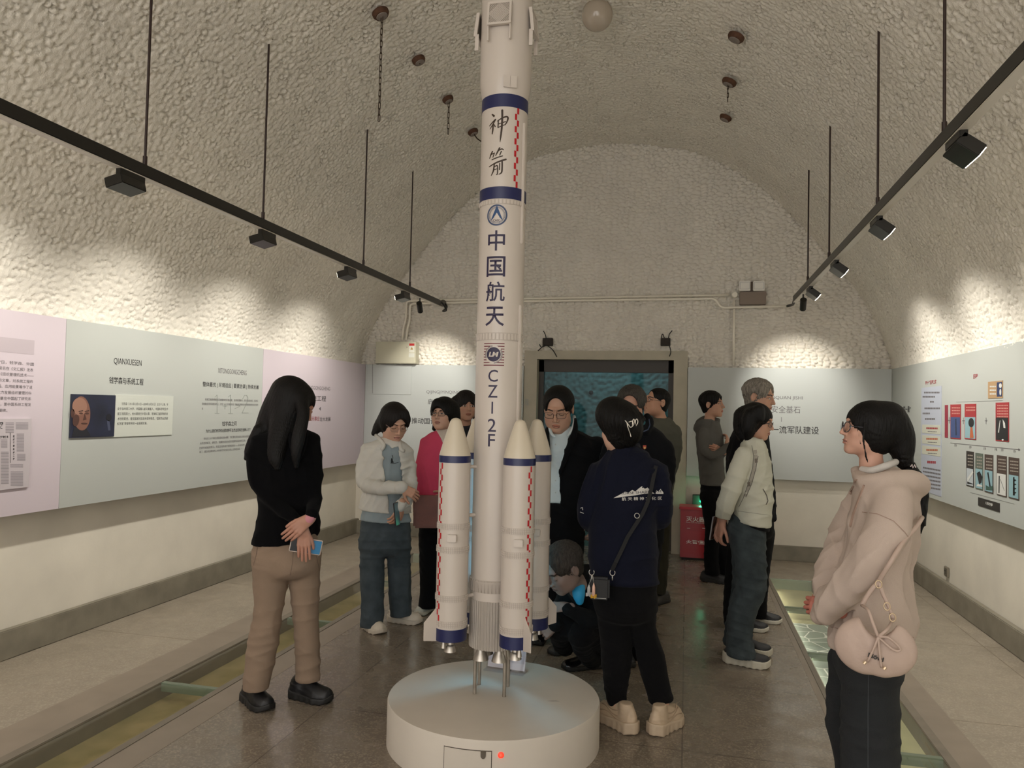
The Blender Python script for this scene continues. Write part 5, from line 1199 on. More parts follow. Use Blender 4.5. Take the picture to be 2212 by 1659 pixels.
    # ---- shoe: ground point of its middle, heading of the toe (degrees, 0 towards the camera, + to the right)
    def shoe(s, px, py, head, m, msole, L=.26, Wd=.095, top=.085, sole=.03, chunky=0.0, raise_=0.0, ms2=None, laces=None, h=.005, gz=None):
        g = s.ground(px, py) if gz is None else np.array([*s.L(px, py, gz[0])[:2], gz[1]]); a = math.radians(head); T = np.array([math.sin(a), -math.cos(a), 0]); S = np.array([math.cos(a), math.sin(a), 0]); Rm = np.stack([S, -T, [0, 0, 1]])      # local: x across, -y towards the toe
        base = np.array([g[0], g[1], g[2] + .001])
        Y = np.linspace(-.5, .5, 13) * L
        wid = np.array([.12, .74, .93, 1.0, 1.0, .93, .84, .76, .72, .72, .72, .66, .30]) * Wd / 2; cxs = np.array([.006, .008, .006, .003, 0, 0, 0, 0, 0, 0, 0, 0, 0])
        hts = np.array([.30, .52, .60, .66, .74, .86, 1.0, 1.08, 1.10, 1.08, 1.06, 1.0, .7]) * top
        def foot(P, extra=0):
            y = np.clip(P[:, 1], Y[0], Y[-1]); w = np.interp(y, Y, wid) + extra; cx = np.interp(y, Y, cxs); return (np.abs(P[:, 0] - cx) - w), y
        def fsole(P):
            e, y = foot(P, .004 + chunky); rock = .018 * np.clip((-.32 * L - y) / (.18 * L), 0, 1) ** 2 + (.006 * np.clip((y - .38 * L) / (.12 * L), 0, 1))
            d = smax(e, np.abs(P[:, 1]) - L / 2 - chunky, .03); z = P[:, 2] - rock
            tt = sole * (1 + .25 * np.clip(y / L + .1, -.3, .5) * 2) if chunky else sole
            return smax(smax(d, -z, .004), z - tt, .006) + (.0012 * np.sin(P[:, 1] * 160) * (chunky > 0) * (z < sole * .8))
        def fup(P):
            e, y = foot(P); hh = np.interp(y, Y, hts) + sole; tap = 1 - .55 * np.clip((P[:, 2] - sole) / np.maximum(hh - sole, .01), 0, 1) ** 1.5
            w = (np.interp(y, Y, wid)) * tap; d = smax(np.abs(P[:, 0] - np.interp(y, Y, cxs)) - w, P[:, 2] - hh, .03)
            d = smax(d, np.abs(P[:, 1]) - L / 2, .025); d = smax(d, sole * .5 - P[:, 2], .004)
            d = smin(d, cap(P, (0, L * .26, .05), (0, L * .24, top + sole + .0), .034), .02) if top > .07 else d
            d = smax(d, P[:, 2] - (top + sole + .012), .006)
            return d + wrinkle(P, 5, .0012, .03)
        lo, hi = np.array([-.08, -L / 2 - .03, -.01]), np.array([.08, L / 2 + .03, top + sole + .06])
        V, Q = surfnet(fup, lo, hi, h); o = quads('shoe', V @ Rm + base, Q, m, s.o)
        V, Q = surfnet(fsole, lo, hi, h); quads('sole', V @ Rm + base, Q, msole, o)
        if laces:
            mb = MB()
            for i in range(5):
                y = -L * .18 + i * L * .062; z = np.interp(y, Y, hts) + sole; w = np.interp(y, Y, wid) * .5
                for sgn in (-1, 1): mb.tube([np.array(p) @ Rm + base for p in ((-w * sgn, y, z - .008), (0, y + .006, z + .002), (w * sgn, y + .012, z - .006))], .0024, 6)
            mb.build('laces', laces, o, True)
        if ms2 is not None:   # overlay strips along the side
            mb = MB()
            for sx in (-1, 1):
                for k in range(3):
                    pts = []
                    for t in np.linspace(0, 1, 9):
                        y = -L * .3 + L * (.55) * t; zz = sole + .012 + .018 * k + .010 * math.sin(t * 5 + k); hh = np.interp(y, Y, hts); tp = 1 - .55 * min(1, max(0, (zz - sole) / hh)) ** 1.5; pts.append(np.array([sx * (np.interp(y, Y, wid) * tp + .001) + np.interp(y, Y, cxs), y, zz]) @ Rm + base)
                    mb.tube(pts, .0024, 6)
            mb.build('overlay', ms2, o, True)
        return o
    # ---- flat prints laid onto a garment: polygons in picture points
    def decal(s, target, me, name, m, lift=.002, step=6.0, parent=None, thick=None):
        bm = bmesh.new(); bm.from_mesh(me); xs = [v.co.x for v in bm.verts]; ys = [v.co.y for v in bm.verts]
        for ax, lo, hi in ((0, min(xs), max(xs)), (1, min(ys), max(ys))):
            q = math.ceil(lo / step) * step
            while q < hi:
                no = (1, 0, 0) if ax == 0 else (0, 1, 0); bmesh.ops.bisect_plane(bm, geom=bm.verts[:] + bm.edges[:] + bm.faces[:], plane_co=(q * no[0], q * no[1], 0), plane_no=no); q += step
        td = target.data; bv = BVHTree.FromPolygons([v.co[:] for v in td.vertices], [p.vertices[:] for p in td.polygons]); eye = s.loc(CAM); bad = []
        for v in bm.verts:
            p = s.L(v.co.x, v.co.y, 0); d = Vector(p - eye).normalized(); hit = bv.ray_cast(Vector(eye), d)
            if hit[0] is None: bad.append(v); continue
            v.co = hit[0] - d * lift
        if bad: bmesh.ops.delete(bm, geom=bad, context='VERTS')
        out = bpy.data.meshes.new(name); bm.to_mesh(out); bm.free(); o = link(name, out, m, parent or s.o)
        if thick: md = o.modifiers.new('thickness', 'SOLIDIFY'); md.thickness = thick; md.offset = 0
        return o
def pxpoly(polys): return flat_mesh(polys)
def pxtext(body, x0, x1, y, hpx, bold=.02, rot=0.0, align='CENTER'):
    me = fit_text(body, x1 - x0, hpx, bold); co = mesh_bounds(me); c, s_ = math.cos(rot), math.sin(rot); X, Yv = co[:, 0], -co[:, 1]
    co = np.stack([X * c - Yv * s_ + (x0 + x1) / 2, X * s_ + Yv * c + y, X * 0], 1); me.vertices.foreach_set('co', co.astype(np.float32).ravel()); me.flip_normals(); me.update(); return me
def strip(pts, w):      # a ribbon polygon list along picture points
    P = np.array(pts, float); out = []
    for a, b in zip(P[:-1], P[1:]):
        n = np.array([-(b - a)[1], (b - a)[0]]); n = n / np.linalg.norm(n) * w / 2; out.append([tuple(a + n), tuple(b + n), tuple(b - n), tuple(a - n)])
    return out
def fabric(name, col, rough=.85, var=.12, bump=.25, bscale=420, sheen=.03, vscale=9, spec=.15, **k): return mat(name, col, rough, spec=spec, var=var, vscale=vscale, bump=bump, bscale=bscale, sheen=sheen, **k)
hair_black = mat('hair_black', '0b0908', .55, spec=.22, bump=.35, bscale=300, stretch=(1, 1, .04), var=.3, vscale=60)
hair_soft = mat('hair_soft_black', '15100e', .55, spec=.25, bump=.35, bscale=300, stretch=(1, 1, .05), var=.3, vscale=60)
hair_grey = mat('hair_grey', '9a9287', .6, spec=.3, bump=.6, bscale=300, stretch=(1, 1, .2), var=.45, vscale=120, col2='5a544c')
hair_mix = mat('hair_salt', '4a443e', .6, spec=.3, bump=.6, bscale=300, stretch=(1, 1, .2), var=.5, vscale=120, col2='2a2623')
def _proj(s, P):
    Wp = s.G + P[:, :1] * s.u + P[:, 1:2] * s.w + np.array([[0, 0, 1.0]]) * P[:, 2:3]; c = (Wp - CAM) @ RW
    return c[:, 0] / c[:, 2] * FPX + CXP, c[:, 1] / c[:, 2] * FPX + CYP
def _window(s, poly, ymax=0.0, off=0.0):
    """positive outside the region of the figure's front that the picture outline encloses"""
    V = np.array([s.L(x, y, off)[[0, 2]] for x, y in poly])
    def f(P):
        q = P[:, [0, 2]]; d = np.full(len(P), 9.0); sg = np.ones(len(P))
        for i in range(len(V)):
            a, b = V[i - 1], V[i]; e = b - a; w = q - a; t = np.clip((w @ e) / (e @ e), 0, 1); d = np.minimum(d, np.hypot(*(w - t[:, None] * e).T))
            c1 = q[:, 1] >= a[1]; c2 = q[:, 1] < b[1]; c3 = e[0] * w[:, 1] > e[1] * w[:, 0]; sg = np.where((c1 & c2 & c3) | (~c1 & ~c2 & ~c3), -sg, sg)
        return np.maximum(sg * d, P[:, 1] - ymax)
    return f
def _leg(s, rows, foot=None, off0=0.0, offf=None):
    o1 = offf if offf is not None else (s.ground(*foot)[1] if foot else off0); y0, y1 = rows[0][0], rows[-1][0]; pts = []
    for py, xl, xr in rows: t = (py - y0) / (y1 - y0); pts.append((py, (xl + xr) / 2, off0 + (o1 - off0) * t, (xr - xl) / 2))
    return s.limb([(x, y, o, r) for y, x, o, r in pts], 22)
def _world(s, p): return s.G + p[0] * s.u + p[1] * s.w + np.array([0, 0, p[2]])
Person.window, Person.leg, Person.world, Person.proj = _window, _leg, _world, _proj
def held_phone(s, c, udir, vdir, label, Wd=.073, Ht=.152, case=('phone_black', '15151a'), screen=None, glow=None):
    """c: picture point with depth; udir / vdir: directions of the short and long side in person space"""
    p = s.world(s.L(*c)); u = np.asarray(udir, float); v = np.asarray(vdir, float); u /= np.linalg.norm(u); v -= u * (u @ v); v /= np.linalg.norm(v)
    U, Vv = s.world(u) - s.G, s.world(v) - s.G; n = np.cross(U, Vv)
    if n @ (CAM - p) < 0: n = -n
    o = tag(empty('phone', tuple(p)), label, 'phone'); MB().obox((0, 0, 0), U * Wd / 2, Vv * Ht / 2, n * .004).build('case', mat(case[0], case[1], .35), o, bevel=.003)
    if screen: MB().obox(n * .0043, U * (Wd / 2 - .004), Vv * (Ht / 2 - .004), n * .0004).build('screen', screen, o)
    if glow: MB().obox(n * .0049 + Vv * glow[1] * Ht, U * (Wd / 2 - .005), Vv * Ht * glow[2], n * .0002).build('lit_screen', glow[0], o)
    return o
# ------------------------------------------------------------------ the visitors
SK, SKM, SKD = 'caa18b', 'bd937c', 'b08470'
blackcloth = fabric('cloth_black', '0d0d10', .9, sheen=.02); blackwool = fabric('wool_black', '0b0b0d', .95, var=.2, sheen=.02, spec=.08)
blacktr = fabric('trouser_black', '0c0c0e', .92, sheen=.02)
shoe_b = mat('shoe_black', '141315', .5, var=.2, vscale=40); sole_b = mat('sole_black', '1a1918', .6); sole_w = mat('sole_white', 'cfcabb', .55)
glm = mat('spectacle_frame', '2a2422', .3, metal=.5); glb = mat('spectacle_black', '141214', .3)

# --- long-haired woman in the black blazer, seen against the portrait wall
A1 = Person('long-haired woman in a black blazer and khaki trousers, hands clasped over a phone', 622, 4.0)
A1.head(640, 876, 96, 62, 26, off=-.01, neck=(620, 940, .02, 26), skin=SKD, eyes='down')
A1.hair(hair_black, .017, nape=-.30, strands=[[(622, 850, .03, 40), (602, 892, .06, 40), (582, 935, .08, 34), (566, 965, .06, 26), (556, 995, .0, 15)], [(650, 860, -.08, 16), (655, 895, -.13, 14), (646, 940, -.16, 15), (640, 975, -.17, 12), (640, 1008, -.165, 5)], [(628, 850, .0, 36), (618, 900, -.02, 34), (606, 945, -.06, 28), (598, 985, -.10, 20), (600, 1010, -.12, 8)], [(560, 930, .02, 14), (540, 965, .02, 10), (532, 990, .01, 5)]], face=((0, -.120, -.045), (.060, .080, .100)), rough=.0004, h=.0032)
ja = A1.loft([(922, 606, 656, .05), (938, 566, 680, .085), (962, 545, 690, .11), (1000, 542, 693, .125), (1040, 548, 690, .13), (1080, 556, 688, .122), (1110, 556, 684, .125), (1140, 550, 682, .135), (1180, 543, 680, .14)])
ja2 = [A1.limb([(560, 955, 0, 19), (552, 990, -.01, 20), (560, 1045, -.05, 18), (600, 1090, -.12, 16), (650, 1132, -.188, 12)]), A1.limb([(672, 952, 0, 20), (677, 1000, 0, 19), (678, 1050, -.03, 18), (680, 1085, -.09, 16), (674, 1112, -.212, 14)]), A1.limb([(670, 1090, .02, 18), (676, 1140, .0, 17), (688, 1146, -.02, 6)])]
jk = A1.garment('blazer', [ja] + ja2, blackwool, .008, .025, (3, .004, .09), hems=[A1.slant((544, 1177), (692, 1160))])
A1.garment('top', [A1.loft([(925, 622, 662, .055), (960, 610, 672, .1), (1010, 615, 665, .125)], .004)], fabric('top_brown', '3a2b25'), .008, wr=None, body=False, cut=A1.window([(628, 925), (660, 925), (650, 960), (641, 1000), (634, 960)]))
mb = MB()
for a, b in (((626, 930), (640, 1004)), ((664, 930), (642, 1004))):
    pts = [A1.L(a[0] + (b[0] - a[0]) * t, a[1] + (b[1] - a[1]) * t, -.085 - .06 * math.sin(t * 1.9)) for t in np.linspace(0, 1, 8)]; mb.tube(pts, [.006, .012, .016, .018, .017, .014, .010, .004], 8)
mb.build('lapel', blackwool, A1.o, True)
kh = fabric('khaki', '8f7b69', .85, var=.10, bump=.2)
tr = [A1.loft([(1150, 552, 684, .12), (1180, 545, 690, .125), (1215, 545, 692, .13), (1250, 548, 690, .12)], kb=.09), A1.leg([(1200, 545, 628), (1257, 546, 622), (1320, 548, 611), (1383, 535, 603), (1445, 528, 590), (1502, 523, 577)], (556, 1530)), A1.leg([(1200, 628, 693), (1262, 625, 692), (1335, 632, 689), (1397, 636, 692), (1445, 637, 692), (1492, 637, 692)], (668, 1512))]
A1.garment('trousers', tr, kh, .0075, .018, (4, .0035, .08), hems=[A1.slant((524, 1502), (692, 1484))])
a_t = [c for c in A1.o.children if c.name.startswith('trousers')][0]; A1.decal(a_t, pxpoly(strip([(634, 1182), (632, 1215), (627, 1243)], 1.2) + strip([(556, 1182), (552, 1205), (547, 1222)], 1.1) + strip([(683, 1200), (688, 1222), (691, 1236)], 1.1)), 'trouser_seam', mat('seam_khaki', '6b5a4c', .85), .0015)
pink = fabric('cuff_pink', 'c98a92'); A1.garment('cuff', [A1.limb([(673, 1114, -.213, 12.5), (668, 1121, -.216, 12)])], pink, .005, body=False)
A1.hand((667, 1122, -.216), (-.76, .02, -.66), (.15, -1, .25), 1, (.22, .32, .25), sc=.92, skin=SKD, spread=.012, thumb=(.42, .88, -.2), arm=.015)
A1.hand((655, 1145, -.188), (.06, -.03, -1), (0, -1, .03), -1, (.08, .12, .1), sc=.88, skin=SKD, spread=.02, thumb=(.5, .85, -.1))
held_phone(A1, (661, 1179, -.165), (.18, 0, 1), (1, 0, -.12), 'phone with blue screen in a pale case, held by the long-haired woman in the blazer', case=('phone_case_pale', 'c9b9ac'), screen=mat('screen_black', '0d0d10', .15), glow=(mat('screen_blue', '1a6f9c', .25, emit='15608c', estr=.04), .27, .20))
A1.shoe(553, 1524, 28, shoe_b, sole_b, .265, .10, .075, .035, .004); A1.shoe(670, 1512, 52, shoe_b, sole_b, .265, .10, .075, .035, .004)
A1.finish(SKD)

# --- woman in the open white shirt
B1 = Person('woman in an open white shirt over a pale blue tee, looking down through glasses', 835, 5.34)
B1.head(852, 913, 78, 22, 24, off=-.03, neck=(838, 965, .0, 17), skin=SK, eyes='down', lip='a4605a')
B1.hair(hair_soft, .018, nape=-.10, face=((.008, -.120, -.034), (.062, .082, .112)), strands=[[(834, 905, .05, 18), (819, 920, .06, 12), (808, 936, .05, 6)], [(836, 890, -.06, 12), (829, 908, -.07, 8), (829, 925, -.06, 4)], [(874, 893, -.09, 9), (880, 908, -.09, 7), (878, 926, -.09, 3)]])
B1.glasses(mat('spectacle_rose', 'a58a80', .3, metal=.6))
wsh = fabric('shirt_white', 'cfcdc6', .8, var=.06, bump=.15); tee = fabric('tee_blue_grey', '93a0a6', .85)
tor = [(948, 822, 858, .05), (960, 796, 878, .085), (985, 784, 886, .11), (1020, 786, 882, .12), (1060, 786, 882, .12), (1090, 780, 884, .125), (1108, 777, 885, .125)]
B1.garment('tee', [B1.loft([(946, 826, 862, .05), (962, 800, 876, .09), (1000, 794, 876, .112), (1040, 796, 876, .114), (1085, 786, 880, .118), (1127, 777, 889, .136)])], tee, .008, wr=(7, .003, .09), hems=[B1.slant((778, 1123), (888, 1127))])
sl1 = B1.limb([(794, 970, 0, 15), (785, 1005, 0, 16), (788, 1042, -.05, 17), (820, 1054, -.17, 16), (862, 1053, -.23, 14)]); sl2 = B1.limb([(880, 976, 0, 13), (886, 1015, 0, 14), (888, 1055, -.07, 14), (880, 1078, -.17, 14), (868, 1090, -.22, 12)])
front = B1.window([(829, 955), (846, 968), (860, 965), (864, 1000), (871, 1040), (866, 1075), (852, 1112), (842, 1112), (838, 1070), (832, 1035), (828, 990)], .03)
B1.garment('overshirt', [B1.carve(B1.loft(tor, .012), front), sl1, sl2], wsh, .0075, .02, (8, .005, .07), hems=[lambda P: np.where(P[:, 1] > -.16, B1.slant((777, 1100), (886, 1108))(P), -9)])
mb = MB()
for pts in ([(812, 940, .03), (822, 950, -.05), (830, 962, -.10), (824, 972, -.11)], [(862, 950, .02), (864, 958, -.06), (866, 970, -.10), (873, 974, -.09)]): mb.tube(catmull([B1.L(*p) for p in pts], 10), .012, 8)
mb.build('collar', wsh, B1.o, True)
for c in ([(862, 1053, -.235, 14), (868, 1053, -.24, 14.5)], [(866, 1090, -.225, 12.5), (863, 1094, -.232, 13)]): B1.garment('cuff', [B1.limb(c)], wsh, .006, body=False)
B1.hand((871, 1054, -.25), (.85, -.05, -.45), (.25, -1, .2), 1, (.5, .6, .4), sc=.92, skin=SKM)
B1.hand((866, 1092, -.24), (-.35, -.15, -.9), (.6, -.8, .0), -1, (.45, .5, .35), sc=.92, skin=SKM)
held_phone(B1, (857, 1110, -.285), (.42, .9, .0), (-.15, 0, 1), 'phone held low by the woman in the open white shirt', screen=mat('screen_pale', '5d7f8c', .15))
jean = fabric('denim_blue', '4d565c', .85, var=.22, vscale=12, bump=.3, col2='3b444a')
B1.garment('jeans', [B1.loft([(1108, 786, 880, .105), (1132, 779, 887, .118), (1165, 776, 887, .128), (1200, 777, 887, .12)], kb=.09), B1.leg([(1165, 776, 832), (1225, 777, 831), (1290, 779, 830), (1330, 779, 829), (1356, 779, 827)], (804, 1362)), B1.leg([(1165, 834, 888), (1225, 837, 888), (1290, 840, 890), (1320, 843, 890), (1344, 841, 891)], (872, 1345))], jean, .008, .016, (9, .004, .085), hems=[B1.slant((778, 1354), (890, 1338))])
snk = mat('sneaker_cream', 'cfc4b4', .6, var=.08, vscale=30); snk2 = mat('sneaker_overlay', 'b5a898', .5); snks = mat('sneaker_sole', 'c3b8a8', .6)
B1.shoe(805, 1362, 30, snk, snks, .265, .10, .07, .036, .006); B1.shoe(874, 1345, 66, snk, snks, .265, .10, .07, .036, .006)
pr = pxpoly([[(845, 990), (848, 990), (849, 996), (851, 999), (845, 1000), (844, 996)]] + strip([(843, 1000), (852, 1001), (861, 999)], 1.2) + strip([(847, 983), (849, 990)], 1.2))
B1.decal([c for c in B1.o.children if c.name.startswith('tee')][0], pr, 'tee_print', mat('tee_ink', '24282b', .8))
B1.finish(SKM)

# --- woman in the pink jacket
C1 = Person('woman in a bright pink jacket with glasses, behind the rocket boosters', 950, 5.7)
C1.head(957, 895, 68, -26, -4, off=-.02, neck=(957, 945, .0, 15), skin=SK, eyes='open', lip='8f4f4a')
C1.hair(hair_black, .022, nape=-.12, face=((0, -.122, -.045), (.068, .082, .098)), strands=[[(975, 885, .02, 18), (982, 905, .02, 13), (984, 920, .02, 7)], [(945, 873, -.06, 12), (940, 890, -.05, 8)], [(945, 915, .05, 10), (938, 926, .04, 5)]])
C1.glasses(glb, hgt=.016, round_=False)
pinkj = fabric('jacket_pink', 'd04a68', .75, var=.10, bump=.12)
C1.garment('jacket', [C1.loft([(930, 940, 982, .055), (944, 918, 998, .09), (975, 908, 1006, .115), (1010, 908, 1004, .12), (1040, 910, 1002, .12), (1078, 906, 1004, .128)]), C1.limb([(920, 957, 0, 13), (912, 1000, 0, 14), (908, 1045, -.02, 13), (901, 1086, -.06, 11)]), C1.limb([(1000, 960, 0, 13), (1005, 1010, 0, 14), (996, 1050, -.05, 13), (975, 1068, -.16, 11)])], pinkj, .008, .02, (11, .004, .07), hems=[C1.below(950, 1080)])
C1.garment('collar', [C1.loft([(926, 942, 974, .055), (948, 934, 982, .10), (975, 938, 976, .122)], .006)], fabric('collar_cream', 'd2c5b8'), .007, body=False, cut=C1.window([(940, 926), (975, 926), (968, 950), (962, 968), (952, 945)]))
C1.hand((899, 1091, -.07), (.1, -.05, -1), (-.6, -.8, 0), -1, (.4, .5, .4), sc=.92, skin=SKM)
C1.hand((968, 1070, -.18), (-.9, -.2, -.3), (0, -1, .3), 1, (.5, .5, .4), sc=.9, skin=SKM)
C1.garment('trousers', [C1.loft([(1065, 910, 1000, .11), (1110, 905, 1004, .12), (1150, 905, 1003, .12)], kb=.09), C1.leg([(1115, 904, 956), (1200, 905, 950), (1270, 907, 944), (1312, 903, 946)], (918, 1326)), C1.leg([(1115, 954, 1004), (1200, 957, 1000), (1308, 960, 1000)], (975, 1322))], blacktr, .009, .018, (12, .003, .08), hems=[C1.below(930, 1314)])
lth = mat('shoe_white', 'c5c6bd', .5, var=.06, vscale=30)
C1.shoe(917, 1323, -28, lth, sole_w, .25, .092, .06, .028, laces=mat('lace_grey', '6a6a66', .7)); C1.shoe(972, 1320, -10, lth, sole_w, .25, .092, .06, .028, laces=mat('lace_grey', '6a6a66'))
C1.finish(SKM)
bp = C1.world(C1.L(936, 1105, -.29)); bag = tag(empty('shoulder_bag', tuple(bp), -C1.a), 'dark reddish brown flap bag worn in front by the woman in the pink jacket', 'bag')
brl = mat('leather_brown', '6e3b2b', .5, var=.2, vscale=12, bump=.1, bscale=90)
MB().box(-.14, -.035, -.115, .14, .035, .115).build('bag_body', brl, bag, bevel=.015); MB().box(-.142, -.043, -.005, .142, -.034, .118).build('flap', brl, bag, bevel=.004)
# --- dark-haired woman further back
D1 = Person('woman with a dark fringe looking out from behind the woman in pink', 1006, 6.4)
D1.head(1007, 877, 62, 14, 0, off=-.02, neck=(1004, 925, .0, 14), skin=SKM, eyes='open')
D1.hair(hair_soft, .020, nape=-.13, face=((.004, -.120, -.055), (.062, .080, .088)), strands=[[(985, 870, -.02, 14), (979, 890, -.02, 10), (980, 910, -.01, 5)], [(1028, 868, -.02, 12), (1030, 890, -.02, 10), (1028, 912, -.01, 5)]])
dj = fabric('jacket_slate', '2b2d33')
D1.garment('jacket', [D1.loft([(918, 988, 1024, .05), (932, 970, 1042, .09), (960, 964, 1048, .11), (1010, 966, 1046, .12), (1070, 966, 1046, .12)]), D1.limb([(972, 945, 0, 11), (966, 1000, 0, 11), (968, 1055, -.03, 10)]), D1.limb([(1040, 945, 0, 11), (1046, 1000, 0, 11), (1044, 1055, -.03, 10)])], dj, .01, .02, (14, .003, .08), hems=[D1.below(1005, 1075)])
D1.hand((968, 1062, -.03), (0, 0, -1), (-1, 0, 0), -1, sc=.9, skin=SKM); D1.hand((1044, 1062, -.03), (0, 0, -1), (1, 0, 0), 1, sc=.9, skin=SKM)
D1.garment('trousers', [D1.loft([(1060, 970, 1042, .11), (1110, 966, 1046, .12)], kb=.09), D1.leg([(1095, 966, 1006), (1180, 970, 1002), (1268, 974, 1000)], None), D1.leg([(1095, 1006, 1046), (1180, 1008, 1042), (1268, 1010, 1038)], None)], blacktr, .01, .018, (15, .003, .08), hems=[D1.below(1005, 1270)])
for x, a in ((986, -8), (1024, 10)): D1.shoe(x, 0, a, shoe_b, sole_b, .25, .09, .06, .025, gz=(0.0, 0.0))
D1.finish(SKM)

# --- man in the black suit
E1 = Person('man in a black suit and open-necked white shirt looking down beside the rocket', 1215, 5.1)
E1.head(1206, 884, 92, -10, 20, off=-.04, neck=(1212, 945, .0, 22), skin=SKM, eyes='down', jaw=1.1)
E1.hair(hair_black, .013, nape=-.075, face=((0, -.126, .002), (.068, .100, .112)), fade=(-.05, .045))
E1.glasses(glm, hgt=.016, round_=False)
suit = fabric('suit_black', '0d0d10', .9, var=.15, sheen=.02)
sh_t = [(925, 1185, 1242, .065), (942, 1162, 1276, .10), (965, 1150, 1300, .125), (1010, 1152, 1300, .135), (1060, 1160, 1286, .14), (1110, 1165, 1266, .145), (1168, 1165, 1264, .145)]
vwin = E1.window([(1184, 926), (1240, 898), (1236, 925), (1226, 950), (1208, 1012), (1211, 1084), (1186, 1084), (1184, 960)], .02)
E1.garment('suit_jacket', [E1.carve(E1.loft(sh_t), vwin), E1.limb([(1290, 965, 0, 22), (1296, 1010, 0, 22), (1292, 1070, .03, 20), (1292, 1118, .02, 17)]), E1.limb([(1160, 963, 0, 20), (1154, 1020, 0, 20), (1160, 1085, .02, 18), (1174, 1130, .03, 15)])], suit, .0085, .025, (17, .004, .09), hems=[E1.below(1215, 1166)])
shw = fabric('shirt_pale', 'cdd6d8', .7, var=.04, bump=.08)
E1.garment('shirt', [E1.loft([(920, 1190, 1236, .055), (942, 1170, 1265, .085), (965, 1160, 1288, .115), (1010, 1160, 1290, .126), (1085, 1165, 1275, .135)], -.004)], shw, .007, wr=(18, .0025, .07), body=False, cut=E1.window([(1180, 916), (1246, 894), (1244, 930), (1232, 955), (1216, 1012), (1219, 1084), (1180, 1084), (1180, 960)], .05))
mb = MB()
for pts in ([(1240, 900, .03), (1241, 912, -.04), (1236, 928, -.09), (1226, 943, -.13)], [(1186, 915, .02), (1187, 925, -.06), (1192, 938, -.11), (1199, 944, -.13)]): mb.tube(catmull([E1.L(*p) for p in pts], 10), [.012] * 7 + [.010, .008, .004], 8)
mb.build('shirt_collar', shw, E1.o, True)
mb = MB()
for py in (960, 985, 1010, 1038, 1064): p = E1.L(1200, py, -.142 - .004 * (py > 1000)); mb.lathe([(.001, 0), (.005, 0), (.005, .003), (.001, .003)], 10, tuple(p), R=np.array([[1, 0, 0], [0, 0, -1], [0, 1, 0]]))
mb.build('shirt_buttons', mat('button_pearl', 'b9bcba', .4), E1.o)
mb = MB()
for pts in ([(1243, 905, -.02), (1242, 930, -.10), (1232, 960, -.14), (1218, 1000, -.155), (1209, 1030, -.16)], [(1182, 925, -.06), (1180, 945, -.12), (1184, 980, -.14), (1189, 1010, -.15)]): mb.tube(catmull([E1.L(*p) for p in pts], 12), [.010, .014, .018, .020, .022, .022, .02, .018, .016, .012, .008, .004], 8)
mb.build('lapel', suit, E1.o, True)
E1.hand((1293, 1124, .01), (-.3, -.2, -.95), (.6, -.7, 0), 1, (.4, .5, .4), skin=SKM); E1.hand((1176, 1138, .03), (.2, -.2, -.95), (-.6, -.7, 0), -1, (.4, .5, .4), skin=SKM)
E1.garment('trousers', [E1.loft([(1150, 1168, 1262, .12), (1200, 1166, 1262, .125)], kb=.09), E1.leg([(1185, 1166, 1216), (1280, 1172, 1212), (1370, 1176, 1210)], None), E1.leg([(1185, 1214, 1262), (1280, 1218, 1258), (1370, 1220, 1254)], None)], fabric('suit_trouser', '0c0c0f', sheen=.02), .01, .018, (19, .003, .08), hems=[E1.below(1215, 1372)])
for x, a in ((1193, -12), (1238, 10)): E1.shoe(x, 0, a, mat('shoe_polish', '121113', .25), sole_b, .28, .10, .06, .025, gz=(0.0, 0.0))
E1.finish(SKM)

# --- crouching man
F1 = Person('grey-haired man crouching behind the plinth with a bright blue collar', 1245, 4.42, 1300)
F1.head(1216, 1226, 104, -58, 32, 8, off=-.47, neck=(1252, 1268, -.33, 24), skin='8a776e', eyes='down', jaw=1.13, nose=1.15, lip='70504a')
F1.hair(hair_mix, .012, nape=-.075, face=((0, -.126, -.006), (.070, .096, .112)), rough=.0016, fade=(-.05, .045))
dkj = fabric('jacket_dark', '0f1215', sheen=.02)
F1.garment('jacket', [F1.limb([(1290, 1340, .06, 46), (1284, 1300, -.04, 50), (1272, 1268, -.22, 48), (1258, 1262, -.30, 36)]), F1.limb([(1278, 1262, -.28, 26), (1292, 1310, -.30, 22), (1280, 1340, -.36, 20), (1228, 1316, -.43, 15)]), F1.limb([(1232, 1290, -.18, 28), (1212, 1320, -.22, 24), (1204, 1340, -.30, 20), (1200, 1350, -.36, 16)])], dkj, .009, .03, (21, .005, .08))
blu = mat('shirt_cyan', '2aa2d8', .6); F1.garment('shirt_collar', [F1.limb([(1257, 1236, -.30, 5), (1254, 1258, -.36, 10), (1250, 1280, -.42, 14), (1252, 1298, -.42, 9)])], blu, .005, body=False)
F1.hand((1224, 1311, -.43), (-.95, .1, -.1), (.1, -.8, .6), 1, (.7, 1.0, .8), skin='8a776e', sc=.8, thumb=(.3, .9, -.3)); F1.hand((1196, 1352, -.36), (-.7, .1, -.6), (-.2, -.9, .1), -1, (1.0, 1.2, .8), skin='8a776e', sc=.8, thumb=(.3, .9, -.3))
F1.garment('trousers', [F1.limb([(1292, 1368, .06, 38), (1284, 1362, .02, 38), (1262, 1352, -.16, 34), (1225, 1350, -.30, 29), (1212, 1368, -.22, 25), (1214, 1390, -.02, 20), (1222, 1402, .12, 16)]), F1.limb([(1296, 1380, .02, 36), (1290, 1376, -.06, 36), (1275, 1368, -.26, 32), (1256, 1372, -.38, 28), (1262, 1400, -.22, 23), (1280, 1430, .0, 18)])], blacktr, .009, .02, (22, .004, .08))
F1.shoe(1258, 1444, -72, mat('shoe_polish', '121113'), sole_b, .28, .10, .06, .025); F1.shoe(1219, 1408, -50, mat('shoe_olive', '2a2620', .5), sole_b, .28, .10, .06, .025)
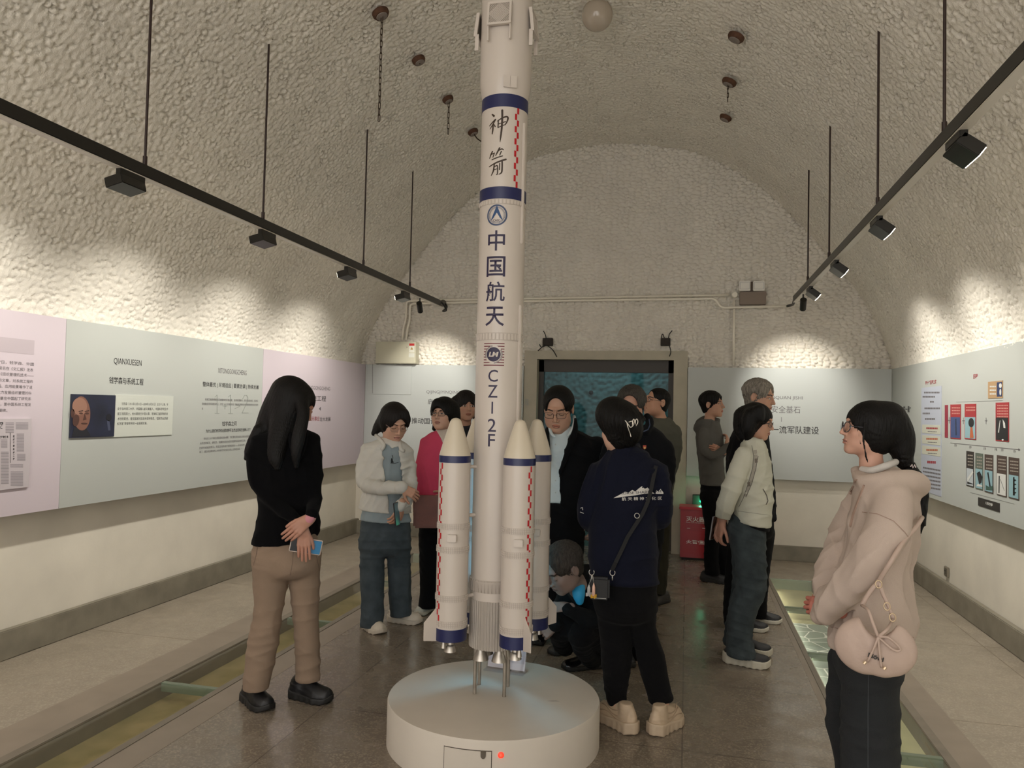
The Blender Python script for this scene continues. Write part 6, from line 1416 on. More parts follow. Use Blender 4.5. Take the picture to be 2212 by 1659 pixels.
F1.finish('8a776e')

# --- woman in the navy jacket, seen from behind
G1 = Person('woman seen from behind in a navy jacket with a mountain print, hair clipped up', 1358, 3.76)
G1.head(1338, 926, 100, -138, 8, off=-.02, neck=(1345, 985, .0, 26), skin=SK, eyes='down')
G1.hair(hair_black, .017, nape=-.055, face=((0, -.120, -.050), (.080, .090, .116)), strands=[[(1352, 905, -.10, 26), (1362, 915, -.12, 26), (1368, 935, -.11, 20), (1360, 950, -.09, 16)], [(1325, 895, -.02, 40), (1340, 905, -.05, 40)], [(1345, 965, -.05, 14), (1338, 950, -.06, 20)], [(1382, 900, -.10, 6), (1392, 905, -.11, 3)]], rough=.0012)
clipm = mat('hair_clip', 'cfc8bc', .3, metal=.6); mb = MB()
for pts in ([(1350, 908), (1356, 915), (1362, 923), (1368, 918), (1366, 910), (1358, 912)], [(1366, 921), (1367, 908), (1370, 906), (1372, 918), (1373, 908), (1376, 905), (1378, 912), (1374, 920)], [(1354, 913), (1357, 925), (1361, 936), (1363, 944)]): mb.tube(catmull([G1.L(x, y, -.185 + .01 * (y > 930)) for x, y in pts], 18), .0024, 6)
mb.build('hair_clip', clipm, G1.o, True)
nav = fabric('jacket_navy', '0f1222', .85, var=.12, bump=.2)
G1.garment('jacket', [G1.loft([(962, 1325, 1378, .055), (980, 1308, 1402, .085), (1005, 1290, 1424, .112), (1050, 1280, 1428, .125), (1100, 1276, 1422, .13), (1150, 1272, 1420, .13), (1200, 1270, 1421, .135), (1258, 1276, 1423, .135)]), G1.limb([(1296, 1020, 0, 24), (1278, 1065, .0, 26), (1268, 1118, .03, 23), (1282, 1118, .15, 19), (1286, 1075, .26, 15)]), G1.limb([(1420, 1018, 0, 24), (1428, 1065, 0, 25), (1430, 1115, .03, 22), (1412, 1128, .17, 18), (1390, 1110, .27, 15)]), G1.limb([(1334, 968, .05, 11), (1342, 972, -.05, 12), (1362, 970, -.06, 12), (1376, 966, .03, 11)])], nav, .0075, .025, (24, .0055, .085), hems=[G1.below(1350, 1257)])
gj = [c for c in G1.o.children if c.name.startswith('jacket')][-1]
prn = mat('print_snow', 'c9c6c0', .7); mt = [(1325, 1076), (1340, 1068), (1350, 1062), (1358, 1064), (1366, 1058), (1372, 1062), (1380, 1055), (1387, 1050), (1393, 1056), (1399, 1053), (1405, 1060), (1411, 1064), (1418, 1059), (1422, 1062), (1427, 1056), (1433, 1064), (1433, 1067), (1400, 1066), (1370, 1070)]
def tris(p): return [list(t) for t in p]
G1.decal(gj, pxpoly([[mt[0], mt[1], mt[2], mt[3], mt[4], (1372, 1070)], [mt[4], mt[5], mt[6], mt[7], (1392, 1066.5), (1372, 1070)], [mt[7], mt[8], mt[9], mt[10], mt[11], (1414, 1066), (1392, 1066.5)], [mt[12], mt[13], mt[14], mt[15], mt[16], (1416, 1066.5)]]), 'mountain_print', prn, .0022)
G1.decal(gj, pxtext('HORSE SHARO AGE', 1338, 1430, 1063.5, 5.5, .0, -.06), 'lettering', nav, .0034)
G1.decal(gj, pxtext('航 天 精 神 文 化 区', 1343, 1430, 1077, 7.5, .01, -.02), 'lettering', prn, .0022)
G1.decal(gj, pxtext('sia', 1254, 1261, 1106, 6, .01, .5) if False else pxpoly(strip([(1254, 1098), (1258, 1096), (1259, 1102)], 1.3) + strip([(1253, 1106), (1261, 1109)], 1.3)), 'sleeve_print', prn, .0022)
G1.hand((1284, 1072, .27), (-.45, .1, .9), (-.5, -.8, 0), 1, (.7, .8, .5), sc=.9, skin=SK); G1.hand((1388, 1106, .29), (-.4, .3, .85), (.5, -.6, 0), -1, (.7, .8, .5), sc=.9, skin=SK)
G1.garment('trousers', [G1.loft([(1235, 1284, 1418, .115), (1270, 1282, 1420, .13), (1310, 1284, 1418, .135), (1345, 1290, 1416, .12)], kb=.09), G1.leg([(1300, 1284, 1356), (1366, 1294, 1366), (1445, 1300, 1362), (1501, 1308, 1354), (1542, 1322, 1350)], (1345, 1560)), G1.leg([(1300, 1346, 1420), (1360, 1362, 1418), (1413, 1375, 1434), (1476, 1391, 1447), (1530, 1408, 1458)], (1436, 1565))], fabric('trouser_jet', '0b0b0d', .92, sheen=.02), .0075, .016, (25, .0025, .08), hems=[G1.slant((1320, 1541), (1458, 1528))])
for a, b in (((1337, 1530), (1340, 1560)), ((1431, 1515), (1432, 1562))):
    fo = G1.ground(b[0], b[1] + 8)[1]; V, Q = surfnet(G1.limb([(a[0], a[1], fo, 14), (b[0], b[1], fo, 13)]), G1.L(a[0], b[1], fo) - [.1, .1, .06], G1.L(a[0], a[1], fo) + [.1, .1, .06], .005); G1.addbody(V, Q, np.tile(np.array(lin(SK)), (len(V), 1)))
snb = mat('sneaker_beige', 'bfa98f', .65, var=.12, vscale=30); snb2 = mat('sneaker_tan', 'a8927a', .6)
G1.shoe(1334, 1566, -142, snb, mat('sneaker_sole_beige', 'b8a48c', .6), .275, .105, .075, .045, .008, ms2=snb2); G1.shoe(1438, 1572, 150, snb, mat('sneaker_sole_beige', 'b8a48c'), .275, .105, .075, .045, .008, ms2=snb2)
G1.finish(SK)
# crossbody camera pouch with its strap and charms
gp0 = G1.L(1296, 1270, -.20); pw = G1.world(gp0); pouch = tag(empty('crossbody_pouch', tuple(pw), -G1.a), 'small black crossbody pouch on a strap across the navy jacket', 'bag')
def gl_(px, py, off): return G1.L(px, py, off) - gp0
MB().box(-.048, -.022, -.052, .045, .022, .052).build('pouch_body', mat('pouch_black', '111112', .6), pouch, bevel=.01); MB().box(-.03, -.0235, -.044, .03, -.0225, -.041).build('pouch_lettering', mat('print_grey'), pouch)
mb = MB(); bj = BVHTree.FromPolygons([v.co[:] for v in gj.data.vertices], [p.vertices[:] for p in gj.data.polygons]); eye = Vector(G1.loc(CAM))
def onj(px, py, lift): 
    d = (Vector(G1.L(px, py, 0)) - eye).normalized(); h = bj.ray_cast(eye, d); q = h[0] if h[0] is not None else Vector(G1.L(px, py, -.12)); return np.array(q - d * lift)
path = [onj(x, y, .016) - gp0 for x, y in ((1417, 1006), (1412, 1030), (1406, 1060), (1399, 1085), (1388, 1110), (1372, 1135), (1356, 1160), (1342, 1190), (1330, 1215), (1322, 1232))]
V = []; 
for i, p in enumerate(path):
    t = path[min(i + 1, len(path) - 1)] - path[max(i - 1, 0)]; n = np.array([-t[2], 0, t[0]]); n /= np.linalg.norm(n); V += [p + n * .009 + [0, -.001, 0], p - n * .009 + [0, -.001, 0], p - n * .009 + [0, .003, 0], p + n * .009 + [0, .003, 0]]
F = [(4 * i + a, 4 * i + (a + 1) % 4, 4 * i + 4 + (a + 1) % 4, 4 * i + 4 + a) for i in range(len(path) - 1) for a in range(4)] + [(0, 1, 2, 3), tuple(4 * (len(path) - 1) + a for a in (3, 2, 1, 0))]
mesh('strap', V, F, mat('strap_black', '0d0d0e', .8), pouch)
stl = mat('hook_steel', 'b5b0a8', .3, metal=.8); mb = MB()
for px, py in ((1278, 1236), (1323, 1237)):
    c = gl_(px, py, -.203); mb.tube([c + np.array([.012 * math.sin(t), 0, .014 * math.cos(t)]) for t in np.linspace(.9, 5.6, 12)], .0022, 6); mb.tube([c + [0, 0, -.014], c + [0, .0, -.035]], .003, 6)
mb.build('strap_hook', stl, pouch, True)
mb = MB().tube([onj(1376, 1114, .009) - gp0 + np.array([.012 * math.cos(t), 0, .012 * math.sin(t)]) for t in np.linspace(0, 2 * math.pi, 13)[:-1]], .002, 6, closed=True); mb.build('strap_ring', stl, pouch, True)
ch = tag(empty('keychain', tuple(G1.world(G1.L(1280, 1250, -.237))), -G1.a), 'pair of tiny rocket charms dangling from the black crossbody pouch', 'keychain')
for nm, x, z, m, L, fin in (('white_charm', -.016, -.052, mat('charm_grey', 'a9a8a6', .5), .05, mat('charm_grey')), ('yellow_rocket_charm', .006, -.052, mat('charm_pink', 'd3ab98', .5), .068, mat('charm_yellow', 'c79a30', .5))):
    b = MB().lathe([(.001, z + L / 2), (.004, z + L * .36), (.0075, z + L * .18), (.008, z - L * .4), (.001, z - L * .42)], 14, (x, 0, 0)).build(nm, m, ch, True); tag(b, 'tiny rocket charm in %s' % ('grey white' if x < 0 else 'pink and yellow'))
    f = MB()
    for k in range(4): a = k * math.pi / 2 + .5; f.obox((x + .009 * math.cos(a), .009 * math.sin(a), z - L * .42), (.006 * math.cos(a), .006 * math.sin(a), 0), (-.0015 * math.sin(a), .0015 * math.cos(a), 0), (0, 0, .008))
    f.build('charm_fin', fin, b); MB().tube([(x, 0, z + L / 2), (x * .5, 0, -.008), (0, 0, .02)], .0014, 6).build('cord', stl, ch, True)

# --- grey-haired man with a badge behind her
H1 = Person('grey-haired man with a small red badge, half hidden by the woman in navy', 1380, 4.95)
H1.head(1364, 878, 86, -8, 16, off=-.03, neck=(1372, 935, .0, 22), skin=SKD, eyes='down', jaw=1.05)
H1.hair(hair_mix, .014, nape=-.075, face=((0, -.126, .002), (.068, .098, .112)), rough=.0016, fade=(-.05, .045))
hj = fabric('jacket_ink', '0e0f13', sheen=.02)
H1.garment('jacket', [H1.loft([(918, 1340, 1408, .065), (938, 1318, 1436, .10), (975, 1304, 1452, .125), (1030, 1308, 1450, .135), (1100, 1312, 1438, .14), (1172, 1312, 1434, .14)]), H1.limb([(1436, 972, 0, 21), (1440, 1010, .0, 20), (1432, 1060, .0, 19), (1420, 1105, -.05, 17)]), H1.limb([(1318, 972, 0, 20), (1312, 1020, 0, 20), (1320, 1080, 0, 18), (1335, 1120, -.08, 15)]), H1.limb([(1398, 900, .0, 8), (1404, 915, -.05, 9), (1396, 932, -.1, 8)])], hj, .009, .025, (27, .004, .09), hems=[H1.below(1375, 1170)])
h_j = [c for c in H1.o.children if c.name.startswith('jacket')][-1]
H1.decal(h_j, pxpoly([[(1389, 962), (1396, 962), (1396, 968), (1392.5, 971), (1389, 968)]]), 'badge', mat('badge_red', 'b5432f', .4), .004, thick=.003); H1.decal(h_j, pxpoly([[(1390.5, 965), (1395, 966), (1394, 970), (1391, 969)]]), 'badge_gold', mat('badge_gold', 'c9b06a', .4), .007, thick=.002)
H1.decal(h_j, pxpoly(strip([(1402, 905), (1404, 918), (1400, 928), (1390, 932)], 2.2)), 'collar_piping', mat('piping_slate', '38445a', .7), .003)
H1.hand((1418, 1112, -.06), (-.1, -.1, -1), (.8, -.5, 0), 1, (.4, .5, .4), skin=SKD); H1.hand((1338, 1126, -.09), (.2, -.1, -1), (-.8, -.5, 0), -1, (.4, .5, .4), skin=SKD)
H1.garment('trousers', [H1.loft([(1155, 1314, 1432, .12), (1210, 1314, 1428, .125)], kb=.09), H1.leg([(1195, 1314, 1372), (1330, 1330, 1372), (1440, 1336, 1372)], None, .02, .02), H1.leg([(1195, 1368, 1428), (1330, 1362, 1408), (1452, 1356, 1392)], None, -.02, -.1)], blacktr, .009, .018, (28, .003, .08), hems=[H1.below(1375, 1442)])
H1.shoe(1375, 0, 8, shoe_b, sole_b, .28, .10, .065, .028, gz=(-.18, 0.0)); H1.shoe(1354, 0, -15, shoe_b, sole_b, .28, .10, .065, .028, gz=(-.02, 0.0))
H1.finish(SKD)

# --- man with glasses looking up, olive jacket
I1 = Person('crop-haired man with thin glasses in an olive grey jacket, turned towards the glass door', 1428, 6.1)
I1.head(1418, 869, 64, -62, -12, off=-.02, neck=(1430, 915, .0, 15), skin='c0937a', eyes='open', jaw=1.08)
I1.hair(hair_black, .006, nape=-.06, face=((0, -.118, -.030), (.074, .100, .128)), rough=.0006, fade=(-.01, .06))
I1.glasses(glm, hgt=.015, round_=False, lens=False)
olj = fabric('jacket_olive', '5c5c52', .8)
I1.garment('jacket', [I1.loft([(902, 1406, 1448, .07), (918, 1392, 1460, .11), (955, 1386, 1468, .14), (1000, 1388, 1464, .145), (1058, 1390, 1456, .15)]), I1.limb([(1458, 930, -.06, 14), (1461, 970, -.06, 13), (1452, 1010, -.08, 12), (1430, 1030, -.16, 11)]), I1.limb([(1398, 930, -.02, 13), (1392, 975, -.02, 13), (1396, 1015, -.08, 12)])], olj, .009, .022, (30, .004, .08), hems=[I1.below(1425, 1058)])
I1.hand((1424, 1032, -.18), (-.95, -.1, .1), (0, -1, .2), 1, (.5, .5, .4), skin='b88c74'); I1.hand((1396, 1022, -.09), (.3, -.3, -.9), (-.5, -.8, 0), -1, (.4, .4, .3), skin='b88c74')
I1.garment('trousers', [I1.loft([(1045, 1392, 1454, .13), (1095, 1390, 1454, .135)], kb=.09), I1.leg([(1085, 1390, 1424), (1180, 1394, 1422), (1290, 1398, 1422)], (1408, 1302)), I1.leg([(1085, 1420, 1454), (1152, 1420, 1448), (1220, 1418, 1444), (1292, 1416, 1438)], (1424, 1303))], fabric('trouser_olive', '3a372a'), .009, .018, (31, .003, .08), hems=[I1.below(1420, 1294)])
I1.shoe(1404, 1303, -50, shoe_b, sole_b, .27, .10, .06, .028); I1.shoe(1422, 1304, -40, mat('shoe_olive'), sole_b, .27, .10, .06, .028)
I1.finish('b88c74')

# --- young man with folded arms
J1 = Person('young man with folded arms in a grey hooded jacket near the extinguisher box', 1540, 7.2)
J1.head(1539, 874, 56, 74, -4, off=0, neck=(1530, 922, .0, 13), skin='bd937c', eyes='open')
J1.hair(hair_black, .020, nape=-.075, face=((0, -.120, -.026), (.070, .088, .108)), rough=.0016, fade=(-.05, .07))
grh = fabric('hoodie_grey', '5e5c58', .85)
J1.garment('hoodie', [J1.loft([(908, 1516, 1550, .09), (922, 1506, 1558, .14), (955, 1503, 1564, .17), (1000, 1508, 1564, .16), (1049, 1512, 1568, .15)]), J1.limb([(1520, 935, -.15, 11), (1520, 968, -.19, 11), (1540, 984, -.24, 10), (1562, 972, -.20, 9), (1572, 962, -.12, 8)]), J1.limb([(1525, 935, .15, 11), (1530, 970, .17, 11), (1556, 978, .10, 10), (1566, 975, -.05, 9)]), J1.limb([(1550, 908, .02, 6), (1530, 904, .09, 7), (1513, 912, .08, 9), (1507, 926, .0, 10), (1516, 915, -.09, 9), (1536, 912, -.09, 6)])], grh, .009, .022, (33, .004, .08), hems=[J1.below(1540, 1047)])
J1.hand((1570, 962, -.13), (.1, .5, .5), (.8, -.5, 0), 1, (.4, .5, .4), sc=.95, skin='bd937c'); J1.hand((1560, 975, -.12), (-.6, -.5, .3), (.1, -.9, .3), -1, (.4, .5, .4), sc=.95, skin='bd937c')
J1.garment('trousers', [J1.loft([(1040, 1513, 1566, .13), (1085, 1511, 1570, .14)], kb=.09), J1.leg([(1075, 1511, 1562), (1140, 1522, 1556), (1200, 1520, 1552), (1240, 1522, 1556)], (1545, 1258), -.08), J1.leg([(1075, 1516, 1570), (1140, 1528, 1572), (1200, 1545, 1580), (1240, 1550, 1584)], None, .08)], blacktr, .009, .018, (34, .003, .08), hems=[J1.below(1545, 1243)])
J1.shoe(1545, 1258, 76, shoe_b, sole_b, .28, .10, .065, .032, .004); J1.shoe(1572, 1246, 70, shoe_b, sole_b, .28, .10, .065, .032, .004)
J1.finish('bd937c')

# --- tall grey-haired man
K1 = Person('tall grey-haired man in a black jacket, mostly hidden behind the woman in the white jacket', 1625, 5.8)
K1.head(1641, 858, 75, 72, 8, off=0, neck=(1632, 912, .0, 19), skin=SKM, eyes='open', jaw=1.05)
K1.hair(hair_grey, .020, nape=-.075, face=((0, -.124, -.008), (.068, .094, .110)), rough=.0022, fade=(-.05, .06))
K1.garment('jacket', [K1.loft([(898, 1614, 1652, .09), (915, 1594, 1658, .15), (950, 1576, 1662, .18), (1000, 1568, 1668, .18), (1060, 1570, 1675, .17), (1122, 1576, 1678, .17)]), K1.limb([(1605, 940, -.16, 19), (1590, 1000, -.18, 19), (1588, 1055, -.14, 17), (1605, 1095, -.06, 14)]), K1.limb([(1605, 940, .16, 19), (1590, 1000, .18, 19), (1585, 1055, .12, 17)])], blackcloth, .009, .025, (36, .004, .09), hems=[K1.below(1625, 1122)])
K1.hand((1608, 1102, -.05), (.1, .2, -1), (-.9, -.3, 0), -1, (.4, .5, .4), skin=SKM); K1.hand((1585, 1062, .11), (.1, -.2, -1), (-.9, .3, 0), 1, (.4, .5, .4), skin=SKM)
K1.garment('trousers', [K1.loft([(1110, 1582, 1672, .14), (1165, 1580, 1672, .15)], kb=.09), K1.leg([(1150, 1576, 1642), (1240, 1566, 1618), (1300, 1562, 1606), (1352, 1562, 1602)], None, -.09, -.1), K1.leg([(1150, 1610, 1674), (1240, 1612, 1662), (1334, 1618, 1656)], (1645, 1345), .08)], blacktr, .009, .018, (37, .003, .08), hems=[K1.below(1625, 1346)])
K1.shoe(1648, 1343, 80, shoe_b, sole_w, .285, .10, .06, .03); K1.shoe(1618, 1360, 78, shoe_b, sole_w, .285, .10, .06, .03)
K1.finish(SKM)

# --- woman in the white jacket
M1 = Person('woman in a white jacket and blue jeans holding a phone behind her back', 1612, 4.92)
M1.head(1637, 911, 76, 76, 10, off=0, neck=(1625, 962, .0, 17), skin=SKM, eyes='open', lip='8f4f4a')
M1.hair(hair_black, .018, nape=-.13, face=((0, -.122, -.045), (.078, .082, .100)), strands=[[(1622, 900, -.07, 20), (1618, 925, -.08, 16), (1616, 944, -.07, 10)], [(1606, 900, .02, 22), (1602, 925, .02, 18), (1606, 945, .0, 12)], [(1640, 885, -.09, 12), (1644, 905, -.10, 7)]])
M1.glasses(glb, hgt=.016, round_=False)
wj = fabric('jacket_white', 'c4c3b4', .8, var=.06, bump=.12)
M1.garment('jacket', [M1.loft([(948, 1612, 1648, .08), (965, 1598, 1657, .13), (1000, 1584, 1666, .17), (1050, 1580, 1671, .165), (1085, 1582, 1671, .16), (1112, 1586, 1668, .155), (1142, 1588, 1666, .15)]), M1.limb([(1606, 985, -.14, 21), (1590, 1030, -.19, 22), (1573, 1075, -.18, 22), (1563, 1108, -.10, 19), (1562, 1128, -.03, 15)]), M1.limb([(1606, 985, .14, 20), (1590, 1030, .18, 20), (1572, 1075, .17, 19), (1562, 1112, .08, 16)]), M1.limb([(1616, 948, .05, 9), (1620, 950, -.06, 10), (1640, 958, -.07, 9), (1647, 962, .02, 9)])], wj, .0075, .022, (39, .0042, .075), hems=[M1.slant((1585, 1121), (1664, 1139))])
m_j = [c for c in M1.o.children if c.name.startswith('jacket')][-1]
pip = mat('piping_dark', '55514c', .7); M1.decal(m_j, pxpoly(strip([(1631, 972), (1633, 990), (1630, 1013), (1620, 1045), (1609, 1073)], 7.5)), 'sleeve_band', fabric('band_grey', 'a7a297'), .0012); M1.decal(m_j, pxpoly(strip([(1624, 962), (1628, 985), (1626, 1010), (1616, 1045), (1606, 1075), (1596, 1095)], 1.1) + strip([(1638, 985), (1632, 1015), (1624, 1045), (1612, 1072)], 1.1)), 'piping', pip, .002)
M1.decal(m_j, pxpoly([[(1630, 991), (1636, 990), (1637, 999), (1631, 1000)], [(1614, 1042), (1620, 1041), (1621, 1050), (1615, 1051)]]), 'sleeve_patch', mat('patch_grey', '6d655c', .7), .003); M1.decal(m_j, pxpoly(strip([(1648, 1056), (1656, 1070), (1659, 1082), (1655, 1090)], 2.0)), 'pocket_slit', pip, .002); M1.decal(m_j, pxpoly(strip([(1586, 1103), (1625, 1108), (1668, 1114)], 1.2)), 'hem_seam', mat('seam_grey', '98968a', .8), .002)
M1.garment('undershirt', [M1.loft([(1110, 1592, 1660, .13), (1150, 1592, 1664, .135)])], blackcloth, .008, body=False, hems=[M1.slant((1596, 1124), (1664, 1149))])
M1.hand((1560, 1132, -.03), (-.25, .2, -.9), (-.8, -.5, 0), -1, (.4, .5, .4), sc=.92, skin=SKD); M1.hand((1556, 1118, .06), (-.35, -.3, -.85), (-.9, -.2, 0), 1, (.3, .4, .3), sc=.92, skin=SKD)
held_phone(M1, (1541, 1140, .02), (.35, 1, 0), (.15, 0, 1), 'silver-edged phone held behind her back by the woman in the white jacket', case=('phone_silver', '8a8484'), screen=mat('screen_black', '0d0d10', .15))
jn = fabric('denim_teal', '434b4e', .85, var=.2, vscale=12, bump=.3, col2='31383b')
M1.garment('jeans', [M1.loft([(1112, 1578, 1656, .12), (1147, 1570, 1655, .135), (1175, 1574, 1655, .135), (1200, 1582, 1655, .12)], kb=.09), M1.leg([(1165, 1578, 1655), (1210, 1586, 1656), (1269, 1588, 1656), (1310, 1575, 1638), (1371, 1569, 1626), (1422, 1568, 1636)], (1605, 1438), -.06), M1.leg([(1165, 1576, 1640), (1210, 1580, 1640), (1269, 1580, 1630), (1371, 1563, 1606), (1405, 1562, 1612)], (1600, 1415), .08)], jn, .0075, .016, (40, .0035, .07), hems=[M1.slant((1565, 1412), (1636, 1421))])
slb = mat('sole_offwhite', 'bdb7a6', .55); M1.shoe(1613, 1437, 80, shoe_b, slb, .29, .10, .05, .05, .004); M1.shoe(1622, 1413, 80, shoe_b, slb, .27, .095, .05, .05, .004)
M1.finish(SKD)

# --- girl in the beige hoodie
N1 = Person('young woman in an oversized beige hoodie with round glasses and a long braid', 1880, 3.0)
N1.head(1874, 928, 126, -72, -8, 0, off=0, neck=(1885, 1030, .0, 30), skin='c59a86', eyes='open', lip='8a4a44')
N1.hair(hair_black, .019, nape=-.10, face=((0, -.124, -.050), (.066, .074, .102)), strands=[[(1915, 910, .02, 48), (1938, 940, .03, 38), (1948, 970, .03, 28), (1952, 996, .03, 18)], [(1950, 990, .03, 17), (1962, 1008, .04, 15), (1974, 1022, .05, 14)], [(1868, 915, -.11, 4), (1866, 945, -.12, 2.5), (1870, 985, -.115, 2.5), (1876, 1000, -.10, 1.5)], [(1856, 890, -.10, 3), (1853, 922, -.115, 1.8), (1858, 960, -.118, 1.2)]], rough=.0006, k=.012)
N1.garment('ponytail', [N1.limb([(1984, 1050, .06, 12), (1990, 1070, .05, 16), (1984, 1100, .04, 18), (1988, 1125, .03, 13), (1988, 1152, .03, 4)])], hair_black, .005, wr=(42, .003, .03, .3), body=False)
mb = MB()
for i in range(5): c = N1.L(1948 + i * 6.5, 985 + i * 9.5, .02 + .008 * i); mb.lathe([(.001, -.014), (.016, -.010), (.021, 0), (.016, .010), (.001, .014)], 12, tuple(c + np.array([(-1) ** i * .006, -.012, 0])))
mb.build('braid', hair_black, N1.o, True)
mb = MB().tube([N1.L(1967, 1008, -.02), N1.L(1970, 1003, -.022), N1.L(1972, 1011, -.02), N1.L(1976, 1004, -.02), N1.L(1978, 1010, -.015)], .002, 6); mb.build('hair_tie', mat('print_white'), N1.o)
N1.glasses(mat('spectacle_grey', '4a4a50', .25, metal=.5), w=.026, hgt=.023, z=-.004, y=-.102)
hb = fabric('hoodie_beige', 'bdaca0', .85, var=.06, bump=.2, bscale=500)
N1.garment('tee_collar', [N1.limb([(1862, 1014, -.04, 8), (1885, 1016, -.085, 9), (1915, 1006, -.085, 9), (1935, 998, -.02, 8)])], fabric('tee_white', 'cfcac4'), .006, body=False)
N1.garment('hoodie', [N1.loft([(1018, 1852, 1945, .10), (1040, 1842, 1975, .15), (1075, 1838, 1988, .185), (1115, 1834, 1988, .20), (1165, 1824, 1984, .20), (1220, 1814, 1974, .195), (1300, 1804, 1980, .195), (1350, 1794, 1982, .19), (1385, 1786, 1972, .18), (1414, 1792, 1962, .17)]), N1.limb([(1930, 1080, -.16, 44), (1915, 1145, -.22, 50), (1882, 1205, -.25, 47), (1838, 1258, -.22, 44), (1796, 1302, -.18, 37), (1770, 1330, -.15, 25)]), N1.limb([(1870, 1075, .16, 42), (1830, 1150, .16, 40), (1800, 1225, .06, 38), (1785, 1295, -.02, 32), (1768, 1320, -.06, 24)]), N1.limb([(1850, 1026, -.05, 9), (1866, 1036, -.12, 13), (1915, 1036, -.145, 20), (1968, 1040, -.09, 27), (1984, 1050, .02, 27), (1960, 1035, .12, 24), (1890, 1018, .12, 16), (1852, 1018, .05, 13)])], hb, .0065, .028, (43, .0048, .11, 1.2), hems=[N1.slant((1776, 1385), (1962, 1416))])
n_j = [c for c in N1.o.children if c.name.startswith('hoodie')][-1]
cordm = mat('hood_cord', 'a88f80', .8)
for pts in ([(1850, 1035), (1843, 1050), (1836, 1068)], [(1866, 1048), (1852, 1085), (1843, 1110), (1836, 1138)]):
    d = N1.decal(n_j, pxpoly(strip(pts, 3.2)), 'hood_cord', cordm, .004, thick=.004)
N1.decal(n_j, pxpoly(strip([(1862, 1106), (1895, 1110), (1930, 1125), (1955, 1150), (1962, 1160)], 1.6) + strip([(1783, 1352), (1812, 1358), (1845, 1362)], 1.5) + strip([(1955, 1375), (1980, 1378)], 1.5)), 'seam', mat('seam_beige', '9a8274', .85), .0015)
N1.hand((1800, 1318, -.14), (-.95, .0, .12), (.0, -.9, .4), 1, (.9, 1.1, .7), sc=.82, skin='b06f60', h=.003, thumb=(.3, .9, -.4)); N1.hand((1808, 1306, -.05), (-.95, .0, .02), (.0, -.9, .4), -1, (.9, 1.1, .7), sc=.82, skin='b58672', h=.003, thumb=(.3, .9, -.4))
dj2 = fabric('denim_charcoal', '2c2e30', .88, var=.18, vscale=10, bump=.3)
N1.garment('jeans', [N1.loft([(1375, 1800, 1960, .16), (1420, 1797, 1955, .17), (1470, 1792, 1945, .165)], kb=.09), N1.leg([(1420, 1812, 1958), (1478, 1815, 1944), (1580, 1814, 1945), (1660, 1815, 1945), (1742, 1822, 1945)], None, -.10, -.10), N1.leg([(1420, 1790, 1890), (1500, 1783, 1880), (1560, 1782, 1870), (1640, 1800, 1875), (1742, 1815, 1890)], None, .10, .10)], dj2, .0075, .02, (45, .004, .11), hems=[N1.below(1880, 1740)])
n_t = [c for c in N1.o.children if c.name.startswith('jeans')][-1]; N1.decal(n_t, pxpoly(strip([(1876, 1455), (1875, 1540), (1875, 1658)], 1.4)), 'side_seam', mat('seam_denim', '3f4246', .85), .0015)
for x, o_ in ((1868, -.10), (1845, .12)): N1.shoe(x, 0, -80, snk, snks, .25, .095, .07, .035, .004, gz=(o_, 0.0))
N1.finish('c59a86')
# her crescent handbag
q0 = N1.L(1890, 1385, -.37); hbag = tag(empty('handbag', tuple(N1.world(q0)), -N1.a), 'small blush pink crescent handbag with a bow and cords, hanging from the beige hoodie', 'handbag')
bagm = mat('handbag_blush', 'bba598', .6, var=.08, vscale=14, bump=.15, bscale=60); bm_ = N1.mpp
cx0 = lambda px, py, off=-.30: N1.L(px, py, off) - q0
def fbag(P):
    e = ell(P, np.array([0, 0, cx0(1890, 1385)[2]]), np.array([.118, .042, .096])); e = smax(e, -ell(P, cx0(1897, 1312), np.array([.058, .2, .080])), .012)
    e = smax(e, cx0(1890, 1447)[2] - P[:, 2], .02); return e + .002 * np.sin(P[:, 0] * 90 + 40 * P[:, 2]) * np.clip(1 - np.abs(P[:, 0]) / .1, 0, 1)
V, Q = surfnet(fbag, (-.17, -.07, -.14), (.17, .07, .16), .005); bgo = quads('bag_body', V, Q, bagm, hbag)
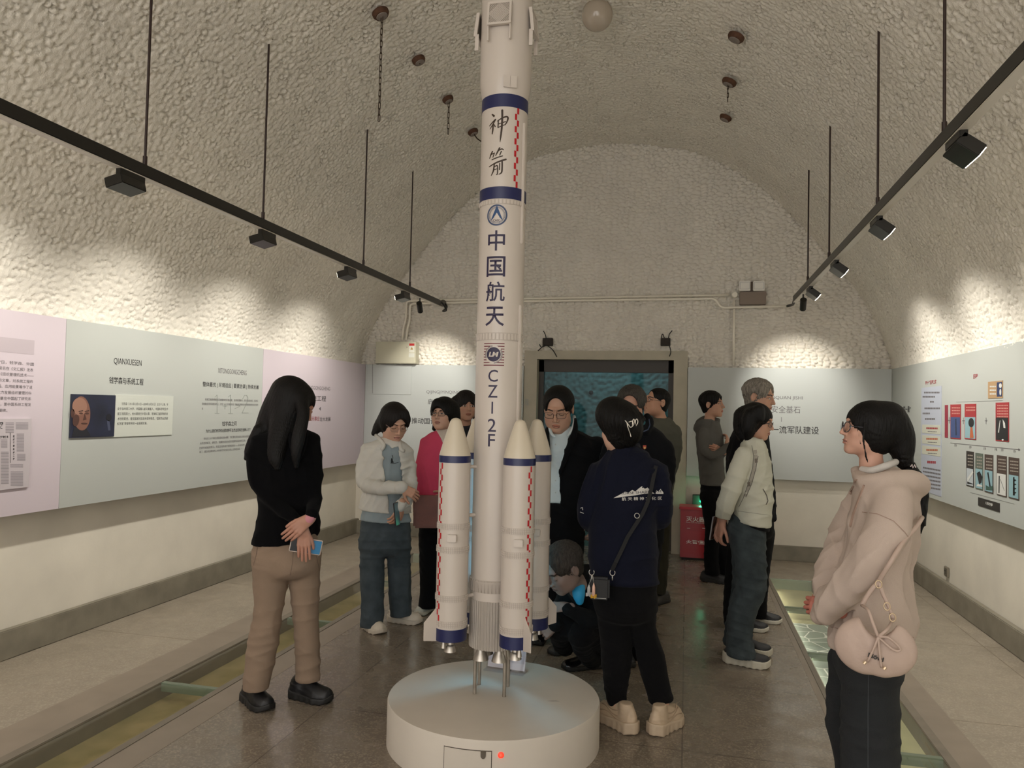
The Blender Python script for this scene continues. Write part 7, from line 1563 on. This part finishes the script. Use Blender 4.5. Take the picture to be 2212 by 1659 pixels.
mb = MB(); mb.tube(catmull([cx0(1862, 1308), cx0(1875, 1318, -.410), cx0(1885, 1345, -.422), cx0(1897, 1376, -.422)], 12), .005, 8); mb.tube(catmull([cx0(1930, 1338), cx0(1916, 1360, -.415), cx0(1897, 1376, -.422)], 10), .005, 8)
mb.tube(catmull([cx0(1897, 1376, -.424), cx0(1888, 1400, -.426), cx0(1874, 1430, -.420)], 10), .0036, 8); mb.tube(catmull([cx0(1897, 1376, -.424), cx0(1900, 1410, -.426), cx0(1904, 1442, -.420)], 10), .0036, 8); mb.tube(catmull([cx0(1897, 1376, -.424), cx0(1920, 1378, -.428), cx0(1945, 1402, -.422), cx0(1930, 1404, -.424), cx0(1897, 1376, -.424)], 20), .0036, 8); mb.build('bow_cords', bagm, hbag, True)
mb = MB()
for x, y in ((1866, 1434), (1909, 1446)): mb.tube([cx0(x + 4, y - 5, -.422), cx0(x, y, -.424)], .005, 8)
mb.build('cord_ends', mat('bead_gold', 'c9b394', .3, metal=.6), hbag)
o = link('lettering', fit_text('Möwl', .044, .014, .04), mat('print_dark'), hbag); o.matrix_world = Matrix.Translation(Vector(cx0(1892, 1420, -.417))) @ Matrix.Rotation(math.radians(90), 4, 'X') @ Matrix.Rotation(math.radians(-12), 4, 'Z')
o.matrix_parent_inverse = Matrix(); o.matrix_basis = Matrix.Translation(Vector(cx0(1892, 1420, -.418))) @ Matrix.Rotation(math.radians(90), 4, 'X') @ Matrix.Rotation(math.radians(-12), 4, 'Z')
mb = MB(); mb.tube(catmull([cx0(1862, 1308), cx0(1872, 1290), cx0(1884, 1272), cx0(1898, 1256), cx0(1925, 1212, -.33), cx0(1955, 1165, -.265), cx0(1978, 1140, -.20), cx0(1992, 1118, -.08)], 30), .0075, 10); mb.tube(catmull([cx0(1930, 1338), cx0(1920, 1310), cx0(1908, 1284), cx0(1898, 1256)], 14), .0065, 10); mb.build('strap', bagm, hbag, True)
mb = MB()
for x, y in ((1898, 1262), (1928, 1334), (1916, 1310)): c = cx0(x, y, -.38); mb.tube([c + np.array([.009 * math.cos(t), 0, .012 * math.sin(t)]) for t in np.linspace(0, 2 * math.pi, 13)[:-1]], .0022, 6, closed=True)
mb.build('strap_ring', mat('bead_gold'), hbag, True)
